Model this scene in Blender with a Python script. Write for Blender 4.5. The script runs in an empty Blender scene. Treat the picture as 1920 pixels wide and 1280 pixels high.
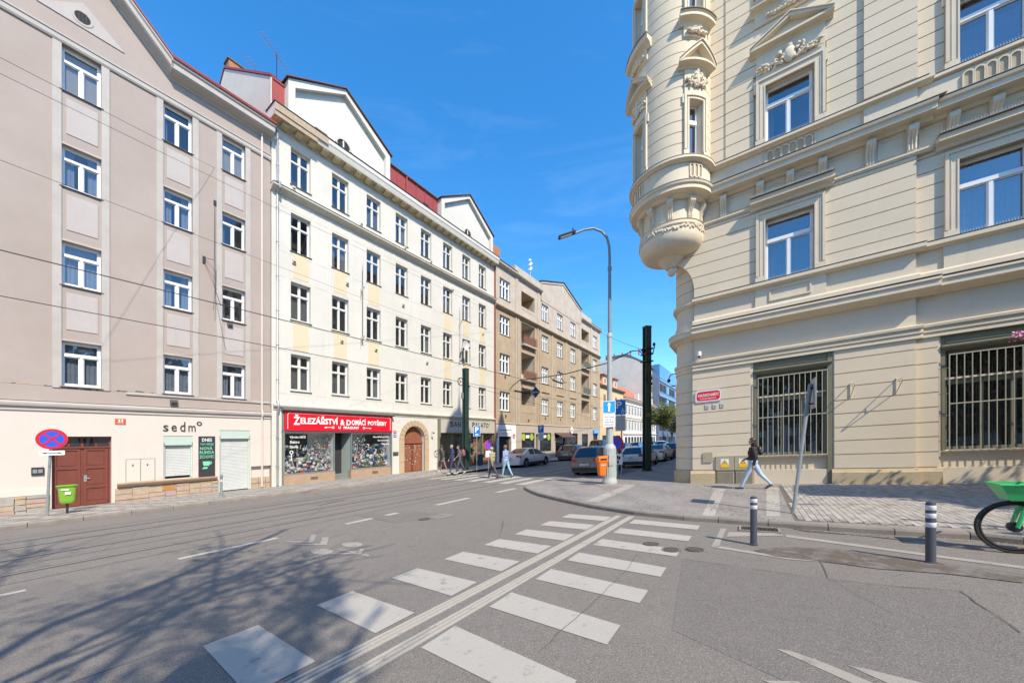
import bpy, bmesh, math, random
from mathutils import Vector, Matrix
rad=math.radians; rnd=random.Random(11)
S=bpy.context.scene; COL=S.collection
# ---------------------------------------------------------------- camera, sky, sun, exposure
KS=.0545; FPX=675.; CX=960.; CY=841.8; EYE=1.72      # KS: sideways fall of the whole site (rises to the right)
cd=bpy.data.cameras.new('camera'); cam=bpy.data.objects.new('camera',cd); COL.objects.link(cam)
cd.sensor_width=36; cd.lens=36*FPX/1920; cd.shift_y=(CY-640)/1920; cd.clip_start=.05; cd.clip_end=3000
cam.location=(0,0,EYE); cam.rotation_euler=(rad(90),0,0); S.camera=cam
SUN_EL=rad(47); SH=Vector((-.53,.848)).normalized()     # direction shadows fall on the ground
W=bpy.data.worlds.new('World'); S.world=W; W.use_nodes=True
nt=W.node_tree; bg=nt.nodes['Background']
sky=nt.nodes.new('ShaderNodeTexSky'); sky.sky_type='NISHITA'; sky.sun_disc=False
sky.sun_elevation=SUN_EL; sky.sun_rotation=math.atan2(-SH.x,-SH.y); sky.altitude=200; sky.air_density=1.0; sky.dust_density=.45; sky.ozone_density=3.5
hs=nt.nodes.new('ShaderNodeHueSaturation'); hs.inputs['Saturation'].default_value=1.31; hs.inputs['Value'].default_value=1.50; hs.inputs['Hue'].default_value=.497
nt.links.new(sky.outputs[0],hs.inputs['Color'])
tc=nt.nodes.new('ShaderNodeTexCoord'); mpp=nt.nodes.new('ShaderNodeMapping'); mpp.inputs['Scale'].default_value=(1.2,3.2,5.5); mpp.inputs['Rotation'].default_value=(.2,.1,.5); nt.links.new(tc.outputs['Generated'],mpp.inputs[0])
cl=nt.nodes.new('ShaderNodeTexNoise'); cl.inputs['Scale'].default_value=1.6; cl.inputs['Detail'].default_value=7; cl.inputs['Roughness'].default_value=.62; cl.inputs['Distortion'].default_value=.8; nt.links.new(mpp.outputs[0],cl.inputs['Vector'])
cr_=nt.nodes.new('ShaderNodeMapRange'); cr_.inputs[1].default_value=.52; cr_.inputs[2].default_value=.85; cr_.inputs[3].default_value=0; cr_.inputs[4].default_value=.09; nt.links.new(cl.outputs['Fac'],cr_.inputs[0])
cm=nt.nodes.new('ShaderNodeMix'); cm.data_type='RGBA'; nt.links.new(cr_.outputs[0],cm.inputs[0]); nt.links.new(hs.outputs[0],cm.inputs[6]); cm.inputs[7].default_value=(5.2,6.0,7.0,1); nt.links.new(cm.outputs[2],bg.inputs[0]); bg.inputs[1].default_value=.15
sl=bpy.data.lights.new('sun','SUN'); so=bpy.data.objects.new('sun',sl); COL.objects.link(so)
sl.energy=4.3; sl.angle=rad(.55); sl.color=(1,.90,.74)
so.rotation_euler=Vector((SH.x*math.cos(SUN_EL),SH.y*math.cos(SUN_EL),-math.sin(SUN_EL))).to_track_quat('-Z','Y').to_euler()
so.location=(30,-50,60)
S.view_settings.view_transform='Standard'; S.view_settings.look='None'; S.view_settings.gamma=1; S.view_settings.exposure=.58
S.view_settings.use_curve_mapping=False
S.cycles.max_bounces=6; S.cycles.transparent_max_bounces=12; S.cycles.glossy_bounces=3; S.cycles.transmission_bounces=4
# ---------------------------------------------------------------- site geometry
def _n(a,b): l=math.hypot(a,b); return (a/l,b/l)
D1=_n(455,675); N1=(D1[1],-D1[0]); D2=_n(1030,-675)
def sm(a,b,x):
    t=max(0,min(1,(x-a)/(b-a))); return t*t*(3-2*t)
def rise(X,Y): return .33*sm(-6,-16,X*N1[0]+Y*N1[1])
def ps(p,s): return (N1[0]*p+D1[0]*s, N1[1]*p+D1[1]*s)      # p across the street, s along it
def gp(x,y,e=0):                                             # a point of the photograph carried to the ground
    u=(x-CX)/FPX; Y=10
    for i in range(40): Y=FPX*(EYE-rise(u*Y,Y)-e)/(y-CY+KS*(x-CX))
    return (u*Y,Y)
# ---------------------------------------------------------------- materials
MATS={}
def new_mat(n):
    m=bpy.data.materials.new(n); m.use_nodes=True; MATS[n]=m
    return m,m.node_tree,m.node_tree.nodes['Principled BSDF']
def node(t,k,**kw):
    n=t.nodes.new(k)
    for a,b in kw.items(): setattr(n,a,b)
    return n
def noise(t,vec,scale,detail=4,rough=.6,dist=0):
    n=node(t,'ShaderNodeTexNoise'); n.inputs['Scale'].default_value=scale; n.inputs['Detail'].default_value=detail
    n.inputs['Roughness'].default_value=rough; n.inputs['Distortion'].default_value=dist; t.links.new(vec,n.inputs['Vector']); return n.outputs['Fac']
def ramp(t,fac,a,b,ca=(0,0,0,1),cb=(1,1,1,1)):
    r=node(t,'ShaderNodeValToRGB'); r.color_ramp.elements[0].position=a; r.color_ramp.elements[1].position=b
    r.color_ramp.elements[0].color=ca; r.color_ramp.elements[1].color=cb; t.links.new(fac,r.inputs[0]); return r.outputs[0]
def mix(t,fac,a,b,mode='MIX'):
    m=node(t,'ShaderNodeMix',data_type='RGBA',blend_type=mode)
    if isinstance(fac,(int,float)): m.inputs[0].default_value=fac
    else: t.links.new(fac,m.inputs[0])
    for i,c in ((6,a),(7,b)):
        if isinstance(c,tuple): m.inputs[i].default_value=(c+(1,))[:4]
        else: t.links.new(c,m.inputs[i])
    return m.outputs[2]
def pos(t,sx=1,sy=1,sz=1):
    g=node(t,'ShaderNodeNewGeometry'); m=node(t,'ShaderNodeMapping'); m.inputs['Scale'].default_value=(sx,sy,sz)
    t.links.new(g.outputs['Position'],m.inputs[0]); return m.outputs[0]
def bump(t,b,h,strength,dist=.02):
    n=node(t,'ShaderNodeBump'); n.inputs['Strength'].default_value=strength; n.inputs['Distance'].default_value=dist
    t.links.new(h,n.inputs['Height']); t.links.new(n.outputs[0],b.inputs['Normal'])
def pm(n,c,c2=None,scale=2,rough=.85,bmp=.15,bscale=60,metal=0,streak=0,dirt=None,grain=.06,coat=0,spec=.5):
    if n in MATS: return MATS[n]
    m,t,b=new_mat(n); c2=c2 or tuple(x*.82 for x in c); v=pos(t)
    col=mix(t,ramp(t,noise(t,v,scale,6,.65),.3,.7),c,c2)
    if grain: col=mix(t,grain,col,mix(t,noise(t,v,bscale,3),(0,0,0),(1,1,1)),'OVERLAY')
    if streak:
        d=dirt or tuple(x*.55 for x in c)
        s=noise(t,pos(t,3,3,.25),1.6,5,.7); f=ramp(t,s,.56,.8); f2=node(t,'ShaderNodeMath',operation='MULTIPLY'); f2.inputs[1].default_value=streak
        t.links.new(f,f2.inputs[0]); col=mix(t,f2.outputs[0],col,d)
    t.links.new(col,b.inputs['Base Color']); b.inputs['Roughness'].default_value=rough; b.inputs['Metallic'].default_value=metal
    b.inputs['Specular IOR Level'].default_value=spec
    if coat: b.inputs['Coat Weight'].default_value=coat; b.inputs['Coat Roughness'].default_value=.04
    if bmp: bump(t,b,noise(t,v,bscale,4),bmp,.01)
    return m
def flat(n,c,rough=.6,metal=0,coat=0): return pm(n,c,tuple(x*.93 for x in c),5,rough,0,40,metal,coat=coat,grain=0)
def glass(n,tint=(.55,.6,.65),refl=.08,ior=1.55,mult=1.0):
    m=bpy.data.materials.new(n); m.use_nodes=True; MATS[n]=m; t=m.node_tree; t.nodes.clear()
    o=node(t,'ShaderNodeOutputMaterial'); mx=node(t,'ShaderNodeMixShader'); g=node(t,'ShaderNodeBsdfGlossy'); g.inputs['Roughness'].default_value=.02; g.inputs['Color'].default_value=(.93,.96,1,1)
    tr=node(t,'ShaderNodeBsdfTransparent'); tr.inputs[0].default_value=tint+(1,)
    lw=node(t,'ShaderNodeLayerWeight'); lw.inputs[0].default_value=.5; f=node(t,'ShaderNodeMath',operation='POWER'); f.inputs[1].default_value=4.5; t.links.new(lw.outputs['Facing'],f.inputs[0]); ma=node(t,'ShaderNodeMath',operation='MULTIPLY_ADD'); ma.inputs[1].default_value=mult*.95; ma.inputs[2].default_value=refl+.045*mult; ma.use_clamp=True
    bn=node(t,'ShaderNodeBump'); bn.inputs['Strength'].default_value=.05; bn.inputs['Distance'].default_value=.05
    t.links.new(noise(t,pos(t),1.1,2),bn.inputs['Height']); t.links.new(bn.outputs[0],g.inputs['Normal'])
    t.links.new(f.outputs[0],ma.inputs[0]); t.links.new(ma.outputs[0],mx.inputs[0]); t.links.new(tr.outputs[0],mx.inputs[1]); t.links.new(g.outputs[0],mx.inputs[2]); t.links.new(mx.outputs[0],o.inputs[0])
    return m
# stuff: render plasters etc.
M={}
M['b1wall']=pm('pinkish_render',(.40,.335,.295),(.35,.29,.25),.45,.9,.3,45,streak=.5,dirt=(.36,.30,.27))
M['b1trim']=pm('pale_grey_render_trim',(.47,.435,.395),(.40,.365,.325),1.5,.9,.2,60,streak=.3)
M['b1panel']=pm('pale_spandrel_render',(.46,.42,.39),(.43,.385,.355),1.5,.9,.4,90,streak=.2)
M['b1cream']=pm('cream_render',(.62,.55,.48),(.59,.52,.455),.8,.9,.12,40,streak=.15)
M['b2gab']=None; M['b2wall']=pm('white_render',(.63,.605,.545),(.57,.545,.475),.5,.9,.2,50,streak=.38,dirt=(.42,.39,.33))
M['b2yellow']=pm('pale_yellow_render',(.63,.545,.37),(.60,.515,.35),1,.9,.1,50)
M['soffit']=pm('ochre_soffit',(.58,.47,.25),(.45,.38,.24),1.5,.9,.3,30)
M['b2corn']=pm('weathered_cornice',(.62,.58,.48),(.5,.46,.37),2,.9,.3,40,streak=.4)
M['b3low']=pm('brown_roughcast',(.46,.36,.24),(.35,.27,.18),.9,.95,.6,30,streak=.5,dirt=(.24,.18,.12))
M['b3up']=pm('greyish_roughcast',(.54,.47,.385),(.42,.36,.29),1.1,.95,.5,30,streak=.7,dirt=(.28,.24,.2))
M['b3gf']=pm('grey_shopfront_render',(.47,.40,.32),(.40,.34,.28),1,.9,.3,30,streak=.3)
M['rwall']=pm('cream_smooth_render',(.69,.585,.425),(.62,.52,.375),.45,.88,.15,50,streak=.28,dirt=(.52,.45,.35))
M['rtrim']=pm('cream_stucco',(.70,.60,.445),(.625,.53,.385),1.3,.85,.12,60,streak=.35)
M['rplinth']=pm('ochre_sandstone_plinth',(.52,.41,.26),(.44,.34,.21),2.2,.9,.4,70,streak=.3)
M['olive']=pm('olive_painted_timber',(.20,.19,.12),(.17,.16,.10),3,.5,.05,40)
M['white_frame']=flat('white_painted_frame',(.82,.82,.80),.35)
M['greywhite_frame']=flat('grey_white_painted_frame',(.66,.65,.60),.4)
M['glass']=glass('window_glass',(.55,.60,.66),.07)
M['glass_b2']=glass('old_window_glass',(.55,.56,.55),.10,1.5,.8)
M['glass_r']=glass('large_window_glass',(.42,.48,.56),.17,1.6,1.0)
M['car_glass']=glass('car_glass',(.10,.12,.14),.06,1.5)
M['shop_glass']=glass('shop_glass',(.80,.82,.82),.05,1.45,.6)
M['dark']=flat('dark_interior',(.03,.03,.032),.9)
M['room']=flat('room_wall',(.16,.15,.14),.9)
M['curtain']=pm('net_curtain',(.42,.43,.45),(.34,.35,.37),6,.9,0,30,grain=0)
M['curtain_dk']=pm('grey_curtain',(.30,.31,.33),(.24,.25,.27),6,.9,0,30,grain=0)
M['blind']=pm('beige_blind',(.55,.48,.38),(.5,.44,.35),3,.8,0,30)
M['tin']=pm('dark_sill_tin',(.13,.11,.10),(.09,.08,.07),3,.6,.05,30)
M['red_tin']=pm('red_roof_tin',(.34,.06,.045),(.27,.05,.04),.8,.5,.05,20)
M['tiles']=pm('brown_roof_tiles',(.22,.085,.055),(.14,.06,.045),3,.8,.5,14)
M['orange_tiles']=pm('orange_roof_tiles',(.46,.16,.075),(.36,.12,.06),3,.8,.5,14)
M['brick']=pm('chimney_brick',(.42,.18,.09),(.30,.13,.07),4,.9,.5,25)
M['firewall']=pm('grey_gable_render',(.60,.56,.49),(.52,.48,.42),.6,.95,.4,30,streak=.4)
M['zinc']=pm('zinc_pipe',(.34,.37,.39),(.28,.31,.33),2,.45,.05,30,metal=.3)
M['pipe_pink']=flat('painted_pipe',(.60,.52,.48),.6)
M['black']=flat('black_paint',(.02,.02,.02),.5)
M['iron']=flat('dark_iron',(.045,.045,.045),.5,.4)
M['steel']=pm('galvanised_steel',(.38,.40,.41),(.30,.32,.33),8,.45,.05,30,metal=.5)
M['lamp_grey']=pm('grey_green_pole_paint',(.40,.44,.42),(.33,.36,.34),3,.6,.1,30,streak=.4)
M['lamp_up']=flat('grey_pole_paint',(.20,.24,.25),.5)
M['pole_green']=pm('dark_green_pole_paint',(.020,.048,.036),(.015,.038,.028),3,.55,.1,30,streak=.3,dirt=(.10,.12,.10))
M['sign_white']=flat('sign_white',(.80,.80,.80),.4)
M['lead']=pm('weathered_lead',(.27,.24,.19),(.20,.18,.15),3,.6,.1,30)
M['sign_grey']=pm('sign_grey',(.58,.56,.53),(.50,.48,.46),8,.6,0)
M['sign_blue']=flat('sign_blue',(.02,.18,.52),.35)
M['sign_lightblue']=flat('sign_light_blue',(.02,.32,.80),.35)
M['sign_red']=flat('sign_red',(.62,.015,.03),.35)
M['shop_red']=flat('shop_red',(.72,.008,.022),.35)
M['ink']=flat('dark_lettering',(.035,.035,.04),.5)
M['white_ink']=flat('white_lettering',(.85,.85,.82),.5)
M['mint']=flat('mint_chalk_lettering',(.18,.62,.38),.7)
M['door_brown']=pm('brown_door_paint',(.19,.052,.032),(.155,.042,.027),3,.45,.1,30)
M['door_old']=pm('worn_brown_door',(.30,.11,.05),(.2,.07,.04),5,.6,.3,20)
M['arch_stone']=pm('sandstone_arch',(.50,.38,.24),(.42,.31,.2),3,.9,.4,40)
M['shop_stone']=pm('brown_stone_cladding',(.42,.29,.19),(.34,.23,.15),3,.6,.15,40)
M['shop_metal']=pm('grey_shopfront_metal',(.20,.22,.21),(.16,.18,.17),4,.5,.05,30)
M['grille']=flat('grey_cream_grille',(.42,.39,.29),.5)
M['shutter']=pm('white_shutter',(.57,.58,.56),(.52,.53,.51),3,.5,.05,30)
M['mintframe']=flat('mint_frame',(.46,.56,.48),.5)
M['bin_green']=flat('lime_green_plastic',(.20,.42,.03),.35,coat=.2)
M['bike_green']=pm('bright_green_plastic',(.05,.50,.15),(.04,.42,.12),6,.4,.03,20)
M['orange']=flat('orange_plastic',(.85,.17,.01),.4,coat=.2)
M['bollard']=pm('grey_bollard_paint',(.055,.06,.07),(.045,.05,.06),6,.5,.05,40)
M['bollard_stripe']=flat('reflective_stripe',(.62,.64,.68),.3)
M['tyre']=pm('tyre_rubber',(.018,.018,.018),(.025,.025,.025),8,.75,.1,60)
M['rim']=pm('wheel_alloy',(.38,.39,.40),(.3,.31,.32),8,.3,0,30,metal=.8)
M['bark']=pm('tree_bark',(.11,.085,.06),(.07,.055,.04),5,.95,.8,30)
M['leaf']=pm('spring_leaf',(.13,.13,.025),(.19,.17,.03),.8,.6,0,30)
M['leaf2']=pm('green_leaf',(.06,.11,.025),(.10,.15,.03),.8,.6,0,30)
M['pink']=flat('pink_blossom',(.75,.25,.40),.7)
M['yellow']=flat('warning_yellow',(.85,.52,.01),.4)
M['box_olive']=pm('khaki_cabinet_paint',(.40,.345,.235),(.36,.31,.21),3,.6,.05,30)
M['skin']=flat('skin',(.55,.33,.24),.6)
M['kerb']=pm('granite_kerb',(.27,.235,.195),(.19,.165,.14),3,.9,.4,80,grain=.2)
M['paver']=pm('concrete_paver',(.35,.315,.275),(.30,.27,.235),1.2,.9,.3,60,grain=.2)
M['grout']=pm('paver_joint',(.10,.085,.07),(.14,.12,.10),3,.95,.3,60)
M['stone_a']=pm('rubble_stone_grey',(.40,.36,.32),(.30,.27,.24),6,.9,.5,40)
M['stone_b']=pm('rubble_stone_ochre',(.46,.36,.25),(.36,.27,.19),6,.9,.5,40)
M['stone_c']=pm('rubble_stone_rose',(.44,.31,.26),(.35,.25,.21),6,.9,.5,40)
M['mortar']=pm('mortar',(.44,.39,.33),(.36,.32,.27),4,.95,.4,50)
def asphalt(nm='worn_asphalt',f=1.0):
    m,t,b=new_mat(nm); v=pos(t)
    g=noise(t,v,75,3,.7); big=noise(t,v,.35,5,.6); mid=noise(t,v,3.5,5,.7)
    c=mix(t,ramp(t,big,.35,.65),(.150,.134,.118),(.176,.157,.139))
    c=mix(t,ramp(t,mid,.42,.72),c,(.137,.122,.107))
    c=mix(t,ramp(t,noise(t,pos(t),16,4,.75),.45,.70),c,(.182,.163,.143)); tk=noise(t,pos(t,.9,.9,1),1.1,3); c=mix(t,ramp(t,noise(t,v,1.9,2),.66,.74),c,(.135,.12,.108)); c=mix(t,ramp(t,g,.46,.72),c,(.30,.27,.235)); c=mix(t,ramp(t,noise(t,v,120,2),.56,.72),c,(.065,.06,.057))
    # fine cracks
    vo=node(t,'ShaderNodeTexVoronoi',feature='DISTANCE_TO_EDGE'); vo.inputs['Scale'].default_value=.33
    mp=node(t,'ShaderNodeMixRGB'); mp.inputs[0].default_value=.12; t.links.new(v,mp.inputs[1])
    nn=node(t,'ShaderNodeTexNoise'); nn.inputs['Scale'].default_value=1.7; nn.inputs['Detail'].default_value=6; t.links.new(v,nn.inputs['Vector']); t.links.new(nn.outputs['Color'],mp.inputs[2]); t.links.new(mp.outputs[0],vo.inputs['Vector'])
    cr=ramp(t,vo.outputs[0],.0,.0045,(1,1,1,1),(0,0,0,1)); msk=ramp(t,noise(t,v,.22,2),.52,.6)
    mm=node(t,'ShaderNodeMath',operation='MULTIPLY'); t.links.new(cr,mm.inputs[0]); t.links.new(msk,mm.inputs[1]); c=mix(t,mm.outputs[0],c,(.05,.045,.04))
    if f!=1: c=mix(t,1.0,c,(f,f,f*1.02),'MULTIPLY')
    t.links.new(c,b.inputs['Base Color']); b.inputs['Roughness'].default_value=.88; b.inputs['Specular IOR Level'].default_value=.35
    bump(t,b,g,.55,.012); return m
M['asphalt']=asphalt(); M['patch']=asphalt('greyer_asphalt_repair',.90)
def marking(n,c,wear):
    m,t,b=new_mat(n); v=pos(t); f=ramp(t,noise(t,v,5,8,.75),wear,wear+.14); g=ramp(t,noise(t,v,90,3),.35,.7)
    col=mix(t,g,c,tuple(x*.78 for x in c)); col=mix(t,ramp(t,noise(t,v,1.3,4),.4,.7),col,tuple(x*.86 for x in c)); col=mix(t,f,col,(.17,.155,.14))
    t.links.new(col,b.inputs['Base Color']); b.inputs['Roughness'].default_value=.8; bump(t,b,noise(t,v,80,3),.4,.008); return m
M['zebra']=marking('worn_white_road_paint',(.42,.39,.34),.57)
M['faded']=marking('faded_road_paint',(.34,.305,.26),.54)
def cobble(n,c1,c2,scale,band=None):
    m,t,b=new_mat(n); v=pos(t); vo=node(t,'ShaderNodeTexVoronoi',feature='DISTANCE_TO_EDGE'); vo.inputs['Scale'].default_value=scale; vo.inputs['Randomness'].default_value=.45; t.links.new(v,vo.inputs['Vector'])
    vc=node(t,'ShaderNodeTexVoronoi'); vc.inputs['Scale'].default_value=scale; vc.inputs['Randomness'].default_value=.45; t.links.new(v,vc.inputs['Vector'])
    col=mix(t,vc.outputs['Color'],c1,c2); col=mix(t,ramp(t,noise(t,v,1.2,4),.35,.7),col,tuple(x*.85 for x in c2))
    if band:
        mp=node(t,'ShaderNodeMapping'); mp.inputs['Rotation'].default_value=(0,0,-math.atan2(D1[1],D1[0])+rad(25)); t.links.new(v,mp.inputs[0])
        ck=node(t,'ShaderNodeTexChecker'); ck.inputs['Scale'].default_value=1.9; t.links.new(mp.outputs[0],ck.inputs[0]); ck.inputs[1].default_value=(0,0,0,1); ck.inputs[2].default_value=(1,1,1,1)
        col=mix(t,ck.outputs[0],col,band,'MULTIPLY')
    col=mix(t,ramp(t,vo.outputs[0],.0,.10),(.13,.115,.10),col)
    t.links.new(col,b.inputs['Base Color']); b.inputs['Roughness'].default_value=.85; bump(t,b,ramp(t,vo.outputs[0],0,.2),.5,.01); return m
M['cobble']=cobble('mosaic_cobbles',(.34,.31,.285),(.25,.23,.21),13)
M['cobble_left']=cobble('patterned_mosaic_cobbles',(.50,.46,.41),(.40,.37,.33),13,(.60,.59,.58))
M['cobble_light']=cobble('light_cobble_strip',(.48,.45,.385),(.40,.37,.32),13)
M['shade_cobble']=cobble('grey_mosaic_cobbles',(.27,.255,.25),(.20,.19,.19),13)
def bodypaint(n,c): return pm(n,c,tuple(x*.95 for x in c),3,.32,0,30,.25,coat=.8,grain=0)
# ---------------------------------------------------------------- mesh builder
SHR={}; OX={}
def root_of(o):
    while o.parent: o=o.parent
    return o
def reg(o,rz,ox=0): SHR[o.name]=(KS*math.cos(rz),-KS*math.sin(rz)); OX[o.name]=ox
class MB:
    def __init__(s): s.v=[]; s.f=[]; s.m=[]
    def add(s,vs,fs,m=0):
        n=len(s.v); s.v+=[tuple(v) for v in vs]; s.f+=[tuple(n+i for i in f) for f in fs]; s.m+=[m]*len(fs); return s
    def quad(s,a,b,c,d,m=0): return s.add([a,b,c,d],[(0,1,2,3)],m)
    def poly(s,pts,m=0): return s.add(pts,[tuple(range(len(pts)))],m)
    def box(s,x0,x1,y0,y1,z0,z1,m=0,nx=1):
        for i in range(nx):
            a=x0+(x1-x0)*i/nx; b=x0+(x1-x0)*(i+1)/nx
            fs=[(0,1,5,4),(3,7,6,2),(4,5,6,7),(0,3,2,1)]
            if i==0: fs.append((0,4,7,3))
            if i==nx-1: fs.append((1,2,6,5))
            s.add([(a,y0,z0),(b,y0,z0),(b,y1,z0),(a,y1,z0),(a,y0,z1),(b,y0,z1),(b,y1,z1),(a,y1,z1)],fs,m)
        return s
    def prism(s,pts,y0,y1,m=0,axis='y'):      # pts are (x,z) pairs pushed along y, or (x,y) pairs along z
        n=len(pts); f=(lambda p,t:(p[0],t,p[1])) if axis=='y' else ((lambda p,t:(p[0],p[1],t)) if axis=='z' else (lambda p,t:(t,p[0],p[1])))
        s.add([f(p,y0) for p in pts]+[f(p,y1) for p in pts],[tuple(range(n)),tuple(range(2*n-1,n-1,-1))]+[(i,(i+1)%n,n+(i+1)%n,n+i) for i in range(n)],m); return s
    def sweep(s,prof,x0,x1,m=0,nx=1):          # prof (y,z) pushed along x
        n=len(prof)
        for i in range(nx+1):
            a=x0+(x1-x0)*i/nx; s.v+=[(a,p[0],p[1]) for p in prof]
        b=len(s.v)-n*(nx+1)
        for i in range(nx):
            for j in range(n): s.f.append((b+i*n+j,b+i*n+(j+1)%n,b+(i+1)*n+(j+1)%n,b+(i+1)*n+j)); s.m.append(m)
        s.f.append(tuple(b+j for j in range(n))[::-1]); s.f.append(tuple(b+nx*n+j for j in range(n))); s.m+=[m,m]; return s
    def tube(s,pts,r,seg=8,m=0,cap=True):
        pts=[Vector(p) for p in pts]; n=len(pts); rs=r if isinstance(r,(list,tuple)) else [r]*n; b=len(s.v); up=None
        for i,p in enumerate(pts):
            d=(pts[min(i+1,n-1)]-pts[max(i-1,0)])
            d=d.normalized() if d.length>1e-9 else Vector((0,0,1))
            if up is None: up=d.orthogonal().normalized()
            up=(up-d*up.dot(d)); up=up.normalized() if up.length>1e-6 else d.orthogonal().normalized(); w=d.cross(up)
            for k in range(seg):
                a=2*math.pi*k/seg; s.v.append(tuple(p+(up*math.cos(a)+w*math.sin(a))*rs[i]))
        for i in range(n-1):
            for k in range(seg): s.f.append((b+i*seg+k,b+i*seg+(k+1)%seg,b+(i+1)*seg+(k+1)%seg,b+(i+1)*seg+k)); s.m.append(m)
        if cap: s.f.append(tuple(b+k for k in range(seg))[::-1]); s.f.append(tuple(b+(n-1)*seg+k for k in range(seg))); s.m+=[m,m]
        return s
    def lathe(s,prof,cx=0,cy=0,seg=24,m=0,a0=0,a1=360,sx=1,sy=1):   # prof (r,z); angle 0 faces -y, grows to +x
        full=abs(a1-a0)>=360; n=seg if full else seg+1; k=len(prof); b=len(s.v)
        for i in range(n):
            a=rad(a0+(a1-a0)*i/seg)
            for r,z in prof: s.v.append((cx+r*math.sin(a)*sx,cy-r*math.cos(a)*sy,z))
        for i in range(seg):
            j=(i+1)%n
            for q in range(k-1): s.f.append((b+i*k+q,b+j*k+q,b+j*k+q+1,b+i*k+q+1)); s.m.append(m)
        return s
    def ell(s,c,r,seg=12,m=0,rot=None):
        b=len(s.v); h=seg//2; V=[]
        for i in range(h+1):
            t=math.pi*i/h
            for k in range(seg):
                a=2*math.pi*k/seg; p=Vector((r[0]*math.sin(t)*math.cos(a),r[1]*math.sin(t)*math.sin(a),r[2]*math.cos(t)))
                if rot is not None: p=rot@p
                V.append(tuple(Vector(c)+p))
        s.v+=V
        for i in range(h):
            for k in range(seg): s.f.append((b+(i+1)*seg+k,b+(i+1)*seg+(k+1)%seg,b+i*seg+(k+1)%seg,b+i*seg+k)); s.m.append(m)
        return s
    def move(s,dx=0,dy=0,dz=0): s.v=[(x+dx,y+dy,z+dz) for x,y,z in s.v]; return s
    def bend(s,cx,cy,r,ang):                    # wrap flat (x along, y inward) round a cylinder
        out=[]
        for x,y,z in s.v:
            a=rad(ang)+x/r; q=r-y; out.append((cx+q*math.sin(a),cy-q*math.cos(a),z))
        s.v=out; return s
    def join(s,o,m=0):
        n=len(s.v); s.v+=o.v; s.f+=[tuple(n+i for i in f) for f in o.f]; s.m+=[x+m for x in o.m]; return s
    def mesh(s,name,mats,k=(0,0),ox=0,smooth=False,recalc=False):
        me=bpy.data.meshes.new(name); me.from_pydata([(x-ox,y,z+k[0]*(x-ox)+k[1]*y) for x,y,z in s.v],[],s.f)
        for q in mats: me.materials.append(q)
        if any(s.m): me.polygons.foreach_set('material_index',s.m)
        if smooth:
            me.polygons.foreach_set('use_smooth',[True]*len(s.f)); me.update()
            me.set_sharp_from_angle(angle=rad(smooth if smooth is not True else 40))
        if recalc:
            bm=bmesh.new(); bm.from_mesh(me); bmesh.ops.remove_doubles(bm,verts=bm.verts,dist=1e-5); bmesh.ops.recalc_face_normals(bm,faces=bm.faces); bm.to_mesh(me); bm.free()
        me.update(); return me
    def build(s,name,mats,parent=None,at=None,smooth=False,k=None,recalc=False,local=False):
        if not isinstance(mats,(list,tuple)): mats=[mats]
        mats=[M[q] if isinstance(q,str) else q for q in mats]
        if parent is not None: r=root_of(parent); k=SHR[r.name]; ox=OX[r.name]
        else: k=k or (KS,0); ox=0
        top=parent is None or parent.parent is None
        if at is not None or local: ox2=0
        else: ox2=ox
        me=s.mesh(name,mats,k,ox2,smooth,recalc); return link(name,me,parent,at,k,ox)
def link(name,me,parent=None,at=None,k=(0,0),ox=0):
    o=bpy.data.objects.new(name,me); COL.objects.link(o)
    if parent is not None: o.parent=parent
    if at is not None:
        x=at[0]-(ox if parent is not None and parent.parent is None else 0); o.location=(x,at[1],at[2]+k[0]*x+k[1]*at[1])
    return o
def inst(name,me,parent,at=(0,0,0)):
    r=root_of(parent); return link(name,me,parent,at,SHR[r.name],OX[r.name])
def tag(o,label=None,cat=None,group=None,kind=None):
    if label: o['label']=label
    if cat: o['category']=cat
    if group: o['group']=group
    if kind: o['kind']=kind
    return o
def thing(name,label,cat,X,Y,z=0,rz=0,group=None,ox=0):
    o=bpy.data.objects.new(name,None); COL.objects.link(o); o.empty_display_size=.3
    o.location=(X,Y,z+KS*X); o.rotation_euler=(0,0,rz); reg(o,rz,ox); return tag(o,label,cat,group)
def dup(o,parent=None):
    c=o.copy(); COL.objects.link(c)
    if parent is not None: c.parent=parent
    else:
        SHR[c.name]=SHR[o.name]; OX[c.name]=OX[o.name]
    for ch in list(o.children): dup(ch,c)
    return c
def put(o,X,Y,z,rz,label,group=None):
    o.location=(X,Y,z+KS*X); o.rotation_euler=(0,0,rz); o['label']=label
    if group: o['group']=group
    return o
_tc={}
def text_mb(body,x0,x1,z0,z1,y,bold=0.0,th=.004,m=0):       # lettering fitted to a rectangle of a front face
    key=(body,bold)
    if key not in _tc:
        c=bpy.data.curves.new('t','FONT'); c.body=body; c.size=1; c.resolution_u=2; c.offset=bold; c.align_x='CENTER'
        o=bpy.data.objects.new('t',c); COL.objects.link(o); bpy.context.view_layer.update()
        me=bpy.data.meshes.new_from_object(o.evaluated_get(bpy.context.evaluated_depsgraph_get()))
        _tc[key]=([tuple(v.co) for v in me.vertices],[tuple(p.vertices) for p in me.polygons]); bpy.data.objects.remove(o); bpy.data.curves.remove(c); bpy.data.meshes.remove(me)
    vs,fs=_tc[key]; mb=MB()
    if not vs: return mb
    ax=min(v[0] for v in vs); bx=max(v[0] for v in vs); az=min(v[1] for v in vs); bz=max(v[1] for v in vs)
    mb.add([(x0+(v[0]-ax)/(bx-ax)*(x1-x0),y-th,z0+(v[1]-az)/(bz-az)*(z1-z0)) for v in vs],fs,m); return mb
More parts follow.
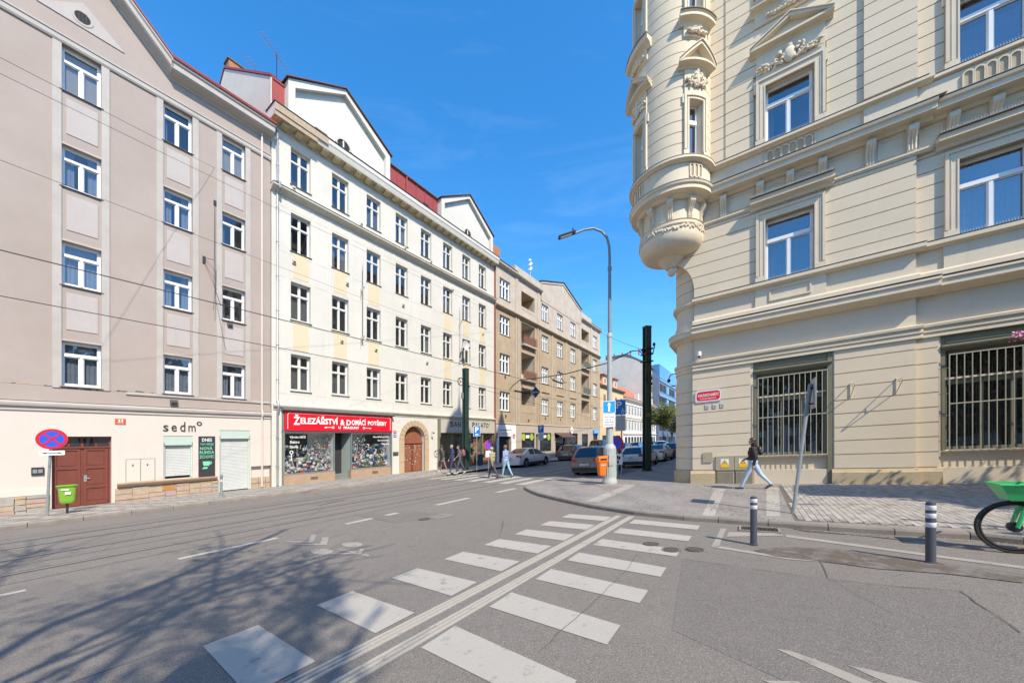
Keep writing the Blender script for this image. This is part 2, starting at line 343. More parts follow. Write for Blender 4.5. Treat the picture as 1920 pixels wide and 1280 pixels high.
# ---------------------------------------------------------------- road, pavements, markings
road=MB()
pb=[-400,-60,-30,-17,-16]+[-15.5+.5*i for i in range(20)]+[-5.5,0,10,60,400]; sb=[-400,-60,-20,0,20,60,150,400,1500]
idx={}
for i,p in enumerate(pb):
    for j,s in enumerate(sb): X,Y=ps(p,s); idx[i,j]=len(road.v); road.v.append((X,Y,rise(X,Y)))
for i in range(len(pb)-1):
    for j in range(len(sb)-1): road.f.append((idx[i,j],idx[i+1,j],idx[i+1,j+1],idx[i,j+1])); road.m.append(0)
road=road.build('road','asphalt'); tag(road,kind='structure'); reg(road,0)
def gpoly(pts,e=.004,px=True,th=0):
    mb=MB(); q=[gp(*p) if px else p for p in pts]; v=[(X,Y,rise(X,Y)+e) for X,Y in q]
    a=sum(v[i][0]*v[(i+1)%len(v)][1]-v[(i+1)%len(v)][0]*v[i][1] for i in range(len(v)))
    if a<0: v=v[::-1]
    mb.poly(v); return mb
def mark(name,pts,m='zebra',e=.006,px=True): return gpoly(pts,e,px).build(name,m,road)
def band(name,p0,p1,s0,s1,m,e=.006):          # strip on the road, cut across the camber
    mb=MB(); n=max(1,int(abs(p1-p0)/.5)); mm=max(1,int(abs(s1-s0)/40))
    for i in range(n):
        a=p0+(p1-p0)*i/n; b=p0+(p1-p0)*(i+1)/n
        v=[ps(a,s0),ps(b,s0),ps(b,s1),ps(a,s1)]; mb.poly([(X,Y,rise(X,Y)+e) for X,Y in v])
    return mb.build(name,m,road)
z6=lambda x,y:(640+x/3,880+y/3)
z5=lambda x,y:(x/3,900+y/3)
z7=lambda x,y:(1280+x/3,880+y/3)
ZL=[8.13,7.2,6.27,5.38,4.43,3.47,2.46,1.42]
for i,s in enumerate(ZL):
    a=-3.88-.07*i; b=-2.79-.045*i; mark('zebra_stripe',[ps(a,s-.22),ps(b,s-.30),ps(b+.0,s+.19),ps(a,s+.24)],px=False)
for i,s in enumerate([7.98,7.06,6.12,5.18,4.30,3.36,2.42]):
    a=-2.22-.04*i; b=-.90-.03*i; mark('zebra_stripe',[ps(a,s-.22),ps(b,s-.35),ps(b,s+.03),ps(a,s+.22)],px=False)
for j in range(2):
    for i in range(3):                          # raised guide ribs of the crossing
        a0=(-3.01,-2.70)[j]+i*.062; a1=(-2.72,-2.42)[j]+i*.045
        mb=MB(); A=[ps(a0-.02,1.0),ps(a0+.015,1.0),ps(a1+.015,8.5),ps(a1-.015,8.5)]
        mb.add([(x,y,.0) for x,y in A]+[(x,y,.012) for x,y in A],[(4,5,6,7),(0,1,5,4),(1,2,6,5),(2,3,7,6),(3,0,4,7)]); mb.build('guide_rib','zebra',road)
for s0,s1 in ((-1.9,.39),(2.03,3.66),(5.2,6.8),(8.25,9.85),(11.4,12.75),(-6.2,-4.2)): band('lane_dash',-8.78+.02*s0,-8.64+.03*s0,s0,s1,'zebra')
for i in range(7): band('crossing_stripe',-15.1+i*.98,-15.1+i*.98+.5,13.9,16.9,'zebra')
for p in (-13.5,-12.66,-11.40,-10.10):
    band('rail_groove',p-.10,p+.10,-60,220,'tin',.003); band('tram_rail',p-.015,p+.045,-60,220,'steel',.009)
for p in (-14.0,-10.75,-9.4): band('seam',p-.012,p+.012,-60,220,'tin',.004)
band('kerbside_line',-9.35,-9.25,26,60,'faded'); band('lane_line',-8.75,-8.65,19,24,'faded')
mark('parking_line',[z7(160,437),z7(215,330),z7(245,333),z7(202,437)],'faded'); mark('parking_line',[z7(160,437),z7(202,430),z7(600,495),z7(820,522),z7(600,507)],'faded')
mark('parking_line',[z7(245,378),z7(262,352),z7(520,358),z7(580,372)],'faded'); mark('parking_line',[z7(580,366),z7(1380,475),z7(1920,545),z7(1920,560),z7(1380,488),z7(580,380)],'faded')
mark('arrow_marking',[z7(525,1010),z7(610,1022),z7(800,1090),z7(1100,1215),z7(980,1215),z7(700,1090)],'faded'); mark('arrow_marking',[z7(920,1100),z7(1020,1120),z7(1400,1215),z7(1180,1215)],'faded'); mark('arrow_marking',[z7(450,1188),z7(650,1194),z7(690,1215),z7(520,1215)],'faded')
mark('cycle_marking',[z5(1590,342),z5(1735,344),z5(1752,305),z5(1782,307),z5(1760,350),z5(1640,350)],'faded'); mark('cycle_marking',[z5(1640,358),z5(1800,358),z5(1815,322),z5(1850,320),z5(1838,364),z5(1700,364)],'faded')
def ringpx(c,rx,ry,n=20): return [(c[0]+rx*math.cos(2*math.pi*i/n),c[1]+ry*math.sin(2*math.pi*i/n)) for i in range(n)]
mark('cycle_marking',ringpx(z5(1810,402),21,5.6),'faded'); mark('cycle_marking',ringpx(z6(60,422),20,4.8),'faded'); mark('cycle_marking',ringpx(z6(136,482),7,2),'faded')
mark('cycle_marking',[z6(-60,440),z6(95,465),z6(110,445),z6(128,447),z6(110,477),z6(-50,478),z6(-60,470),z6(60,468)],'faded')
M['cover']=pm('rusty_iron_cover',(.10,.075,.06),(.07,.055,.05),12,.8,.4,60)
def disc(name,c,r,m,e,parent):
    mb=MB(); mb.lathe([(0,e),(r*.9,e),(r,e),(r,0)],seg=20)
    X,Y=c; return mb.build(name,m,parent,at=(X,Y,rise(X,Y)))
for x,y,r in ((1220,1020,.13),(1258,1031,.14),(1302,1030,.13),(827,967,.33),(795,973,.16)):
    X,Y=gp(x,y); t=thing('manhole_cover','x','manhole cover',X,Y,rise(X,Y),0,'round covers let into the road')
    MB().lathe([(0,.010),(r*.82,.010),(r*.82,.004),(r*.9,.004),(r*.9,.010),(r,.010),(r,0)],seg=24).build('frame','cover' if r<.2 else 'kerb',t,local=True)
    MB().box(-r*.5,r*.5,-.01,.01,.010,.013).box(-.01,.01,-r*.5,r*.5,.0135,.0155).build('grip','tin',t,local=True)
    t['label']={1220:'small dark manhole cover on the third right-hand zebra stripe from the far kerb',1258:'small dark manhole cover at the right end of a zebra stripe',1302:'small dark cover in the asphalt just right of the zebra crossing',827:'large pale manhole cover in the carriageway beyond the lane dashes',795:'smaller pale cover beside the large manhole in the carriageway'}[x]
# kerb line of the right-hand pavement (p,s)
RK=[(30,9.2),(3.11,8.14),(2.67,8.28),(1.87,8.24),(1.06,8.26),(.21,8.32),(-.61,8.38),(-1.26,8.42),(-2.40,8.71),(-3.68,9.3),(-5.30,10.35),(-6.4,11.15),(-7.16,11.85),(-7.8,12.5),(-8.12,13.0),(-8.3,13.6),(-8.25,14.6),(-7.9,15.6),(-6.9,17.2),(-5.95,18.2),(-5.77,18.8),(-5.76,30),(-6.0,60),(-6.0,260)]
KW=.16; PH=.10
def offs(P,d):
    out=[]
    for i,(a,b) in enumerate(P):
        a0,b0=P[max(i-1,0)]; a1,b1=P[min(i+1,len(P)-1)]; l=math.hypot(a1-a0,b1-b0); out.append((a-(b1-b0)/l*d*-1,b+(a1-a0)/l*d*-1))
    return out
def W3(p,s,e): X,Y=ps(p,s); return (X,Y,rise(X,Y)+e)
inn=offs(RK,KW)
def pavement(name,P,closing,mat,e):
    bm=bmesh.new(); vs=[bm.verts.new((lambda w:(w[0],w[1],w[2]+KS*w[0]))(W3(p,s,e))) for p,s in P+closing]
    f=bm.faces.new(vs); bmesh.ops.triangulate(bm,faces=[f]); bmesh.ops.recalc_face_normals(bm,faces=bm.faces)
    if sum(q.normal.z for q in bm.faces)<0: bmesh.ops.reverse_faces(bm,faces=bm.faces)
    me=bpy.data.meshes.new(name); bm.to_mesh(me); bm.free(); me.materials.append(M[mat]); o=bpy.data.objects.new(name,me); COL.objects.link(o); tag(o,kind='structure'); reg(o,0); return o
pav_r=pavement('corner_pavement',inn[:],[(30,260)],'cobble',PH)
LK=[(-16.4,-60),(-16.2,-10),(-16.2,6.6),(-15.9,8.0),(-15.45,10.0),(-15.2,12.5),(-15.3,15.0),(-15.7,17.0),(-16.2,19.5),(-16.2,30),(-16.2,120),(-16.2,260)]
innl=offs(LK,-KW)
pav_l=pavement('left_pavement',innl,[(-21.3,260),(-21.3,-60)],'cobble_left',.12)
def kerbs(P,parent,h,side,step,smax,smin):
    for i in range(len(P)-1):
        (a,b),(c,d)=P[i],P[i+1]; L=math.hypot(c-a,d-b); n=max(1,round(L/step))
        if b>smax or d<smin: n=1
        Pi=offs(P,side)
        for k in range(n):
            t0=(k/n); t1=(k+1)/n; g=.006/L*(1 if n>1 or L<3 else 0)
            f=lambda A,B,t:(A[0]+(B[0]-A[0])*t,A[1]+(B[1]-A[1])*t)
            o0=f(P[i],P[i+1],t0+g); o1=f(P[i],P[i+1],t1-g); i0=f(Pi[i],Pi[i+1],t0+g); i1=f(Pi[i],Pi[i+1],t1-g)
            dz=rnd.uniform(-.004,.006); q=lambda p,e,sh=0:W3(p[0],p[1],e)
            oi0=f(o0,i0,.12); oi1=f(o1,i1,.12)
            vs=[q(o0,-.03),q(o1,-.03),q(o1,h-.03+dz),q(o0,h-.03+dz),q(oi0,h+.004+dz),q(oi1,h+.004+dz),q(i1,h+.004+dz),q(i0,h+.004+dz),q(i0,-.03),q(i1,-.03)]
            mb=MB(); mb.add(vs,[(0,1,2,3),(3,2,5,4),(4,5,6,7),(7,6,9,8),(0,3,4,7,8),(1,9,6,5,2)]); mb.build('kerb_stone','kerb',parent,recalc=True)
kerbs(RK,pav_r,PH,KW,1.0,20,0); kerbs(LK,pav_l,.12,-KW,1.0,32,-6)
# light cobble bands set in the corner pavement
for pts in ([z7(180,110),z7(240,110),z7(178,262),z7(105,265)],[z7(470,102),z7(540,100),z7(550,262),z7(470,262)]):
    mb=MB(); q=[gp(*p,PH) for p in pts]; mb.poly([(X,Y,rise(X,Y)+PH+.004) for X,Y in q][::-1]); mb.build('light_band','cobble_light',pav_r)
def pavband(P,w,e=.004):
    for a,b in zip(P[:-1],P[1:]):
        L=math.hypot(b[0]-a[0],b[1]-a[1]); nx,ny=-(b[1]-a[1])/L*w/2,(b[0]-a[0])/L*w/2
        mb=MB(); mb.poly([W3(a[0]+nx,a[1]+ny,PH+e),W3(b[0]+nx,b[1]+ny,PH+e),W3(b[0]-nx,b[1]-ny,PH+e),W3(a[0]-nx,a[1]-ny,PH+e)]); mb.build('light_band','cobble_light',pav_r,recalc=False)
pavband([(-7.3,13.7),(-3.75,13.9)],.22); pavband([(-3.9,13.8),(-3.85,9.75)],.4)
# concrete pavers, each a block with its joint
gmb=MB(); g0=[W3(.62,8.52,PH+.001),W3(9.2,8.9,PH+.001),W3(9.2,16,PH+.001),W3(.62,14.2,PH+.001)]; gmb.poly(g0).build('paver_bed','grout',pav_r)
def block():
    mb=MB(); a,b,h=.0475,.0975,.012; c=.004
    mb.add([(-a,-b,-.02),(a,-b,-.02),(a,b,-.02),(-a,b,-.02),(-a,-b,h-c),(a,-b,h-c),(a,b,h-c),(-a,b,h-c),(-a+c,-b+c,h),(a-c,-b+c,h),(a-c,b-c,h),(-a+c,b-c,h)],[(0,1,5,4),(1,2,6,5),(2,3,7,6),(3,0,4,7),(4,5,9,8),(5,6,10,9),(6,7,11,10),(7,4,8,11),(8,9,10,11)]); return mb
M['paver2']=pm('darker_concrete_paver',(.28,.25,.22),(.24,.215,.19),1.2,.9,.3,60,grain=.2); M['paver3']=pm('lighter_concrete_paver',(.40,.36,.31),(.35,.315,.275),1.2,.9,.3,60,grain=.2)
az=math.atan2(D2[1],D2[0]); PX,PY=gp(1298.6,905.5,PH)
cells=[]; ca,sa=math.cos(az),math.sin(az)
for i in range(-20,75):
    for j in range(0,46):
        x=.05+i*.1; y=-.15-j*.2-(.1 if i%2 else 0); X=PX+ca*x-sa*y; Y=PY+sa*x+ca*y; p=X*N1[0]+Y*N1[1]; s=X*D1[0]+Y*D1[1]
        lim=8.55+(.03*(p-.6) if p>3 else -.02*min(p,2.6))
        if .70<p<8.6 and s>lim+.10 and y<-.12: cells.append((Y,X,s))
cells.sort()
pms=[block().mesh('paver',[M[q]],(KS*ca,-KS*sa)) for q in ('paver','paver2','paver3')]
def pick(): r=rnd.random(); return 0 if r<.5 else (1 if r<.75 else 2)
near=[c for c in cells if c[1]/c[0]<1.5][:298]; ns=set(near); far=MB(); blk=block()
for c in cells:
    Y,X,s=c; dz=rnd.uniform(-.0025,.0025); q=pick()
    if c in ns:
        o=bpy.data.objects.new('paver',pms[q]); COL.objects.link(o); o.parent=pav_r; o.location=(X,Y,PH+dz+KS*X); o.rotation_euler=(0,0,az)
    else:
        far.add([(X+ca*v[0]-sa*v[1],Y+sa*v[0]+ca*v[1],v[2]+PH+dz) for v in blk.v],blk.f,q)
far=far.build('paving',['paver','paver2','paver3'],pav_r); far['kind']='stuff'
# soil, grit and dry leaves in the gutter
M['dirt']=marking('gutter_grit',(.115,.090,.068),.47)
mark('grit_patch',[z7(400,455),z7(560,437),z7(800,442),z7(1050,470),z7(1400,520),z7(1920,590),z7(1920,640),z7(1500,590),z7(1100,560),z7(760,515),z7(520,490)],'dirt',.009)
mark('grit_patch',[z7(600,330),z7(820,352),z7(1200,390),z7(1300,405),z7(1000,372),z7(700,350)],'dirt',.009)
lm=MB()
for i in range(700):
    p=rnd.uniform(-1,4.5); s=8.24-abs(rnd.gauss(0,.12))-.03; X,Y=ps(p,s); a=rnd.uniform(0,6.28); r=rnd.uniform(.006,.018); h=rnd.uniform(.003,.012)
    lm.poly([(X+r*math.cos(a+k*1.57)*(1 if k%2 else .6),Y+r*math.sin(a+k*1.57)*(1 if k%2 else .6),h+.004*(k%2)) for k in range(4)],rnd.randrange(2))
M['dryleaf']=flat('dry_leaf',(.32,.17,.07),.9); lm=lm.build('dry_leaves',['dryleaf','mortar']); tag(lm,kind='stuff')
tag(lm,'dry brown leaves and grit along the right-hand kerb','leaves')
# road repairs

M['seal']=flat('bitumen_seam',(.085,.075,.068),.8)
def seam(pts,w=.008):
    q=[gp(*p) for p in pts]; mb=MB()
    for (a,b),(c,d) in zip(q[:-1],q[1:]):
        L=math.hypot(c-a,d-b); n=max(1,int(L/.15)); pr=None
        for k in range(n):
            t0,t1=k/n,(k+1)/n; j0=pr if pr is not None else 0; j1=rnd.uniform(-.012,.012) if k<n-1 else 0; pr=j1; nx,ny=-(d-b)/L,(c-a)/L
            A=(a+(c-a)*t0+nx*j0,b+(d-b)*t0+ny*j0); B=(a+(c-a)*t1+nx*j1,b+(d-b)*t1+ny*j1); h=w/2*rnd.uniform(.6,1.1)
            mb.poly([(A[0]+nx*h,A[1]+ny*h,rise(*A)+.0095),(A[0]-nx*h,A[1]-ny*h,rise(*A)+.0095),(B[0]-nx*h,B[1]-ny*h,rise(*B)+.0095),(B[0]+nx*h,B[1]+ny*h,rise(*B)+.0095)])
    mb.build('crack','seal',road)
seam([z6(1665,480),z6(1600,570),z6(1480,690),z6(1270,880),z6(1110,1030)]); seam([z7(0,505),z7(400,560),z7(830,620),z7(1160,655),z7(1560,685),z7(1900,920)],.011); seam([z7(770,515),z7(818,612)])
for P_ in ([z7(0,505),z7(400,560),z7(830,620),z7(1160,655),z7(1560,685),z7(1900,920),(2100,1290),(1500,1290),(1260,1180)],[z6(60,250),z6(420,235),z6(640,262),z6(300,300)],[(0,1105),(120,1085),(190,1110),(0,1150)]):
    mark('repair_patch',P_,'patch',.0025)
# storm drain at the kerb
X,Y=gp(*z7(430,340)); t=thing('storm_drain','cast iron storm drain grating at the kerb behind the left striped bollard','drain',X,Y,0,az)
mb=MB(); mb.box(-.28,.28,-.16,.16,-.02,.006); mb.build('drain_pit','black',t,local=True)
for k in range(9): MB().box(-.27+k*.06,-.235+k*.06,-.15,.15,.006,.022).build('grate_bar','iron',t,local=True)
MB().box(-.31,-.275,-.19,.19,-.02,.028).box(.275,.31,-.19,.19,-.02,.028).box(-.275,.275,-.19,-.155,-.02,.028).box(-.275,.275,.155,.19,-.02,.028).build('frame','kerb',t,local=True)
# ---------------------------------------------------------------- facade helpers
LRZ=math.atan2(D1[1],D1[0])
def left_bld(name,label,x0): X,Y=ps(-20.8,x0); return thing(name,label,'building',X,Y,0,LRZ,None,x0)
def wall(mb,x0,x1,z0,z1,ops,y=0,dp=.3,m=0,mr=None):
    mr=m if mr is None else mr
    xs=sorted({x0,x1}|{min(max(v,x0),x1) for o in ops for v in o[:2]}); zs=sorted({z0,z1}|{min(max(v,z0),z1) for o in ops for v in o[2:4]})
    for i in range(len(xs)-1):
        j=0
        while j<len(zs)-1:
            cx=(xs[i]+xs[i+1])/2; inside=lambda j:any(o[0]<cx<o[1] and o[2]<(zs[j]+zs[j+1])/2<o[3] for o in ops)
            if inside(j): j+=1; continue
            k=j
            while k+1<len(zs)-1 and not inside(k+1): k+=1
            mb.quad((xs[i],y,zs[j]),(xs[i+1],y,zs[j]),(xs[i+1],y,zs[k+1]),(xs[i],y,zs[k+1]),m); j=k+1
    for a,b,c,d in [o[:4] for o in ops]:
        mb.quad((a,y,c),(a,y,d),(a,y+dp,d),(a,y+dp,c),mr); mb.quad((b,y,c),(b,y+dp,c),(b,y+dp,d),(b,y,d),mr)
        mb.quad((a,y,d),(b,y,d),(b,y+dp,d),(a,y+dp,d),mr); mb.quad((a,y,c),(a,y+dp,c),(b,y+dp,c),(b,y,c),mr)
    return mb
def kit(w,h,nt_,nb,tr,dp,k,fm='white_frame',gm='glass',fr=.06,mw=.08,tw=.09,sill=.06,sillm='tin',joined=False,cur=(0,1,2)):
    M2=lambda mb,n,m:mb.mesh(n,[M[q] for q in (m if isinstance(m,list) else [m])],k)
    f=MB(); y0,y1=dp,dp+.07; zt=h*tr
    f.box(0,fr,y0,y1,0,h).box(w-fr,w,y0,y1,0,h).box(fr,w-fr,y0,y1,0,fr*1.3).box(fr,w-fr,y0,y1,h-fr,h)
    if tr<1: f.box(fr,w-fr,y0-.03,y1,zt-tw/2,zt+tw/2)
    L=[]
    def row(n,za,zb):
        iw=(w-2*fr)/n
        for i in range(n):
            a=fr+i*iw; b=a+iw
            if i>0: f.box(a-mw/2,a+mw/2,y0-.02,y1,za,zb)
            L.append((a+(mw/2 if i else 0),b-(mw/2 if i<n-1 else 0),za,zb))
    if tr<1: row(nb,fr*1.3,zt-tw/2); row(nt_,zt+tw/2,h-fr)
    else: row(nb,fr*1.3,h-fr)
    for a,b,c,d in L: f.box(a,a+.03,y0+.015,y1,c,d).box(b-.03,b,y0+.015,y1,c,d).box(a+.03,b-.03,y0+.015,y1,c,c+.03).box(a+.03,b-.03,y0+.015,y1,d-.03,d)
    g=[MB().quad((a+.02,y0+.045,c+.02),(b-.02,y0+.045,c+.02),(b-.02,y0+.045,d-.02),(a+.02,y0+.045,d-.02)) for a,b,c,d in L]
    if joined:
        q=MB()
        for x in g: q.join(x)
        g=[q]
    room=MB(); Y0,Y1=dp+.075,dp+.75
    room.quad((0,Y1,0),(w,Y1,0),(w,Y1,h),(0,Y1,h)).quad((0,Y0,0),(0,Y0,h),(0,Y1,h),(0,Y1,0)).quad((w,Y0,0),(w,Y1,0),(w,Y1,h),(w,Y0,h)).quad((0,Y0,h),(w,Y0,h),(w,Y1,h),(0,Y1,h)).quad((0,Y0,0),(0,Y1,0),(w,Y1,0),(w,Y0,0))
    def cloth(spans,za,zb,amp=.015):
        c=MB()
        for a,b in spans:
            n=max(6,int((b-a)/.035)); P=[(a+(b-a)*i/n,dp+.16+amp*math.sin(i*1.9)+amp*.5*math.sin(i*.7)) for i in range(n+1)]
            for i in range(n): c.quad((P[i][0],P[i][1],za),(P[i+1][0],P[i+1][1],za),(P[i+1][0],P[i+1][1],zb),(P[i][0],P[i][1],zb))
        return c
    curt=[M2(cloth([(.0,w)],0,h),'curtain','curtain'),M2(cloth([(0,w*.34),(w*.68,w)],0,h),'curtain','curtain'),M2(cloth([(0,w)],0,h*.6),'curtain','curtain_dk'),M2(MB().box(fr,w-fr,dp+.10,dp+.11,.02,h-.02),'blind','blind'),M2(cloth([(0,w*.2)],0,h),'curtain','curtain_dk')]
    s=MB(); s.sweep([(-sill,-.055),(dp,-.03),(dp,.004),(-sill,-.035)],-.05,w+.05)
    return dict(f=M2(f,'window',fm),g=[M2(x,'pane',gm) for x in g],r=M2(room,'recess','room'),c=curt,s=M2(s,'sill',sillm) if sill else None)
def window(parent,kt,x,z,y=0,c=None,name='window'):
    o=inst(name,kt['f'],parent,(x,y,z))
    for g in kt['g']: inst('pane',g,o)
    inst('recess',kt['r'],o)
    if c is not None: inst(kt['c'][c].name.split('.')[0],kt['c'][c],o)
    if kt['s']: inst('sill',kt['s'],o)
    return o
KL=(KS*math.cos(LRZ),-KS*math.sin(LRZ))
def cornice(prof,x0,x1,name,mat,parent,nx=1): return MB().sweep(prof,x0,x1,0,nx).build(name,mat,parent,recalc=True)
# ---------------------------------------------------------------- left house: pinkish render
b1=left_bld('apartment_house','pinkish grey four storey house over a cream ground floor, leftmost in the street',0)
cols1=[(-5.4,-4.4),(-2.0,-1.04),(1.69,2.65),(4.39,5.35),(6.42,7.36)]; rows1=[(4.92,6.55),(8.6,10.18),(12.17,13.68),(15.66,17.3)]
ops=[(a,b,c,d) for a,b in cols1 for c,d in rows1]
mb=MB(); wall(mb,-14,8.47,4.32,18.6,ops,dp=.22); mb.box(-14,8.47,1.2,12,.1,18.6).quad((-14,0,18.6),(8.47,0,18.6),(8.47,1.2,18.6),(-14,1.2,18.6)).quad((8.47,0,.1),(8.47,1.2,.1),(8.47,1.2,18.6),(8.47,0,18.6)); 
mb.prism([(-.25,18.6),(4.65,18.6),(2.2,21.0)],0,.5); mb.build('upper_wall','b1wall',b1)
gops=[(1.47,2.91,.3,3.07),(4.40,5.36,1.26,3.09),(6.33,7.56,.45,3.36),(-3.6,-2.2,1.26,3.09)]
mb=MB(); wall(mb,-14,7.60,.2,3.97,gops,y=-.02,dp=.30); wall(mb,7.60,8.47,1.57,3.97,[],y=-.02); mb.quad((7.6,.14,.2),(8.47,.14,.2),(8.47,.14,1.57),(7.6,.14,1.57)).quad((7.6,-.02,.2),(7.6,-.02,1.57),(7.6,.14,1.57),(7.6,.14,.2)).quad((7.6,-.02,1.57),(8.47,-.02,1.57),(8.47,.14,1.57),(7.6,.14,1.57)); mb.build('ground_floor_wall','b1cream',b1)
cornice([(.1,3.97),(-.06,3.97),(-.06,4.02),(-.035,4.05),(-.05,4.09),(-.12,4.12),(-.14,4.19),(-.14,4.24),(0,4.30),(.1,4.30)],-14,8.47,'string_course','b1trim',b1)
cornice([(.1,4.72),(-.05,4.74),(-.06,4.80),(0,4.83),(.1,4.83)],3.3,8.47,'string_course','b1trim',b1)
for a,b in cols1:
    MB().box(a-.21,a,-.035,.05,4.83,17.3).build('lesene','b1trim',b1); MB().box(b,b+.21,-.035,.05,4.83,17.3).build('lesene','b1trim',b1)
    for i,(c,d) in enumerate(rows1):
        if i: MB().box(a+.11,b-.09,-.02,.05,rows1[i-1][1]+.42,c-.28).build('spandrel_panel','b1panel',b1)
        MB().box(a-.0,b+.0,-.012,.05,d+.0,d+.07).build('lintel','b1trim',b1)
k1=kit(.96,1.60,1,2,.70,.16,KL,cur=(0,)); k1b=kit(1.0,1.60,1,2,.70,.16,KL)
for i,(a,b) in enumerate(cols1):
    for j,(c,d) in enumerate(rows1):
        cu=[[0,0,0,0],[0,0,1,0],[0,0,1,3],[0,1,1,4],[1,4,4,3]][i][j]
        o=window(b1,k1,a,c+.0,c=cu); o.scale=((b-a)/.96,1,(d-c)/1.60)
cornice([(.1,17.3),(-.05,17.3),(-.08,17.36),(-.08,17.50),(-.11,17.53),(-.11,17.58),(0,17.62),(.1,17.62)],-14,8.47,'upper_band','b1trim',b1)
# eaves, breaking upwards over the gable
ev=[(.1,18.35),(-.03,18.35),(-.06,18.42),(-.40,18.52),(-.46,18.58),(-.46,18.78),(-.52,18.84),(-.52,18.93),(.1,18.93)]
cornice(ev,4.55,8.50,'eaves_cornice','b1trim',b1); cornice(ev,-14,-.15,'eaves_cornice','b1trim',b1)
for sg,a,b in ((1,2.2,4.62),(-1,2.2,-.22)):
    mb=MB()
    for t,(x,dz) in enumerate(((a,2.42),(b,.0))):
        mb.v+=[(x,y,z+dz) for y,z in ev]
    n=len(ev); mb.f=[(j,(j+1)%n,n+(j+1)%n,n+j) for j in range(n)]+[tuple(range(n)),tuple(range(2*n-1,n-1,-1))]; mb.m=[0]*len(mb.f); mb.build('gable_cornice','b1trim',b1,recalc=True)
    mb=MB(); mb.add([(a,-.56,21.36),(b,-.56,18.94),(b,-.56,19.0),(a,-.56,21.42),(a,4,21.36),(b,4,18.94),(b,4,19.0),(a,4,21.42)],[(0,1,2,3),(3,2,6,7),(4,7,6,5),(0,4,5,1),(0,3,7,4),(1,5,6,2)]); mb.build('gable_roof','red_tin',b1,recalc=True)
mb=MB(); mb.prism([(1.14,18.29),(3.26,18.29),(2.2,19.22)],-.03,.02); mb.build('gable_panel','b1panel',b1,recalc=True)
mb=MB(); mb.lathe([(.20,0),(.27,0),(.27,.03),(.20,.03)],seg=24); mb.v=[(2.18+x,-.045+z-.0,18.64+y) for x,y,z in mb.v]; rw=mb.build('round_window','b1trim',b1,recalc=True)
mb=MB(); mb.lathe([(0,0),(.205,0)],seg=24); mb.v=[(2.18+x,-.034,18.64+y) for x,y,z in mb.v]; mb.build('opening','dark',rw,recalc=True)
for k in range(3): MB().box(2.09+k*.09,2.105+k*.09,-.05,-.036,18.45,18.83).build('grille_bar','iron',rw)
cornice([(-.52,18.93),(-.58,18.93),(-.60,19.02),(-.56,19.06),(2,20.4),(2,20.3)],4.6,8.52,'roof','red_tin',b1); cornice([(-.52,18.93),(-.58,18.93),(-.60,19.02),(-.56,19.06),(2,20.4),(2,20.3)],-14,-.2,'roof','red_tin',b1)
mb=MB(); mb.add([(-14,.2,18.9),(8.4,.2,18.9),(8.4,6,22.9),(-14,6,22.9),(-14,12,18.9),(8.4,12,18.9)],[(0,1,2,3),(3,2,5,4),(1,5,2),(0,3,4)]); mb.build('roof','tiles',b1)
MB().tube([(8.05,-.09,.5),(8.05,-.09,4.0)],.045).tube([(8.05,-.09,4.35),(8.05,-.09,18.4)],.05).tube([(8.05,-.09,4.0),(8.05,-.16,4.1),(8.05,-.16,4.26),(8.05,-.09,4.35)],.045).build('downpipe','pipe_pink',b1,smooth=True)
# double door
dr=MB(); dr.box(1.47,2.91,.20,.26,.30,3.07); dr=dr.build('door','door_brown',b1)
def dp_(x0,x1,z0,z1,y=.185): MB().box(x0,x1,y,.205,z0,z1).build('door_panel','door_brown',dr)
for x0,x1 in ((1.52,2.15),(2.23,2.84)):
    dp_(x0,x0+.07,.5,2.62,.17); dp_(x1-.07,x1,.5,2.62,.17)
    for z0 in (.5,1.12,1.86,2.55): dp_(x0+.07,x1-.07,z0,z0+.09,.17)
    for z0,z1 in ((.66,1.06),(1.27,1.80),(2.0,2.50)): dp_(x0+.11,x1-.11,z0,z1,.188)
for x0,x1 in ((1.52,1.84),(1.90,2.15),(2.23,2.50),(2.56,2.86)): MB().box(x0,x1,.175,.2,2.72,3.02).build('top_light','shop_glass',dr); MB().box(x0,x1,.192,.199,2.72,3.02).build('dark_backing','dark',dr)
MB().box(1.47,2.91,.14,.2,2.64,2.70).box(1.47,1.52,.16,.2,.4,3.07).box(2.86,2.91,.16,.2,.4,3.07).box(1.52,2.86,.16,.2,3.02,3.07).build('door_frame','door_brown',dr)
MB().tube([(2.27,.19,1.5),(2.27,.13,1.5),(2.38,.13,1.5)],.012,6).box(2.23,2.31,.165,.172,1.38,1.62).build('handle','steel',dr)
MB().box(1.4,3.0,-.1,.25,.30,.475).build('door_step','kerb',b1)
# stone base under the ledge and left of the door
def rubble(x0,x1,zt,zb,y0=-.09):
    x=x0; MB().box(x0,x1,y0+.03,0,zb(x0)-.3,zt(x0)).build('stone_base','mortar',b1)
    while x<x1-.08:
        w=min(rnd.uniform(.22,.5),x1-x); z=zb(x)-.1; top=zt(x+w/2)
        while z<top-.06:
            h=min(rnd.uniform(.13,.26),top-z); g=.008; j=lambda:rnd.uniform(-.012,.012)
            P=[(x+g+j(),z+g+j()),(x+w-g+j(),z+g+j()),(x+w-g+j(),z+h-g+j()),(x+g+j(),z+h-g)]
            P=[(min(max(a,x0),x1),min(b,top)) for a,b in P]
            MB().prism(P,y0-rnd.uniform(0,.018),y0+.04).build('stone',rnd.choice(['stone_a','stone_b','stone_c','stone_b']),b1,recalc=True); z+=h
        x+=w
rubble(3.0,6.28,lambda x:1.03,lambda x:.45); rubble(-5,1.42,lambda x:1.02,lambda x:.45)
MB().box(-5,1.40,-.05,.0,1.03,1.25).build('white_band','b2wall',b1)
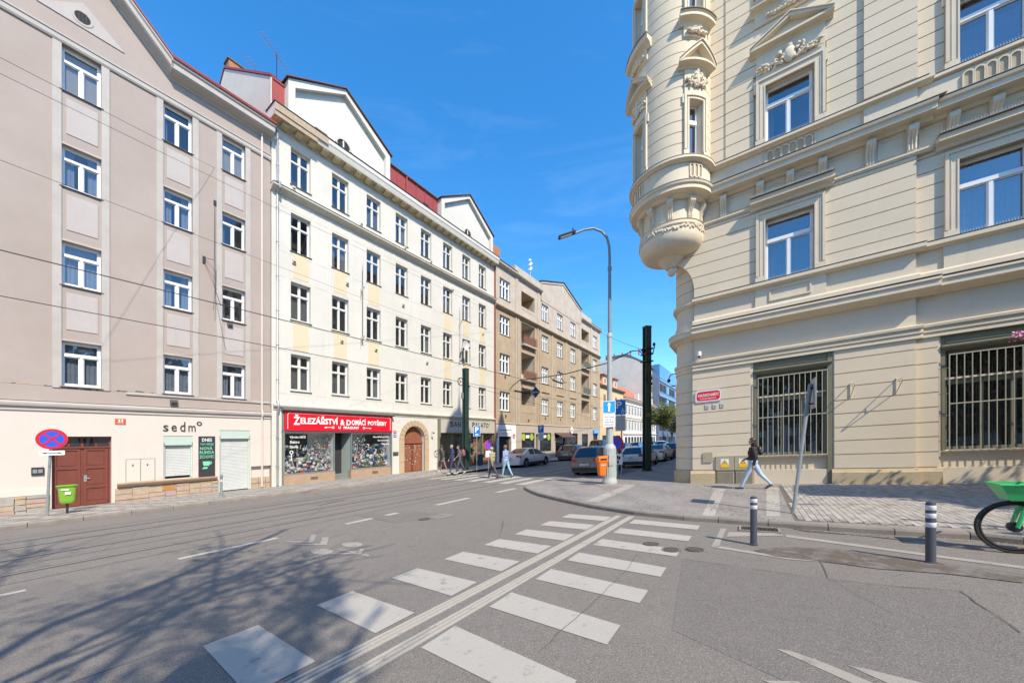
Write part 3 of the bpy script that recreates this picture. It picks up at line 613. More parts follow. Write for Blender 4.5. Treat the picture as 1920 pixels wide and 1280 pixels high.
for i,(a,b) in enumerate(((7.62,7.95),(7.97,8.28),(8.3,8.47))):
    for z,h in ((.42,.28),(.72,.30)): MB().box(a,b,.09,.15,z,z+h-.012).build('stone','stone_b',b1)
MB().sweep([(-.02,1.03),(-.16,1.08),(-.22,1.17),(-.22,1.20),(-.02,1.23)],3.05,6.2).build('stone_ledge','shop_stone',b1,recalc=True)
# roller shutters
def shutter(x0,x1,z0,z1,bot):
    t=MB().box(x0,x1,.0,.28,z1-.28,z1).box(x0,x0+.06,.06,.28,z0,z1-.28).box(x1-.06,x1,.06,.28,z0,z1-.28).build('shutter_frame','mintframe',b1)
    MB().box(x0+.03,x1-.03,-.01,.09,z1-.40,z1-.28).build('shutter_box','mintframe',t)
    z=bot
    while z<z1-.40: MB().sweep([(.13,z+.004),(.118,z+.012),(.118,z+.055),(.13,z+.066),(.16,z+.066),(.16,z+.004)],x0+.06,x1-.06).build('shutter_slat','shutter',t,recalc=True); z+=.068
    MB().box(x0,x1,.2,.27,z0,z1-.3).build('dark_opening','dark',t)
shutter(4.40,5.36,1.28,3.09,1.36); shutter(6.33,7.56,.47,3.36,.50); shutter(-3.6,-2.2,1.28,3.09,1.3)
# painted menu board
bd=tag(MB().box(0,.60,-.025,0,0,1.84).build('menu_board','ink',None,k=KL),'tall black menu board with mint chalk lettering between the two white shutters','menu board')
def on_facade(o,frame_rz,X,Y,z): o.location=(X,Y,z+KS*X); o.rotation_euler=(0,0,frame_rz); reg(o,frame_rz); return o
def lpos(x,y=0): X,Y=ps(-20.8,x); return X+math.cos(LRZ+math.pi/2)*y, Y+math.sin(LRZ+math.pi/2)*y
X,Y=lpos(5.55,-.022); on_facade(bd,LRZ,X,Y,1.23)
def lett(parent,rows,m=None,th=.004,bold=0,name='lettering',lab=None):
    for r in rows:
        o=text_mb(r[0],r[1],r[2],r[3],r[4],r[5],r[7] if len(r)>7 else bold,th).build(name,r[6],parent,local=True)
lett(bd,[('DNES',.12,.48,1.60,1.75,-.028,'white_ink',.01),('TAP HEREK',.05,.55,1.43,1.53,-.028,'mint'),('NOVÁ',.05,.5,1.22,1.39,-.028,'mint',.015),('RUNDA',.04,.56,1.04,1.18,-.028,'mint',.015),('ZICHOVEC',.03,.57,.84,.98,-.028,'mint',.01)])
MB().prism([(.18,.50),(.38,.50),(.42,.70),(.14,.70)],-.03,-.025).prism([(.40,.55),(.47,.58),(.48,.68),(.42,.68),(.44,.64),(.43,.6),(.40,.60)],-.03,-.025).prism([(.12,.36),(.3,.36),(.34,.44),(.18,.44)],-.03,-.025).build('cup_drawing','mint',bd,local=True,recalc=True)
sg=thing('wall_sign','dark lettering sedm with a raised ring on the cream wall above the white shutter','shop sign',*lpos(4.38,-.02),3.28,LRZ)
for ch,a,b,c,d in (('s',0,.17,0,.27),('e',.26,.44,0,.27),('d',.54,.72,0,.42),('m',.82,1.07,0,.27)): text_mb(ch,a,b,c,d,-.002,.006,.02).build('letter','ink',sg,local=True)
mb=MB(); mb.lathe([(.055,0),(.095,0),(.095,.02),(.055,.02)],seg=20); mb.v=[(1.20+x,z-.022,.36+y) for x,y,z in mb.v]; mb.build('ring','ink',sg,local=True,recalc=True)
hn=thing('house_number','orange red house number plate 23 above the brown double door','number plate',*lpos(3.0,-.02),3.54,LRZ)
M['numred']=flat('orange_red_enamel',(.55,.10,.03),.4)
MB().box(0,.29,-.02,0,0,.225).build('plate','numred',hn,local=True); lett(hn,[('23',.07,.22,.09,.20,-.021,'white_ink',.02),('KARLÍN',.05,.24,.03,.06,-.021,'white_ink')])
mbx=thing('letter_box','small black double letter box on the cream wall left of the brown door','letter box',*lpos(1.03,-.02),1.72,LRZ); MB().box(0,.27,-.05,0,0,.27).build('body','iron',mbx,local=True)
for a in (.03,.145): MB().box(a,a+.095,-.056,-.05,.07,.2).build('flap','steel',mbx,local=True)
mt=thing('meter_cabinet','flush meter cabinet doors outlined on the cream wall above the stone ledge','cabinet',*lpos(3.30,-.02),1.24,LRZ)
for a in (0,.42): 
    MB().box(a+.012,a+.40,-.008,0,.0,.90).build('cabinet_door','b1cream',mt,local=True); MB().box(a+.17,a+.21,-.010,-.008,.62,.70).build('mark','ink',mt,local=True)
MB().box(-.01,.0,-.01,0,0,.92).box(.405,.415,-.01,0,0,.92).box(.83,.84,-.01,0,0,.92).box(0,.83,-.01,0,.905,.915).build('gap','tin',mt,local=True)
MB().box(4.35,4.75,-.108,-.09,.78,.98).build('brass_hatch',pm('rusty_hatch',(.45,.22,.06),(.36,.16,.05),5),b1)
for x,z in ((6.72,7.9-3.5+.0),): pass
def vent(parent,x,z,w=.2,h=.2,m='tin'):
    v=MB().box(x,x+w,-.10,-.002,z,z+h).build('vent_box',m,parent); MB().box(x+.03,x+w-.03,-.12,-.10,z+.03,z+h*.5).build('vent_hood','iron',v)
vent(b1,4.6,4.42,.24,.22); vent(b1,6.62,8.28,.2,.17)
# plaster crack and bare patch under the first floor
mb=MB(); x=-5.0
while x<4.3:
    w=rnd.uniform(.06,.2); h=rnd.uniform(.015,.05); z=4.86+.03*math.sin(x*2)-.02; mb.prism([(x,z),(x+w,z+rnd.uniform(-.02,.02)),(x+w,z+h),(x+w*.5,z+h*1.4),(x,z+h*.8)],-.006,.01,rnd.randrange(2)); x+=w
mb.build('spalled_edge',['stone_b','tin'],b1,recalc=True)
# wire rosette and stays on the wall
st=thing('wall_anchor','tram wire anchor with steel stays on the pinkish house between the two right window columns','wire anchor',*lpos(5.95,0),0,LRZ,None,5.95)
MB().tube([(6.15,-.02,13.9),(6.02,-.35,9.9),(5.95,-1.4,8.7)],.012,5).tube([(5.75,-.02,11.2),(6.03,-.32,11.1)],.012,5).tube([(5.75,-.02,11.0),(6.1,-.3,10.2)],.01,5).tube([(6.2,-.02,10.8),(6.0,-.35,8.8)],.010,5).build('stay','iron',st); MB().box(6.1,6.2,-.05,0,13.8,14.0).box(5.7,5.8,-.05,0,10.95,11.25).build('wall_plate','iron',st)
# ---------------------------------------------------------------- white house with two gables
b2=left_bld('apartment_house','tall white rendered house with two pointed gables, a hardware shop and a restaurant below',8.52)
X0,X1=8.52,27.76
c2=[9.46,11.75,14.05,16.32,18.61,20.94,23.24,25.46]; r2=[(5.56,7.54),(9.41,11.46),(13.13,15.18),(16.73,18.73)]; w2=1.05
ops=[(a,a+w2,c,d) for a in c2 for c,d in r2]
mb=MB(); wall(mb,X0,X1,4.70,20.0,ops,dp=.30); mb.box(X0,X1,1.35,11,4.6,20.0).quad((X0,0,4.7),(X0,1.35,4.7),(X0,1.35,20),(X0,0,20)).quad((X1,0,4.7),(X1,1.35,4.7),(X1,1.35,20),(X1,0,20)).quad((X0,0,20),(X1,0,20),(X1,1.35,20),(X0,1.35,20)).quad((X0,0,4.65),(X1,0,4.65),(X1,1.35,4.65),(X0,1.35,4.65)).box(X0,X1,1.4,11,.1,4.6).quad((X0,0,.1),(X0,1.4,.1),(X0,1.4,4.7),(X0,0,4.7)); mb.build('upper_wall','b2wall',b2)
shop=(9.0,15.92,.2,4.47); rest=(20.50,27.66,.2,4.50); 
mb=MB(); xs=[]; 
# arch outline cut from the ground floor wall
def archpts(cx,r,zs,n=16,zb=.2): return [(cx-r,zb)]+[(cx-r*math.cos(math.pi*i/n),zs+r*math.sin(math.pi*i/n)) for i in range(n+1)]+[(cx+r,zb)]
acx,ar,azs=17.99,.97,2.85
wall(mb,X0,X1,.2,4.70,[shop,rest,(acx-ar,acx+ar,.2,azs+ar)],y=-.01,dp=.45)
P=archpts(acx,ar,azs,16,azs)
for i in range(1,17):
    (a,b),(c,d)=P[i],P[i+1]; mb.quad((a,-.01,b),(c,-.01,d),(c,-.01,azs+ar),(a,-.01,azs+ar)); mb.quad((a,-.01,b),(a,.44,b),(c,.44,d),(c,-.01,d))
mb.build('ground_floor_wall','b2wall',b2)
for i in range(18):                             # voussoirs and jamb stones of the doorway
    if i<12: a0,a1=math.pi*i/12,math.pi*(i+1)/12; q=lambda r,a:(acx-r*math.cos(a),azs+r*math.sin(a)); P=[q(ar,a0+.010),q(ar,a1-.010),q(1.38,a1-.010),q(1.38,a0+.010)]
    else: k=(i-12)%3; s=-1 if i<15 else 1; z0=.42+k*.81; P=[(acx+s*ar,z0),(acx+s*ar,z0+.80),(acx+s*1.38,z0+.80),(acx+s*1.38,z0)]
    MB().prism(P,-.06,.05).build('arch_stone','arch_stone',b2,recalc=True)
dd=MB(); dd.box(acx-ar,acx+ar,.28,.33,.3,2.62).prism(archpts(acx,ar,azs,16,2.62),.30,.34); dd=dd.build('door','door_old',b2,recalc=True)
MB().box(acx-ar,acx+ar,.20,.30,2.56,2.72).build('door_lintel','door_old',dd)
for x0,x1 in ((acx-.92,acx-.04),(acx+.04,acx+.92)):
    for z0,z1 in ((.55,1.35),(1.5,2.45)): MB().box(x0+.07,x1-.07,.26,.285,z0,z1).box(x0,x0+.05,.25,.285,.45,2.55).box(x1-.05,x1,.25,.285,.45,2.55).build('door_panel','door_old',dd)
gr=MB()
for i in range(40):
    x=acx+rnd.uniform(-.85,.75); z=rnd.uniform(.9,2.4); gr.prism([(x,z),(x+rnd.uniform(.03,.14),z+rnd.uniform(-.02,.03)),(x+rnd.uniform(.02,.1),z+rnd.uniform(.02,.06))],.243,.247,0)
gr=gr.build('scribbles','white_ink',dd); gr['kind']='stuff'
for j,(a,kk) in enumerate(zip(c2,range(8))):
    for i,(c,d) in enumerate(r2):
        if i in (1,2) and j not in (3,4): MB().box(a+.12,a+w2-.12,-.012,.02,r2[i-1][1]+.22,c-.1).build('spandrel_panel','b2yellow',b2)
    MB().box(a-.22,a-.06,-.012,.02,5.0,15.9).build('lesene','b2wall',b2); MB().box(a+w2+.06,a+w2+.22,-.012,.02,5.0,15.9).build('lesene','b2wall',b2)
for z in (7.64,9.2,11.56,12.9,15.28,18.82,5.35):
    MB().box(X0+.15,X1-.1,-.006,.0,z,z+.025).build('plaster_line','b2corn',b2)
k2=kit(w2,2.0,2,2,.68,.20,KL,fm='greywhite_frame',gm='glass_b2',fr=.065,mw=.085,tw=.09)
for j,a in enumerate(c2):
    for i,(c,d) in enumerate(r2):
        cu=(4,None,4,2)[(i*3+j*5)%4] if i else (2 if j<3 else 4)
        if (i*8+j)%5==2: cu=1
        o=window(b2,k2,a,c,c=cu); o.scale=(1,1,(d-c)/2.0)
# cornices
cornice([(.1,4.47),(-.05,4.47),(-.05,4.55),(-.14,4.60),(-.18,4.66),(-.18,4.74),(0,4.80),(.1,4.80)],X0+.05,X1,'string_course','b2corn',b2)
cornice([(.1,15.86),(-.06,15.86),(-.10,15.93),(-.28,16.0),(-.34,16.06),(-.34,16.16),(0,16.26),(.1,16.26)],X0-.05,X1,'string_course','b2corn',b2)
MB().box(X0-.06,X1+.01,-.37,0,16.16,16.18).build('cornice_flashing','tin',b2)
cornice([(.1,19.35),(-.05,19.35),(-.07,19.42),(-.12,19.45),(.1,19.45)],X0,X1,'main_cornice','b2corn',b2)
cornice([(.1,19.45),(-.50,19.45),(-.52,19.5),(-.58,19.72),(-.62,19.78),(-.62,20.02),(.4,20.04),(.4,19.45)],X0-.1,X1+.05,'main_cornice','b2wall',b2)
MB().box(X0-.1,X1+.05,-.50,-.03,19.435,19.448).build('soffit','soffit',b2)
MB().box(X0-.1,11.2,-.632,-.62,19.66,20.02).box(X0-.1,10.6,-.60,-.50,19.41,19.60).build('bare_plaster_patch','stone_b',b2)
MB().box(X0-.14,X1+.08,-.66,.4,20.04,20.07).build('cornice_flashing','black',b2)
x=X0+.35
while x<X1-.3: MB().sweep([(-.47,19.435),(-.47,19.38),(-.40,19.30),(-.08,19.28),(-.08,19.435)],x,x+.34).build('modillion','soffit',b2,recalc=True); x+=.70
def gable(par,x0,x1,zb,zs,za,y,wm,tm,capm,arch=None,ov=.26,pier=.35):
    xm=(x0+x1)/2; t=par
    pts=[(x0,zb),(x1,zb),(x1,zs),(xm,za),(x0,zs)]
    MB().prism(pts,y,y+.5).build('gable_wall',wm,t,recalc=True)
    for sx,xa in ((1,x0),(-1,x1)):
        MB().prism([(xa,zs+.02),(xm,za+.02),(xm,za-.28),(xa+sx*pier,zs-.22+.0),(xa+sx*pier,zb),(xa,zb)],y-ov,y).build('gable_moulding',tm,t,recalc=True)
        MB().prism([(xa-sx*.12,zs+.0),(xm,za+.03),(xm,za+.08),(xa-sx*.12,zs+.05)],y-ov-.12,y+.6).build('gable_coping',capm,t,recalc=True)
    if arch:
        cx,z0,r=arch; o=MB().prism([(cx-r,z0)]+[(cx-r*math.cos(math.pi*i/12),z0+.45+r*math.sin(math.pi*i/12)) for i in range(13)]+[(cx+r,z0)],y-.004,y+.01).build('arched_window','dark',t,recalc=True)
        MB().box(cx-.04,cx+.04,y-.03,y-.005,z0,z0+.45+r*.98).box(cx-r,cx-r+.05,y-.03,y-.005,z0,z0+.5).box(cx+r-.05,cx+r,y-.03,y-.005,z0,z0+.5).build('frame','white_frame',o)
        MB().prism([(cx-(r+.12)*math.cos(math.pi*i/12),z0+.45+(r+.12)*math.sin(math.pi*i/12)) for i in range(13)]+[(cx-r*math.cos(math.pi*i/12),z0+.45+r*math.sin(math.pi*i/12)) for i in range(12,-1,-1)],y-.06,y).build('hood','b2corn',o,recalc=True)
M['coping']=flat('dark_red_coping',(.15,.06,.05),.6)
gable(b2,9.22,15.66,20.05,22.05,24.0,.0,'b2wall','b2wall','coping',(12.45,20.2,.42))
gable(b2,20.5,27.25,20.05,21.9,23.95,.0,'b2wall','b2wall','coping',(23.9,20.2,.42))
MB().box(10.75,11.45,-.05,.0,20.1,20.7).build('vent_opening','tin',b2)
for xa,xb in ((8.6,9.2),(15.7,20.46),(27.3,27.76)):
    mb=MB().sweep([(.15,20.05),(.15,21.75),(.10,21.80),(.10,21.88),(3,23.4),(3,20.05)],xa,xb).build('mansard_roof','red_tin',b2,recalc=True)
    x=xa
    while x<xb: MB().box(x,x+.035,.11,.15,20.07,21.78).build('standing_seam','red_tin',mb); x+=.85
MB().box(15.6,20.5,.02,.12,21.86,21.95).build('roof_edge','tin',b2)
MB().box(19.0,19.5,.10,.16,20.3,20.9).build('roof_hatch','dark',b2)
MB().tube([(17.35,.08,20.1),(17.35,.08,21.9)],.05,6).build('downpipe','red_tin',b2)
mb=MB(); mb.prism([(.16,19.9),(.16,21.85),(6.4,26.2),(11.5,22),(11.5,19.9)],X0+.02,X0+.4,axis='x'); mb.build('firewall','firewall',b2,recalc=True)
mb=MB().prism([(.14,21.87),(6.4,26.24),(11.6,22.0),(11.6,22.08),(6.4,26.36),(.10,21.97)],X0-.03,X0+.5,axis='x').build('firewall_coping','red_tin',b2,recalc=True)
mb=MB(); mb.add([(X0+.4,.2,21.8),(X1,.2,21.8),(X1,6.4,26.1),(X0+.4,6.4,26.1),(X0+.4,11.5,22),(X1,11.5,22)],[(0,1,2,3),(3,2,5,4)]); mb.build('roof','tiles',b2)
for x,y in ((9.0,6.1),(14,5.6),(19,5.6)):
    ch=MB().box(x-.35,x+.75,y,y+.6,24.5,26.75).build('chimney','brick',b2); MB().box(x-.42,x+.82,y-.06,y+.66,26.75,26.83).build('chimney_cap','tin',ch)
# pipes
zp=MB().tube([(8.76,-.10,.5),(8.76,-.10,4.3),(8.76,-.22,4.5),(8.76,-.22,4.8),(8.76,-.10,4.95),(8.76,-.10,15.7),(8.76,-.40,15.95),(8.76,-.40,16.2),(8.76,-.10,16.45),(8.76,-.10,19.2)],.055,8).build('downpipe','zinc',b2,smooth=True)
for z in (1.5,3.0,6,7.8,9.6,11.4,13.2,15,17.2,18.6): MB().lathe([(.065,z),(.072,z+.01),(.072,z+.05),(.065,z+.06)],8.76,-.10,10).build('pipe_clamp','zinc',zp)
for x,z in ((9.52,12.45),(12.6,12.35),(12.25,8.75),(14.62,8.7),(16.85,12.3),(19.1,8.6),(17.0,16.3),(14.55-1.0,16.9-.45),(9.5,16.25),(19.5,15.95+.5),(25.9,12.4),(21.9,15.1)):
    if 15.8<z<16.4: z=16.42
    vent(b2,x,z,.17,.2,'b2corn')
for xx,z0,z1 in ((13.61,8.42,14.0),(22.77,8.7,14.1)):
    t=thing('wall_mast','rusty pole on two wall brackets '+('above the hardware shop' if xx<20 else 'beside the satellite dish over the restaurant'),'mast',*lpos(xx,0),0,LRZ,'poles bracketed to the white house',xx)
    MB().tube([(xx,-.3,z0+.8),(xx,-.3,z1)],.03,6).tube([(xx,-.3,z1),(xx,-.3,z1+.3)],.015,5).build('pole','sign_grey',t)
    for z in (z0+.9,z0+4.0): MB().prism([(0,z),(-.42,z+.05),(-.36,z-.04),(-.1,z-.25),(0,z-.75)],xx-.03,xx+.03,axis='x').build('bracket','b2corn',t,recalc=True)
t=thing('satellite_dish','round grey satellite dish on a wall bracket over the restaurant sign','satellite dish',*lpos(22.9,0),0,LRZ,None,22.9)
mb=MB(); mb.lathe([(0,.0),(.15,.01),(.30,.04),(.43,.09),(.44,.10),(.43,.11),(.30,.06),(.15,.03),(0,.02)],seg=24); mb.v=[(22.95+x,-.60-z+.12*y,10.62+y) for x,y,z in mb.v]; mb.build('dish','sign_grey',t,smooth=True,recalc=True)
MB().tube([(22.95,-.6,10.5),(22.95,-.25,10.2),(22.95,0,10.0)],.025,6).tube([(22.95,-.62,10.25),(22.95,-1.0,10.35)],.012,5).box(22.9,23.0,-1.08,-1.0,10.3,10.42).build('arm','iron',t)
# roof aerials
for x,y,h,lb in ((9.6,2.0,2.6,'tall rooftop aerial with long boom on the white house'),(9.35,3.2,1.8,'shorter rooftop aerial left of the tall one on the white house')):
    t=thing('roof_aerial',lb,'aerial',*lpos(x,y),22.6,LRZ,'roof aerials')
    MB().tube([(0,0,-.5),(0,0,h)],.025,5).build('mast','iron',t,local=True)
    bm_=MB().tube([(-1.0,-.6,h-.15),(.9,.5,h-.05)],.015,4)
    for k in range(12): q=-1+k*.165; bm_.tube([(q-.14,-.6*0+q*.57+.22,h-.1),(q+.14,q*.57-.22,h-.1)],.007,3)
    bm_.build('boom','steel',t,local=True)
# -- hardware shop
sh=thing('hardware_shop_front','hardware shop front with red fascia, two crowded display windows and a recessed door','shop front',*lpos(9.0,0),0,LRZ,None,9.0)
cornice([(.1,4.42),(-.30,4.42),(-.36,4.47),(-.36,4.54),(.1,4.56)],8.95,16.0,'canopy','shop_metal',sh)
MB().box(9.0,9.06,-.14,.4,.45,4.42).box(15.86,15.92,-.14,.4,.45,4.42).box(9.0,15.92,-.14,.4,3.28,3.40).build('frame','shop_metal',sh)
fs=MB().box(9.07,15.85,-.20,-.14,3.37,4.43).build('fascia','shop_red',sh)
mb=MB(); y=-.206
mb.box(9.2,9.225,y,y+.006,3.46,4.22).box(15.70,15.725,y,y+.006,3.46,4.22).box(9.34,15.58,y,y+.006,4.29,4.31)
for cx,a in ((9.34,90),(15.58,0)):
    for k in range(6):
        t0=rad(a+15*k); t1=rad(a+15*(k+1)); q=lambda r,t:(cx+r*math.cos(t)*1.0,4.19+r*math.sin(t)); mb.prism([q(.115,t0),q(.14,t0),q(.14,t1),q(.115,t1)],y,y+.006)
mb.build('border_line','white_ink',fs,recalc=True)
for body,a,b,c,d in (('Ž',9.50,9.83,3.68,4.25),('ELEZÁŘSTVÍ',9.86,12.0,3.74,4.20),('&',12.14,12.42,3.72,4.06),('D',12.53,12.83,3.72,4.06),('OMÁCÍ',12.87,13.85,3.74,4.16),('POTŘEBY',14.0,15.42,3.76,4.12),('U',12.02,12.17,3.50,3.66),('PRAGUNY',12.35,13.38,3.50,3.66)):
    text_mb(body,a,b,c,d,-.202,.030,.006).build('letter','white_ink',fs)
for cx,s in ((11.7,-1),(13.72,1)):
    mb=MB(); mb.lathe([(.045,0),(.075,0),(.075,.006),(.045,.006)],seg=14); mb.v=[(cx+x,-.207+z,3.58+yy) for x,yy,z in mb.v]; mb.box(min(cx+s*.07,cx+s*.5),max(cx+s*.07,cx+s*.5),-.207,-.201,3.565,3.595).box(min(cx+s*.4,cx+s*.5),max(cx+s*.4,cx+s*.5),-.207,-.201,3.53,3.565); mb.build('key_emblem','white_ink',fs,recalc=True)
def displ(x0,x1,z0,z1,parent,y=.02,dep=.9,back='b2wall'):
    MB().quad((x0,y+dep,z0),(x1,y+dep,z0),(x1,y+dep,z1),(x0,y+dep,z1)).quad((x0,y,z0),(x0,y,z1),(x0,y+dep,z1),(x0,y+dep,z0)).quad((x1,y,z0),(x1,y+dep,z0),(x1,y+dep,z1),(x1,y,z1)).quad((x0,y,z0),(x0,y+dep,z0),(x1,y+dep,z0),(x1,y,z0)).quad((x0,y,z1),(x1,y,z1),(x1,y+dep,z1),(x0,y+dep,z1)).build('display_recess',back,parent)
    g=MB().quad((x0,y-.02,z0),(x1,y-.02,z0),(x1,y-.02,z1),(x0,y-.02,z1)).build('pane','shop_glass',parent); return g
M['side_glass']=flat('grey_green_side_pane',(.30,.35,.33),.3)
PAL=[('w0',(.7,.7,.68)),('w1',(.35,.36,.38)),('w2',(.06,.07,.08)),('w3',(.5,.06,.06)),('w4',(.05,.12,.35)),('w5',(.12,.25,.08)),('w6',(.55,.35,.08)),('w7',(.28,.16,.09)),('w8',(.6,.45,.55)),('w9',(.1,.35,.4))]
for n,c in PAL: M[n]=flat('merchandise_'+n,c,.5)
def goods(x0,x1,z0,z1,n,parent,y=.08,dens=None,seed=1,pal=(0,0,0,0,1,1,2,3,4,5,6,7,8,9),sz=(.03,.16)):
    r=random.Random(seed); mb=MB()
    for i in range(n):
        x=r.uniform(x0,x1); z=z0+(z1-z0)*r.random()**1.3; w=r.uniform(*sz); h=r.uniform(*sz)*1.2; w=min(w,x1-x); yy=y+r.uniform(0,.5); m=r.choice(list(pal))
        if r.random()<.5: mb.box(x,x+w,yy,yy+.05,z,min(z+h,z1),m)
        elif r.random()<.5: mb.ell((x+w/2,yy,min(z+w/2,z1-w/2)),(w/2,w/2,w/2),8,m)
        else: mb.tube([(x,yy,z),(x+r.uniform(-.1,.1),yy+.05,min(z+h*2.5,z1))],.012,5,m)
    o=mb.build('window_goods',[p[0] for p in PAL],parent); o['kind']='stuff'; return o
for x0,x1,sd in ((9.10,11.83,3),(12.95,15.84,4)):
    w=MB().box(x0-.03,x0+.02,-.10,-.02,1.0,3.28).box(x1-.02,x1+.03,-.10,-.02,1.0,3.28).box(x0+.02,x1-.02,-.10,-.02,1.0,1.06).box(x0+.02,x1-.02,-.10,-.02,3.22,3.28).build('display_window','shop_metal',sh)
    g=displ(x0,x1,1.0,3.28,w,-.02,.9,'white_ink')
    goods(x0+.1,x1-.1,1.05,1.9,260,w,seed=sd,sz=(.06,.26)); goods(x0+.1,x1-.1,1.3,2.6,170,w,seed=sd+10,sz=(.04,.2))
    goods((x0+1.55) if sd==3 else x0+.05,x1-.08 if sd==3 else x0+1.2,1.3,3.1,170,w,seed=sd+20,pal=(0,0,1,1,2,8,5),sz=(.02,.09),y=.02)
    MB().box(x0+.3 if sd==3 else x1-1.5,x0+1.5 if sd==3 else x1-.3,.55,.58,1.9,3.2).build('dark_panel','dark',w)
    gl=(('Výroba klíčů',x0+.28,x0+1.1,2.93,3.11),('Elektro',x0+.30,x0+.78,2.68,2.83),('Sanita',x0+.30,x0+.72,2.43,2.57)) if sd==3 else (('Kancelářské potřeby',x1-1.35,x1-.12,2.95,3.09),('Bytové doplňky',x1-1.0,x1-.12,2.72,2.85),('Galanterie',x1-.68,x1-.12,2.50,2.62))
    for t in gl: text_mb(t[0],*t[1:],-.043,.015,.003).build('letter','white_ink',g)
    MB().box(x0-.05,x1+.05,-.10,.35,.2,.99).build('stall_riser','shop_stone',sh); MB().box((x0+x1)/2,(x0+x1)/2+.4,-.106,-.10,.62,.78).build('vent_grille','tin',sh)
mb=MB(); mb.lathe([(.06,0),(.1,0),(.1,.004),(.06,.004)],seg=14); mb.v=[(9.47+x,-.046+z,2.2+y) for x,y,z in mb.v]; mb.box(9.45,9.49,-.046,-.042,1.75,2.12); mb.build('key_sticker','white_ink',w,recalc=True)
dr=MB().box(11.9,12.9,.75,.8,.3,3.25).build('door','dark',sh); MB().box(11.9,11.98,.70,.75,.45,3.25).box(12.82,12.9,.70,.75,.45,3.25).box(11.98,12.82,.70,.75,.45,.8).build('door_frame','shop_metal',dr)
MB().quad((12.95,-.02,.45),(12.78,.75,.45),(12.78,.75,3.28),(12.95,-.02,3.28)).build('side_pane','side_glass',sh); MB().quad((11.85,-.02,.45),(11.85,.75,.45),(11.85,.75,3.28),(11.85,-.02,3.28)).build('side_pane','shop_metal',sh)
MB().tube([(12.05,.66,1.1),(12.05,.60,1.2),(12.05,.60,1.9),(12.05,.66,2.0)],.018,6).build('handle','steel',dr)
MB().box(11.9,12.9,-.1,.75,.42,.47).build('threshold','kerb',sh)
# -- number plates, letter boxes by the arch
for z,m,tx,lb in ((3.27,'sign_red','97','red house number plate above the blue one left of the arched door'),(3.0,'sign_blue','65','blue house number plate under the red one left of the arched door')):
    t=thing('house_number',lb,'number plate',*lpos(16.12,-.01),z,LRZ,'house number plates'); MB().box(0,.24,-.02,0,0,.2).build('plate',m,t,local=True); lett(t,[(tx,.05,.19,.05,.15,-.021,'white_ink',.02)])
t=thing('letter_box','row of dark letter boxes beside the arched doorway','letter box',*lpos(16.08,-.01),1.75,LRZ); MB().box(0,.42,-.06,0,0,.22).build('body','iron',t,local=True)
for k in range(4): MB().box(.02+k*.1,.10+k*.1,-.065,-.06,.05,.17).build('flap','tin',t,local=True)
t=thing('wall_lamp','small lamp on a short arm right of the arched doorway','lamp',*lpos(19.6,-.01),3.35,LRZ); MB().tube([(0,0,0),(0,-.3,.05)],.012,5).build('arm','iron',t,local=True); MB().lathe([(.0,.0),(.05,.0),(.09,-.10),(.08,-.10)],0,-.3,10).build('shade','iron',t,local=True)
# -- restaurant front
rs=thing('restaurant_front','restaurant front with beige fascia lettering, olive window frames and brick base','shop front',*lpos(20.5,0),0,LRZ,None,20.5)
M['fascia']=pm('beige_fascia',(.47,.43,.36),(.43,.39,.33),1,.8,.05,40)
fa=MB().box(20.52,27.64,-.16,.3,3.34,4.42).build('fascia','fascia',rs); MB().box(20.30,20.52,-.16,.3,.45,4.42).box(27.64,27.74,-.16,.3,.45,4.42).build('side_pilaster','olive',rs)
for ch,(a,b) in zip('SANTO PALATO'.replace(' ',''),((21.55,21.95),(22.02,22.42),(22.5,22.85),(22.92,23.25),(23.35,23.8),(24.35,24.68),(24.72,25.12),(25.18,25.45),(25.5,25.9),(25.93,26.25),(26.28,26.68))): text_mb(ch,a,b,3.84,4.28,-.162,.022,.012).build('letter','ink',fa)
text_mb("'",26.78,26.83,4.12,4.26,-.162,.02,.01).build('letter','ink',fa); text_mb('trattoria',22.3,23.4,3.64,3.78,-.162,0,.004).build('letter','sign_grey',fa)
MB().box(22.2,23.9,-.166,-.16,3.50,3.515).box(23.9,25.6,-.166,-.16,3.50,3.515,1).build('rule_line',['leaf2','sign_red'],fa)
MB().box(20.52,27.64,-.05,.3,.2,1.0).build('brick_base',pm('red_brick_base',(.42,.15,.09),(.32,.11,.07),6,.9,.3,20),rs)
M['warm']=pm('warm_restaurant_wall',(.42,.36,.20),(.3,.26,.15),2,.8,0)
for x0,x1 in ((20.60,21.9),(21.95,23.2),(23.5,24.1),(24.2,25.9),(26.0,27.5)):
    w=MB().box(x0-.04,x0+.04,-.05,.03,1.0,3.34).box(x1-.04,x1+.04,-.05,.03,1.0,3.34).box(x0+.04,x1-.04,-.05,.03,1.0,1.08).box(x0+.04,x1-.04,-.05,.03,3.26,3.34).build('display_window','olive',rs); displ(x0,x1,1.0,3.34,w,.03,.6,'warm'); goods(x0+.1,x1-.1,1.05,2.2,40,w,y=.15,seed=int(x0*7),pal=(1,2,5,6,7),sz=(.05,.2))
for x,zz in ((22.4,2.0),(24.6,2.2),(25.2,1.3),(22.5,1.2)): MB().box(x,x+.42,-.06,-.04,zz,zz+.62).build('poster','w2',rs); MB().box(x+.05,x+.37,-.066,-.06,zz+.05,zz+.35).build('poster_picture','w3',rs)
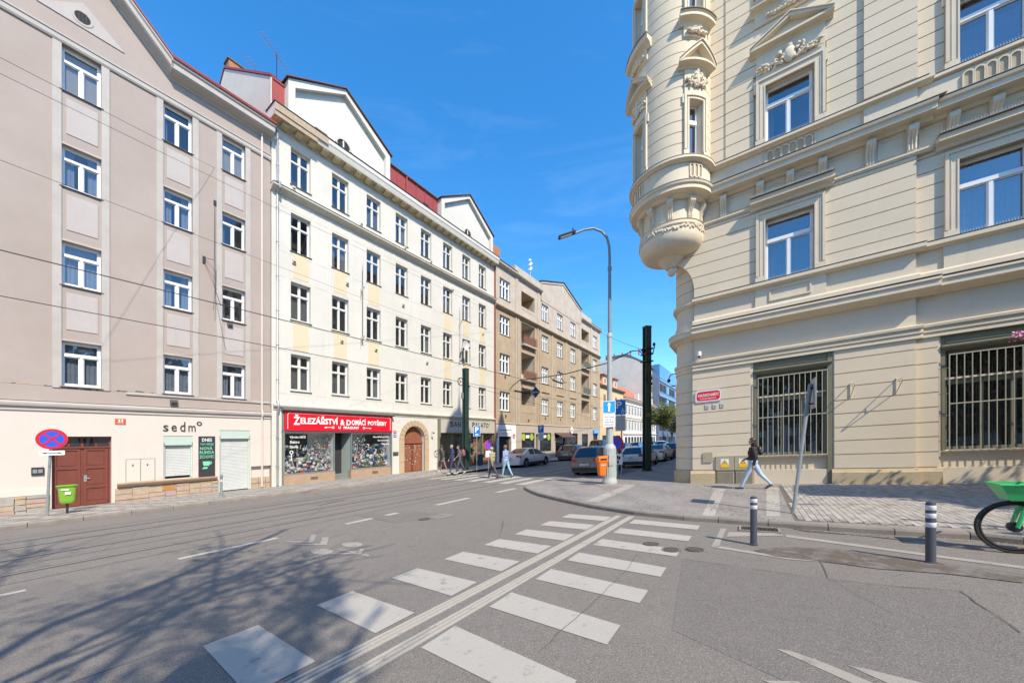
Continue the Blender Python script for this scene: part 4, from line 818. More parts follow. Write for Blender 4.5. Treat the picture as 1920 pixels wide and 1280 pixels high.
# ---------------------------------------------------------------- brown house with loggias
b3=left_bld('apartment_house','brown roughcast house with stacked balconies and a wide pale gable, beyond the white house',27.8)
A0,A1=27.8,56.3; c3=[(28.7,30.5),(37.1,38.8),(41.1,42.8),(45.1,46.8),(53.4,55.1)]; r3=[(5.60,7.54),(9.35,11.30),(13.2,15.08),(16.8,18.75)]; lg=[(32.65,35.5),(48.85,51.7)]
for nm,z0,z1,mt,y in (('lower_wall',4.3,15.8,'b3low',0),('attic_wall',15.8,20.05,'b3up',.0)):
    op=[(a,b,c,d) for a,b in c3 for c,d in r3 if z0<c<z1]+[(a,b,c,d) for a,b in lg for c,d in ((5.6,8.3),(9.2,12.1),(13.0,15.35),(16.75,18.7)) if z0<c<z1]
    mb=MB(); wall(mb,A0,A1,z0,z1,op,dp=.25); mb.build(nm,mt,b3)
MB().box(A0,A1,1.6,11,.1,20.0).quad((A0,.0,4.3),(A0,1.6,4.3),(A0,1.6,20),(A0,0,20)).quad((A1,.0,.3),(A1,1.6,.3),(A1,1.6,20),(A1,0,20)).build('body','b3low',b3)
k3=kit(1.75,1.93,3,3,.66,.16,KL,gm='glass',fr=.09,mw=.14,tw=.13,joined=True)
for a,b in c3:
    for c,d in r3: o=window(b3,k3,a,c,c=1 if rnd.random()<.6 else 4); o.scale=((b-a)/1.75,1,(d-c)/1.93)
M['balc']=pm('rusty_balcony_rail',(.24,.10,.06),(.15,.09,.06),3,.7,.1)
M['balc_g']=pm('green_grey_balcony_rail',(.16,.17,.13),(.12,.13,.1),3,.7,.1)
for n,(a,b) in enumerate(lg):
    for i,(c,d) in enumerate(((5.6,8.3),(9.2,12.1),(13.0,15.35),(16.75,18.7))):
        L=MB(); mm=1.55
        L.quad((a,.25,c),(a,.25,d),(a,mm,d),(a,mm,c)).quad((b,.25,c),(b,mm,c),(b,mm,d),(b,.25,d)).quad((a,.25,d),(b,.25,d),(b,mm,d),(a,mm,d)).quad((a,.25,c),(a,mm,c),(b,mm,c),(b,.25,c)).quad((a,mm,c),(b,mm,c),(b,mm,d),(a,mm,d)); L=L.build('loggia','b3up' if i<3 else 'b3low',b3)
        MB().box(a+.3,a+1.1,mm-.05,mm-.01,c,c+1.95).build('balcony_door','white_frame',L); MB().box(a+.4,a+1.0,mm-.06,mm-.05,c+.7,c+1.85).build('pane','room',L); MB().box(a+1.5,a+2.4,mm-.05,mm-.01,c+.8,c+1.9).build('inner_window','white_frame',L)
        if i in (1,2):
            MB().box(a-.05,b+.05,-.35,.25,c-.18,c).build('balcony_slab','b3gf',b3); R_=MB().box(a,b,-.33,-.30,c+.92,c+.97).box(a,b,-.33,-.30,c+.08,c+.12).build('railing','balc' if n==0 else 'balc_g',b3); x=a
            while x<b: MB().box(x,x+.03,-.325,-.305,c+.12,c+.92).build('baluster','balc' if n==0 else 'balc_g',R_); x+=.19
            MB().box(a+.1,b-.1,-.30,-.29,c+.15,c+.85).build('screen','balc' if n==0 else 'balc_g',R_)
        else: MB().box(a,b,-.02,.10,c-.0,c+.85 if i==0 else c+.3).build('parapet','b3low' if i==0 else 'b3up',b3)
for x in (31.45,31.9,36.0,36.6,39.6,43.6,47.6,52.2): MB().box(x,x+.3,-.07,0,4.35,15.7).build('lesene','b3gf' if int(x)%2 else 'b3low',b3)
for x in (31.5,36.1,48.0,52.3): MB().box(x,x+.45,-.07,0,15.9,19.9).build('lesene','b3up',b3)
for a,b in c3[1:4]: MB().sweep([(0,8.2),(-.09,8.22),(-.12,8.3),(0,8.36)],a-.2,b+.2).build('hood_mould','b3low',b3,recalc=True)
cornice([(.1,15.55),(-.08,15.55),(-.12,15.62),(-.30,15.72),(-.34,15.80),(-.30,15.88),(0,15.95),(.1,15.95)],A0,A1,'string_course','b3low',b3)
cornice([(.1,4.25),(-.05,4.25),(-.09,4.33),(0,4.4),(.1,4.4)],A0,A1,'string_course','b3gf',b3)
for a,b in ((A0,31.3),(31.3,36.9),(48.5,52.7),(52.7,A1+.1)): cornice([(.1,19.75),(-.1,19.75),(-.35,19.9),(-.38,20.05),(.3,20.1)],a,b,'eaves_cornice','b3up',b3)
MB().box(31.35,36.9,-.05,.4,20.08,20.95).build('attic_parapet','b3up',b3); MB().box(48.6,52.6,-.05,.4,20.08,20.95).build('attic_parapet','b3up',b3)
gable(b3,36.85,48.55,19.0,21.2,23.0,-.04,'b3up','b3up','tin',None,.08,.12)
cornice([(-.40,20.08),(-.44,20.12),(5,24.2),(5,24)],A0,31.4,'tiled_roof','tiles',b3); cornice([(.5,20.9),(5,24.2),(5,24)],31.4,36.9,'tiled_roof','tiles',b3); cornice([(-.4,20.08),(-.4,20.15),(5,24.2),(5,24)],52.6,A1+.1,'tiled_roof','tiles',b3)
for x,y in ((30.9,2.2),(36.2,2.6),(40,4)): MB().box(x-.9,x+.9,y,y+.6,21.2,23.6 if x<31 else 23.4).build('chimney','brick',b3)
t=thing('roof_aerial','white cluster aerial on the ridge of the brown house','aerial',*lpos(39.5,3),22,LRZ,'roof aerials'); MB().tube([(0,0,0),(0,0,3.6)],.03,5).build('mast','steel',t,local=True)
for k in range(5): MB().box(-.25+.3*(k%2),.05+.3*(k%2),-.1,.1,2.4+k*.3,2.62+k*.3).build('antenna','white_frame',t,local=True)
MB().tube([(27.84,-.09,.5),(27.84,-.09,19.6)],.06,6).build('downpipe','red_tin',b3)
# ground floor of the brown house
go=[(28.55,30.65,.3,3.7),(32.7,35.45,1.25,3.44),(35.75,36.35,.4,3.3),(36.6,39.5,1.25,3.46),(40.6,43.3,.4,3.5),(43.6,47.5,1.0,3.46),(49,51.3,.9,3.4),(53.4,55.2,.5,3.7)]
MB().join(wall(MB(),A0,A1,.2,4.3,go,y=-.02,dp=.3)).build('ground_floor_wall','b3gf',b3)
MB().box(28.2,28.5,-.06,-.02,.4,4.2).box(30.7,31.5,-.06,-.02,.4,4.2).box(28.5,30.7,-.06,-.02,3.72,4.2).build('white_surround','white_ink',b3)
for a,b,c,d in go: MB().box(a,b,.25,1.5,c,d).build('dark_recess','dark',b3)
def shopwin(a,b,c,d,gm='shop_glass'):
    w=MB().box(a,a+.07,.05,.15,c,d).box(b-.07,b,.05,.15,c,d).box(a+.07,b-.07,.05,.15,c,c+.07).box(a+.07,b-.07,.05,.15,d-.07,d).build('shop_window','black',b3); MB().quad((a,.1,c),(b,.1,c),(b,.1,d),(a,.1,d)).build('pane',gm,w); return w
M['sticker']=pm('yellow_green_sticker',(.5,.55,.05),(.25,.38,.04),8,.5,0)
for a,b in ((32.7,35.45),(36.6,39.5)):
    w=shopwin(a,b,1.25,3.44); MB().box(a+.1,b-.1,.08,.095,2.75,3.36).build('sticker_band','black',w)
    for k in (0,1):
        x=a+.5 if k==0 else b-.5; mb=MB(); mb.lathe([(0,0),(.40,0),(.40,.01)],seg=16); mb.v=[(x+p*1.0,.07-r,2.98+q) for p,q,r in mb.v]; mb.build('round_sticker','sticker',w,recalc=True)
    MB().box((a+b)/2-.35,(a+b)/2+.35,.07,.08,2.85,3.2).build('white_sticker','white_ink',w); goods(a+.1,b-.1,1.3,2.4,30,w,y=.14,seed=int(a),pal=(0,2,5,5,9))
for a,b,c,d in go[4:7]: w=shopwin(a,b,c,d); goods(a+.1,b-.1,c,d-.6,40,w,y=.13,seed=int(a),pal=(0,0,3,4,2,7),sz=(.08,.3))
w=shopwin(53.4,55.2,.5,3.4); MB().box(53.2,55.3,-.25,-.05,3.45,4.0).build('blue_sign','sign_lightblue',b3); text_mb('OPTIKA',53.4,55.1,3.6,3.85,-.252).build('letter','white_ink',b3)
MB().box(28.6,30.6,-.06,.0,3.05,3.65).build('hanging_banner','white_ink',b3); text_mb('KVĚTINY',28.8,30.4,3.2,3.5,-.062).build('letter','w3',b3)
mb=MB(); mb.sweep([(-.02,3.5),(-1.15,2.95),(-1.15,2.80),(-1.13,2.80),(-1.13,2.92),(-.02,3.42)],40.3,44.2); aw=thing('awning','brown shop awning over a doorway in the brown house','awning',*lpos(40.3,0),0,LRZ,None,40.3); mb.build('canopy',flat('brown_canvas',(.10,.06,.05),.9),aw,recalc=True); MB().tube([(40.35,-.03,2.6),(40.35,-1.12,2.86)],.02,5).tube([(44.15,-.03,2.6),(44.15,-1.12,2.86)],.02,5).build('arm','iron',aw)
t=thing('hanging_sign','round white sign projecting above the brown awning','shop sign',*lpos(45.2,-.1),3.55,LRZ)
mb=MB(); mb.lathe([(0,0),(.42,0),(.46,.02),(.46,.06),(0,.06)],seg=20); mb.v=[(x,-.02-z,.3+y) for x,y,z in mb.v]; mb.build('disc','sign_white',t,local=True,recalc=True); MB().tube([(0,.1,.6),(0,-.05,.6)],.02,5).build('arm','iron',t,local=True); text_mb('Café',-.25,.25,.2,.42,-.085,.01).build('letter','sign_red',t,local=True)
t=thing('round_sign','round red edged sign on the white doorway surround of the brown house','sign',*lpos(31.1,-.06),3.05,LRZ)
mb=MB(); mb.lathe([(0,0),(.18,0),(.18,.02)],seg=18); mb.v=[(x,-.0-z,y) for x,y,z in mb.v]; mb.build('disc','sign_white',t,local=True,recalc=True); mb=MB(); mb.lathe([(.18,0),(.24,0),(.24,.03),(.18,.03)],seg=18); mb.v=[(x,-.0-z,y) for x,y,z in mb.v]; mb.build('rim','sign_red',t,local=True,recalc=True)
for x,z in ((29.6,5.0),(34.0,4.7),(37.9,5.1),(41.9,5.1),(45.8,5.1),(29.5,8.9)): vent(b3,x,z,.15,.22)
for x,z,c,lb in ((28.05,3.2,'sign_red','red house number plate at the left edge of the brown house'),(28.05,2.9,'sign_blue','blue house number plate at the left edge of the brown house')): t=thing('house_number',lb,'number plate',*lpos(x,-.06),z,LRZ,'house number plates'); MB().box(0,.22,-.02,0,0,.2).build('plate',c,t,local=True)
# ---------------------------------------------------------------- houses further down the street
def fwin(par,a,b,c,d,fm='white_frame',gm='glass',y=-.01):
    o=MB().box(a,b,y-.03,y,c,d).build('window',fm,par); n=2
    MB().box(a+.1,(a+b)/2-.06,y-.045,y-.03,c+.1,d-.1).box((a+b)/2+.06,b-.1,y-.045,y-.03,c+.1,d-.1).build('pane','room',o); return o
M['yel']=pm('yellow_ochre_render',(.66,.50,.29),(.6,.45,.26),1,.9,.1); M['ornw']=pm('white_ornate_stucco',(.66,.65,.62),(.58,.57,.54),2,.9,.2)
f1=left_bld('townhouse','low yellow ochre house with a red dormer just beyond the brown house',56.4)
MB().box(56.4,68.9,0,10,.2,11.3).build('wall','yel',f1); cornice([(.1,11.0),(-.3,11.15),(-.45,11.4),(.1,11.45)],56.4,68.9,'eaves_cornice','tin',f1)
cornice([(-.3,11.45),(4.5,15.2),(10,11.4)],56.4,68.9,'tiled_roof','orange_tiles',f1)
for x in (59.5,65.0): dm=MB().box(x-1,x+1,.3,3,11.6,13.3).build('dormer','yel',f1); MB().box(x-1.3,x+1.3,0,3.4,13.3,13.5).build('dormer_roof','red_tin',dm); fwin(dm,x-.5,x+.5,11.9,13.0,y=.29)
for x in (58,61,64,67):
    for c,d in ((4.6,6.6),(8.0,10.0)): MB().box(x-.15,x+1.15,-.06,0,d,d+.3).build('hood_mould','yel',f1); fwin(f1,x,x+1.0,c,d,'stone_c')
for x in (57.5,61,64.5): MB().box(x,x+2.4,-.02,0,.9,3.2).build('shop_window','dark',f1)
f2=left_bld('townhouse','white and grey richly stuccoed house with arched window heads down the street',69)
MB().box(69,96.3,0,10,.2,10.3).build('wall','ornw',f2); cornice([(.1,9.7),(-.25,9.8),(-.55,10.2),(-.55,10.4),(.1,10.45)],69,96.3,'eaves_cornice','b3up',f2); MB().box(69,96.4,-.6,.2,10.4,10.5).build('cornice_flashing','tin',f2)
cornice([(-.4,10.5),(5,14.8),(10,10.5)],69,96.3,'tiled_roof','orange_tiles',f2); cornice([(.1,3.3),(-.2,3.4),(-.2,3.6),(.1,3.65)],69,96.3,'string_course','b3up',f2); cornice([(.1,6.6),(-.15,6.7),(-.15,6.8),(.1,6.85)],69,96.3,'string_course','b3up',f2)
x=70
while x<95.5:
    for c,d in ((4.2,6.0),(7.3,9.0)):
        fwin(f2,x,x+1.0,c,d,'white_frame'); MB().box(x-.3,x-.1,-.12,0,c-.2,d+.2).box(x+1.1,x+1.3,-.12,0,c-.2,d+.2).build('pilaster','ornw',f2)
        MB().prism([(x-.35,d+.2),(x+1.35,d+.2),(x+.5,d+.65)],-.22,0).build('pediment','b3up' if c<5 else 'ornw',f2,recalc=True)
    MB().box(x-.1,x+1.4,-.02,0,.8,2.9).build('shop_window','dark',f2); x+=2.15
for x in (78,82,86,90): MB().box(x,x+1.2,-.3,.5,10.5,12.0).build('attic_ornament','ornw',f2)
f3=left_bld('apartment_tower','tall grey fire wall with yellow ochre street front rising behind the low houses',63)
mb=MB(); mb.box(88,99.5,1.0,14,.2,20.4); mb.build('street_wall','yel',f3)
mb=MB(); mb.prism([(.9,10),(.9,20.2),(3.5,21.8),(5.5,22.6),(14,22.6),(14,10)],87.6,87.98,axis='x'); mb.build('firewall','firewall',f3,recalc=True)
MB().box(87.7,99.6,.6,1.0,20.2,20.6).build('eaves_cornice','tin',f3); cornice([(.6,20.6),(5,23.4),(10,23.4)],88,99.5,'roof','tin',f3)
for x in (89,91.2,93.4,95.6,97.8):
    for z in (11.5,14.3,17.2): fwin(f3,x,x+1.1,z,z+1.7,'stone_a',y=.99)
for x in range(6): MB().box(88.2,88.6,2+x*2,2.3+x*2,22.6,24.0).build('chimney','brick',f3)
M['gb']=pm('blue_glass_cladding',(.06,.17,.34),(.08,.21,.40),.3,.15,0,20,spec=.8); M['gb2']=flat('pale_blue_band',(.16,.25,.38),.4); M['gb3']=flat('grey_blue_wall',(.12,.17,.26),.5)
f4=left_bld('office_building','long blue glass office block with ribbon windows far down the street',96.6)
MB().box(96.6,175,-.6,20,.2,13.6).build('lower_block','gb3',f4); MB().box(96.6,175,-.7,20,13.6,17.9).build('middle_block','gb3',f4); MB().box(96.6,128,-.8,20,17.9,21.3).box(128,175,-.8,20,17.9,19.4).build('glass_attic','gb',f4)
MB().box(96.6,175,-.9,-.7,17.1,17.7).box(96.6,175,-.9,-.7,13.2,13.9).build('pale_band','gb2',f4)
for z in (1,4.6,8.6,12.0-.9,14.6):
    x=97.4
    while x<172: o=MB().box(x,x+3.2,-.78,-.7,z,z+1.9).build('window','dark' if int(x)%3 else 'gb',f4); x+=4.1
f5=left_bld('office_building','grey blue end block closing the view far down the street',176)
MB().box(176,200,-34,20,.2,13).build('wall','gb3',f5)
for z in (3,6,9):
    for x in range(8): MB().box(175.9,176,-32+x*4,-30+x*4,z,z+1.6).build('window','dark',f5)
# ---------------------------------------------------------------- cream corner house (right), frame: x along facade, y inwards
RRZ=math.atan2(D2[1],D2[0]); PX1,PY1=gp(1298.6,905.5,PH)
def rpos(x,y=0): return PX1+math.cos(RRZ)*x-math.sin(RRZ)*y, PY1+math.sin(RRZ)*x+math.cos(RRZ)*y
KR=(KS*math.cos(RRZ),-KS*math.sin(RRZ))
rb=thing('corner_house','cream stucco corner house with a round oriel tower, banded walls and barred ground floor windows','building',*rpos(0),0,RRZ,None,0)
RX1=12.5
wins=[(2.20,3.47),(6.52,7.79),(10.2,11.45)]; nich=[(1.86,3.92),(6.20,8.28)]
Z1=(6.90,8.95); Z2=(11.50,13.40); Z3=(16.22,18.2)
o1=[(a,b,*Z1) for a,b in wins]; o2=[(a,b,*Z2) for a,b in wins]; o3=[(a,b,*Z3) for a,b in wins]
gn=[(a,b,.57,4.24) for a,b in nich]; SB=5.70; SO=.12           # past SB everything steps back by SO
mb=MB()
for xa,xb,y in ((.05,SB,.03),(SB,RX1,.03+SO)):
    wall(mb,xa,xb,-.4,7.2,[q for q in gn+o1 if xa<=q[0]<xb],y=y,dp=.30)
    wall(mb,xa if xa>1 else -.0,xb,7.2,21.2,[q for q in o1+o2+o3 if xa<=q[0]<xb],y=y,dp=.30)
mb.quad((SB,.03,-.4),(SB,.03+SO,-.4),(SB,.03+SO,21.2),(SB,.03,21.2))
# wall running left over the corner, with the curved underside
arc=[(.05,7.2),(.03,7.45),(-.05,7.75),(-.18,8.0),(-.34,8.18),(-.52,8.28),(-.60,8.30),(-.60,21.2),(0,21.2),(0,7.2)]
mb.prism(arc,.03,.6); mb.build('wall','rwall',rb)
mb=MB(); mb.quad((-.675,.95,-.4),(-.675,.95,21.2),(-.675,42,21.2),(-.675,42,-.4)); mb.quad((RX1,.1,-.4),(RX1,42,-.4),(RX1,42,21.2),(RX1,.1,21.2)).quad((-.675,42,-.4),(-.675,42,21.2),(RX1,42,21.2),(RX1,42,-.4)); mb.build('street_wall','rwall',rb)
MB().lathe([(.80,-.4),(.80,8.6)],.125,.95,16,a0=-95,a1=8).build('corner_column','rwall',rb,smooth=True)
mb=MB(); mb.quad((-.675,.95,8.6),(-.675,0,9.5),(-.6,0,21),(-.675,.95,21)); mb.build('corner_infill','rwall',rb)
joints=[.58,1.01,1.43,1.84,2.26,2.67,3.08,3.49,3.92]; J1=[6.88,7.25,7.66,8.08,8.49,8.88,9.29]; J2=[11.40,11.53+.0,11.95,12.34,12.73,13.12,13.51]+[13.51+.393*i for i in range(1,19)]
G=.014
def bands(js,segs,top,y=0):
    js=js+[top]
    for a,b in zip(js[:-1],js[1:]):
        for s in segs:
            x0,x1=s[0],s[1]; y0=s[2] if len(s)>2 else y
            for q in s[3] if len(s)>3 else ():
                pass
            MB().box(x0,x1,y0,y0+.029,a+G,b-G).build('plaster_band','rwall',rb)
bands(joints,[(.0,1.79,0),(3.95,SB,0),(SB,6.16,SO),(8.32,RX1,SO)],4.23)
def arcx(z):
    A=[(6.8,.05),(7.2,.05)]+[(q[1],q[0]) for q in arc[1:7]]+[(9.5,-.60)]
    for (a,c),(b,d) in zip(A[:-1],A[1:]):
        if z<=b: return c+(d-c)*(z-a)/(b-a)
    return -.6
def clip_bands(js,top,openf):
    js=js+[top]
    for a,b in zip(js[:-1],js[1:]):
        for x0,x1,y in openf(a,b):
            if x1-x0<=.02: continue
            if x0<.06 and x0>-.56 and y==0 and a<8.6:
                zs=[a+G+(b-a-2*G)*i/5 for i in range(6)]; MB().prism([(arcx(z),z) for z in zs[::-1]]+[(x1,zs[0]),(x1,zs[-1])],y,y+.029).build('plaster_band','rwall',rb,recalc=True)
            else: MB().box(x0,x1,y,y+.029,a+G,b-G).build('plaster_band','rwall',rb)
def f1_(a,b):
    left=.05 if a<7.2 else (.03 if a<7.6 else (-.04 if a<8.0 else (-.2 if a<8.4 else -.55)))
    return [(left,1.95,0),(3.74,SB,0),(SB,6.27,SO),(8.04,9.9,SO)]
clip_bands(J1,9.42,f1_)
def f2_(a,b):
    if b<=14.2: return [(.56,1.05,.0),(1.05,1.87,-.03),(3.76,4.60,-.03),(4.60,SB,-.10),(SB,6.25,SO-.03),(8.06,9.9,SO-.03)]
    if b<15.9: return [(.56,1.05,.0),(1.05,4.60,-.03),(4.60,SB,-.10),(SB,9.9,SO-.03)]
    return [(.56,1.05,.0),(1.05,1.87,-.03),(3.76,4.60,-.03),(4.60,SB,-.10),(SB,6.25,SO-.03),(8.06,9.9,SO-.03)]
clip_bands(J2,21.0,f2_)
MB().box(4.60,SB,-.07,.03,11.4,21.0).build('pilaster','rwall',rb)
# corner column courses
for a,b in zip(joints[:-1],joints[1:]): MB().lathe([(.80,a+G),(.828,a+G),(.828,b-G),(.80,b-G)],.125,.95,14,a0=-95,a1=8).build('plaster_band','rwall',rb,smooth=30)
for a,b in zip(J1[:-1],J1[1:]):
    if b<8.6: MB().lathe([(.80,a+G),(.825,a+G),(.825,b-G),(.80,b-G)],.125,.95,14,a0=-95,a1=4).build('plaster_band','rwall',rb,smooth=30)
    for s0 in range(1): MB().box(-.70,-.676,.95,30,a+G,b-G).build('plaster_band','rwall',rb)
for a,b in zip(joints[:-1],joints[1:]): MB().box(-.70,-.676,.95,30,a+G,b-G).build('plaster_band','rwall',rb)
# plinth
pl_=lambda y:[(y+.12,-.5),(y-.07,-.5),(y-.07,.46),(y-.045,.50),(y-.02,.56),(y+.12,.57)]
for a,b,y in ((-.06,.73,0),(3.89,SB+.05,0),(SB+.05,6.22,SO),(8.28,RX1,SO)): cornice(pl_(y),a,b,'plinth','rplinth',rb)
for a,b,y in ((1.90,3.86,.20),(6.26,8.26,.20+SO)):
    cornice([(y+.1,-.5),(y,-.5),(y,.55),(y+.01,.58),(y+.1,.58)],a,b,'plinth','rplinth',rb)
MB().box(.73,1.9,.02,.2,-.4,.57).build('plinth','rplinth',rb)
MB().lathe([(.80,-.4),(.90,-.4),(.90,.46),(.86,.52),(.82,.57),(.80,.57)],.125,.95,14,a0=-95,a1=8).build('plinth','rplinth',rb,smooth=30)
def wrapc(prof,name,mat='rtrim',col=True,lx=.0,rx=RX1,segs=None):
    "moulding along the facade, stepping back past SB and turning the corner"
    for a,b,y in segs or ((lx,SB+.0,0),(SB,rx,SO)):
        cornice([(p+y,z) for p,z in prof],a,b+(max(0,-min(p for p,z in prof)) if a==lx and not segs else 0),name,mat,rb)
    if col:
        MB().lathe([(.79,prof[0][1])]+[(.80-p*.8,z) for p,z in prof[1:-1]]+[(.79,prof[-1][1])],.125,.95,18,a0=-95,a1=8).build(name,mat,rb,smooth=30)
        cornice([(-.675+p*.8+0,z) for p,z in prof],0,1,'x',mat,rb) if False else None
        mb=MB().sweep([(p*.8,z) for p,z in prof],0,30); mb.v=[(-.675+y,.95+(30-x),z) for x,y,z in mb.v]; mb.build(name,mat,rb,recalc=True)
wrapc([(.1,4.22),(-.05,4.22),(-.05,4.28),(-.02,4.30),(-.02,4.34),(-.07,4.36),(-.07,4.42),(-.04,4.44),(-.04,4.47),(-.11,4.50),(-.12,4.57),(0,4.61),(.1,4.61)],'string_course')
wrapc([(.1,5.40),(-.05,5.40),(-.08,5.44),(-.14,5.48),(-.20,5.50),(-.34,5.53),(-.34,5.68),(-.38,5.70),(-.38,5.76),(.1,5.82)],'ground_floor_cornice')
wrapc([(.1,5.82),(-.06,5.82),(-.06,6.02),(-.03,6.07),(.1,6.07)],'parapet_base')
wrapc([(.1,6.68),(-.05,6.68),(-.08,6.72),(-.16,6.74),(-.16,6.84),(.1,6.88)],'sill_course')
def lead(z,p,a=.0,b=SB,y=0): MB().box(a,b,y-p,y+.05,z,z+.012).build('lead_flashing','lead',rb)
lead(5.80,.39,0,SB+.38); lead(5.80,.39,SB+.39,RX1,SO); lead(6.865,.17,0,SB+.17); lead(6.865,.17,SB+.18,RX1,SO)
# frieze, main cornice and parapet under the second floor
def wrapup(prof,name,mat='rtrim',lx=.45): 
    for a,b,y in ((lx,SB,0),(SB,RX1,SO)): cornice([(p+y,z) for p,z in prof],a,b+(.3 if a==lx else 0),name,mat,rb)
wrapup([(.1,9.42),(-.02,9.42),(-.04,9.46),(-.07,9.47),(-.07,9.52),(0,9.54),(.1,9.54)],'frieze_base',lx=.3)
wrapup([(.1,10.22),(-.05,10.22),(-.09,10.27),(-.12,10.30),(-.36,10.34),(-.36,10.46),(-.42,10.50),(-.44,10.57),(.1,10.62)],'main_cornice')
lead(10.60,.45,.5,SB+.45); lead(10.60,.45,SB+.46,RX1,SO)
wrapup([(.1,11.27),(-.06,11.27),(-.10,11.31),(-.20,11.33),(-.20,11.41),(.1,11.45)],'sill_course')
lead(11.43,.21,.5,SB+.2); lead(11.43,.21,SB+.21,RX1,SO)
MB().box(.55,RX1,-.0,.03,10.62,11.27).build('parapet_panel','rtrim',rb); MB().box(4.60,SB,-.08,.0,10.62,11.27).build('pilaster','rtrim',rb)
def bracket_mb(x,y,z0,z1,w=.2,dep=.22):
    mb=MB(); mb.sweep([(y,z0),(y-.035,z0),(y-.05,z0+.06),(y-.045,z0+.2),(y-.09,z0+.34),(y-dep,z1-.18),(y-dep,z1-.04),(y-dep*.9,z1),(y,z1)],x-w/2,x+w/2)
    for k in range(3): q=x-w/2+w*(k+.5)/3; mb.tube([(q,y-.05,z0+.04),(q,y-.055,z0+.2),(q,y-.10,z0+.34),(q,y-dep-.01,z1-.15)],w*.10,5)
    return mb
def bracket(x,y,z0=9.54,z1=10.22): return bracket_mb(x,y,z0,z1).build('bracket','rtrim',rb,recalc=True)
for x in (.98,2.05,2.85,3.65,4.74,5.60): bracket(x,.0)
for x in (6.40,7.15,7.95,9.0): bracket(x,SO)
def framep(par,x0,x1,z0,z1,y,t=.035,d=.02,name='panel',mat='rtrim'):
    MB().box(x0,x1,y-d,y,z0,z0+t).box(x0,x1,y-d,y,z1-t,z1).box(x0,x0+t,y-d,y,z0+t,z1-t).box(x1-t,x1,y-d,y,z0+t,z1-t).build(name,mat,par)
for a,b in ((1.15,1.88),(3.82,4.58),(4.92,5.42)): framep(rb,a,b,9.62,10.14,.03)
framep(rb,5.78,6.24,9.62,10.14,.03+SO); framep(rb,.60,.86,9.62,10.14,.03)
def roundel(x,z,y,w=.5,h=.36):
    mb=MB()
    for k,r in enumerate((1,.68,.36)):
        for i in range(20):
            a0=2*math.pi*i/20; a1=2*math.pi*(i+1)/20; q=lambda s,a:(x+w/2*s*math.cos(a),z+h/2*s*math.sin(a)); mb.prism([q(r,a0),q(r,a1),q(r-.14,a1),q(r-.14,a0)],y-.02,y)
    mb.build('rosette','rtrim',rb,recalc=True)
for x in (2.45,3.25): roundel(x,9.9,.03)
for x in (6.78,7.55): roundel(x,9.9,.03+SO)
# parapet panels below first floor windows and oval slots below the second floor ones
framep(rb,2.30,3.40,6.18,6.60,.03,.03,.03); framep(rb,6.6,7.7,6.18,6.60,.03+SO,.03,.03); MB().box(1.92,3.76,-.02,.03,6.07,6.68).build('parapet_panel','rtrim',rb); framep(rb,2.30,3.40,6.18,6.60,-.02,.05,.03)
MB().box(6.25,8.05,-.02+SO,.03+SO,6.07,6.68).build('parapet_panel','rtrim',rb)
def ovals(x0,n,st,z0,z1,y,w=.15):
    out=MB()
    for k in range(n):
        cx=x0+k*st; r0,r1=w/2,w/2+.035; P=lambda r:[(cx+r*math.cos(t),(z1-r0 if math.sin(t)>=0 else z0+r0)+r*math.sin(t)) for t in [math.pi*2*i/24 for i in range(24)]]
        A,B=P(r1),P(r0)
        for i in range(24): out.prism([A[i],A[(i+1)%24],B[(i+1)%24],B[i]],y-.035,y)
    return out
def oval_row(x0,n,st,y):
    m_=ovals(x0,n,st,10.74,11.18,y); m_.build('balustrade_slots','rtrim',rb,recalc=True)
    for k in range(n): MB().prism([(x0+k*st+.07*math.cos(t),(11.11 if math.sin(t)>=0 else 10.81)+.07*math.sin(t)) for t in [math.pi*2*i/16 for i in range(16)]],y-.004,y).build('dark_slot','rplinth',rb,recalc=True)  # flat plates; darker stone colour stands in for the shade of hollow slots
oval_row(2.33,6,.2,.0-.001); oval_row(6.65,6,.2,SO-.001) if False else oval_row(6.65,6,.2,-.001)
framep(rb,2.18,3.50,10.68,11.24,-.001,.03,.035)
# window surrounds, hoods, pediments
def surround(x0,x1,z0,z1,ow,y,dst,flare=False,nx=1):
    mb=MB(); t=ow
    mb.box(x0-t,x0-.0,y-.05,y+.02,z0,z1+t).box(x1,x1+t,y-.05,y+.02,z0,z1+t).box(x0,x1,y-.05,y+.02,z1,z1+t,nx=nx)
    mb.box(x0-t,x0-t+.07,y-.085,y-.05,z0+.18,z1+t).box(x1+t-.07,x1+t,y-.085,y-.05,z0+.18,z1+t).box(x0-t+.07,x1+t-.07,y-.085,y-.05,z1+t-.06,z1+t,nx=nx)
    mb.box(x0-t+.11,x0-t+.125,y-.065,y-.05,z0+.2,z1+.1).box(x1+t-.125,x1+t-.11,y-.065,y-.05,z0+.2,z1+.1)
    mb.box(x0-.035,x0,y-.065,y-.05,z0+.1,z1+.03).box(x1,x1+.035,y-.065,y-.05,z0+.1,z1+.03).box(x0,x1,y-.065,y-.05,z1,z1+.03,nx=nx)
    mb.box(x0-t-.02,x0+.0,y-.08,y+.02,z0-.01,z0+.15).box(x1,x1+t+.02,y-.08,y+.02,z0-.01,z0+.15)
    if flare: mb.box(x0-t-.06,x0-t,y-.06,y+.02,z1-.12,z1+t).box(x1+t,x1+t+.06,y-.06,y+.02,z1-.12,z1+t)
    return mb
def hood(x0,x1,z0,y,nx=1): return MB().sweep([(y+.02,z0),(y-.06,z0),(y-.09,z0+.04),(y-.09,z0+.08),(y-.14,z0+.12),(y-.28,z0+.15),(y-.28,z0+.24),(y-.32,z0+.28),(y+.02,z0+.33)],x0,x1,0,nx)
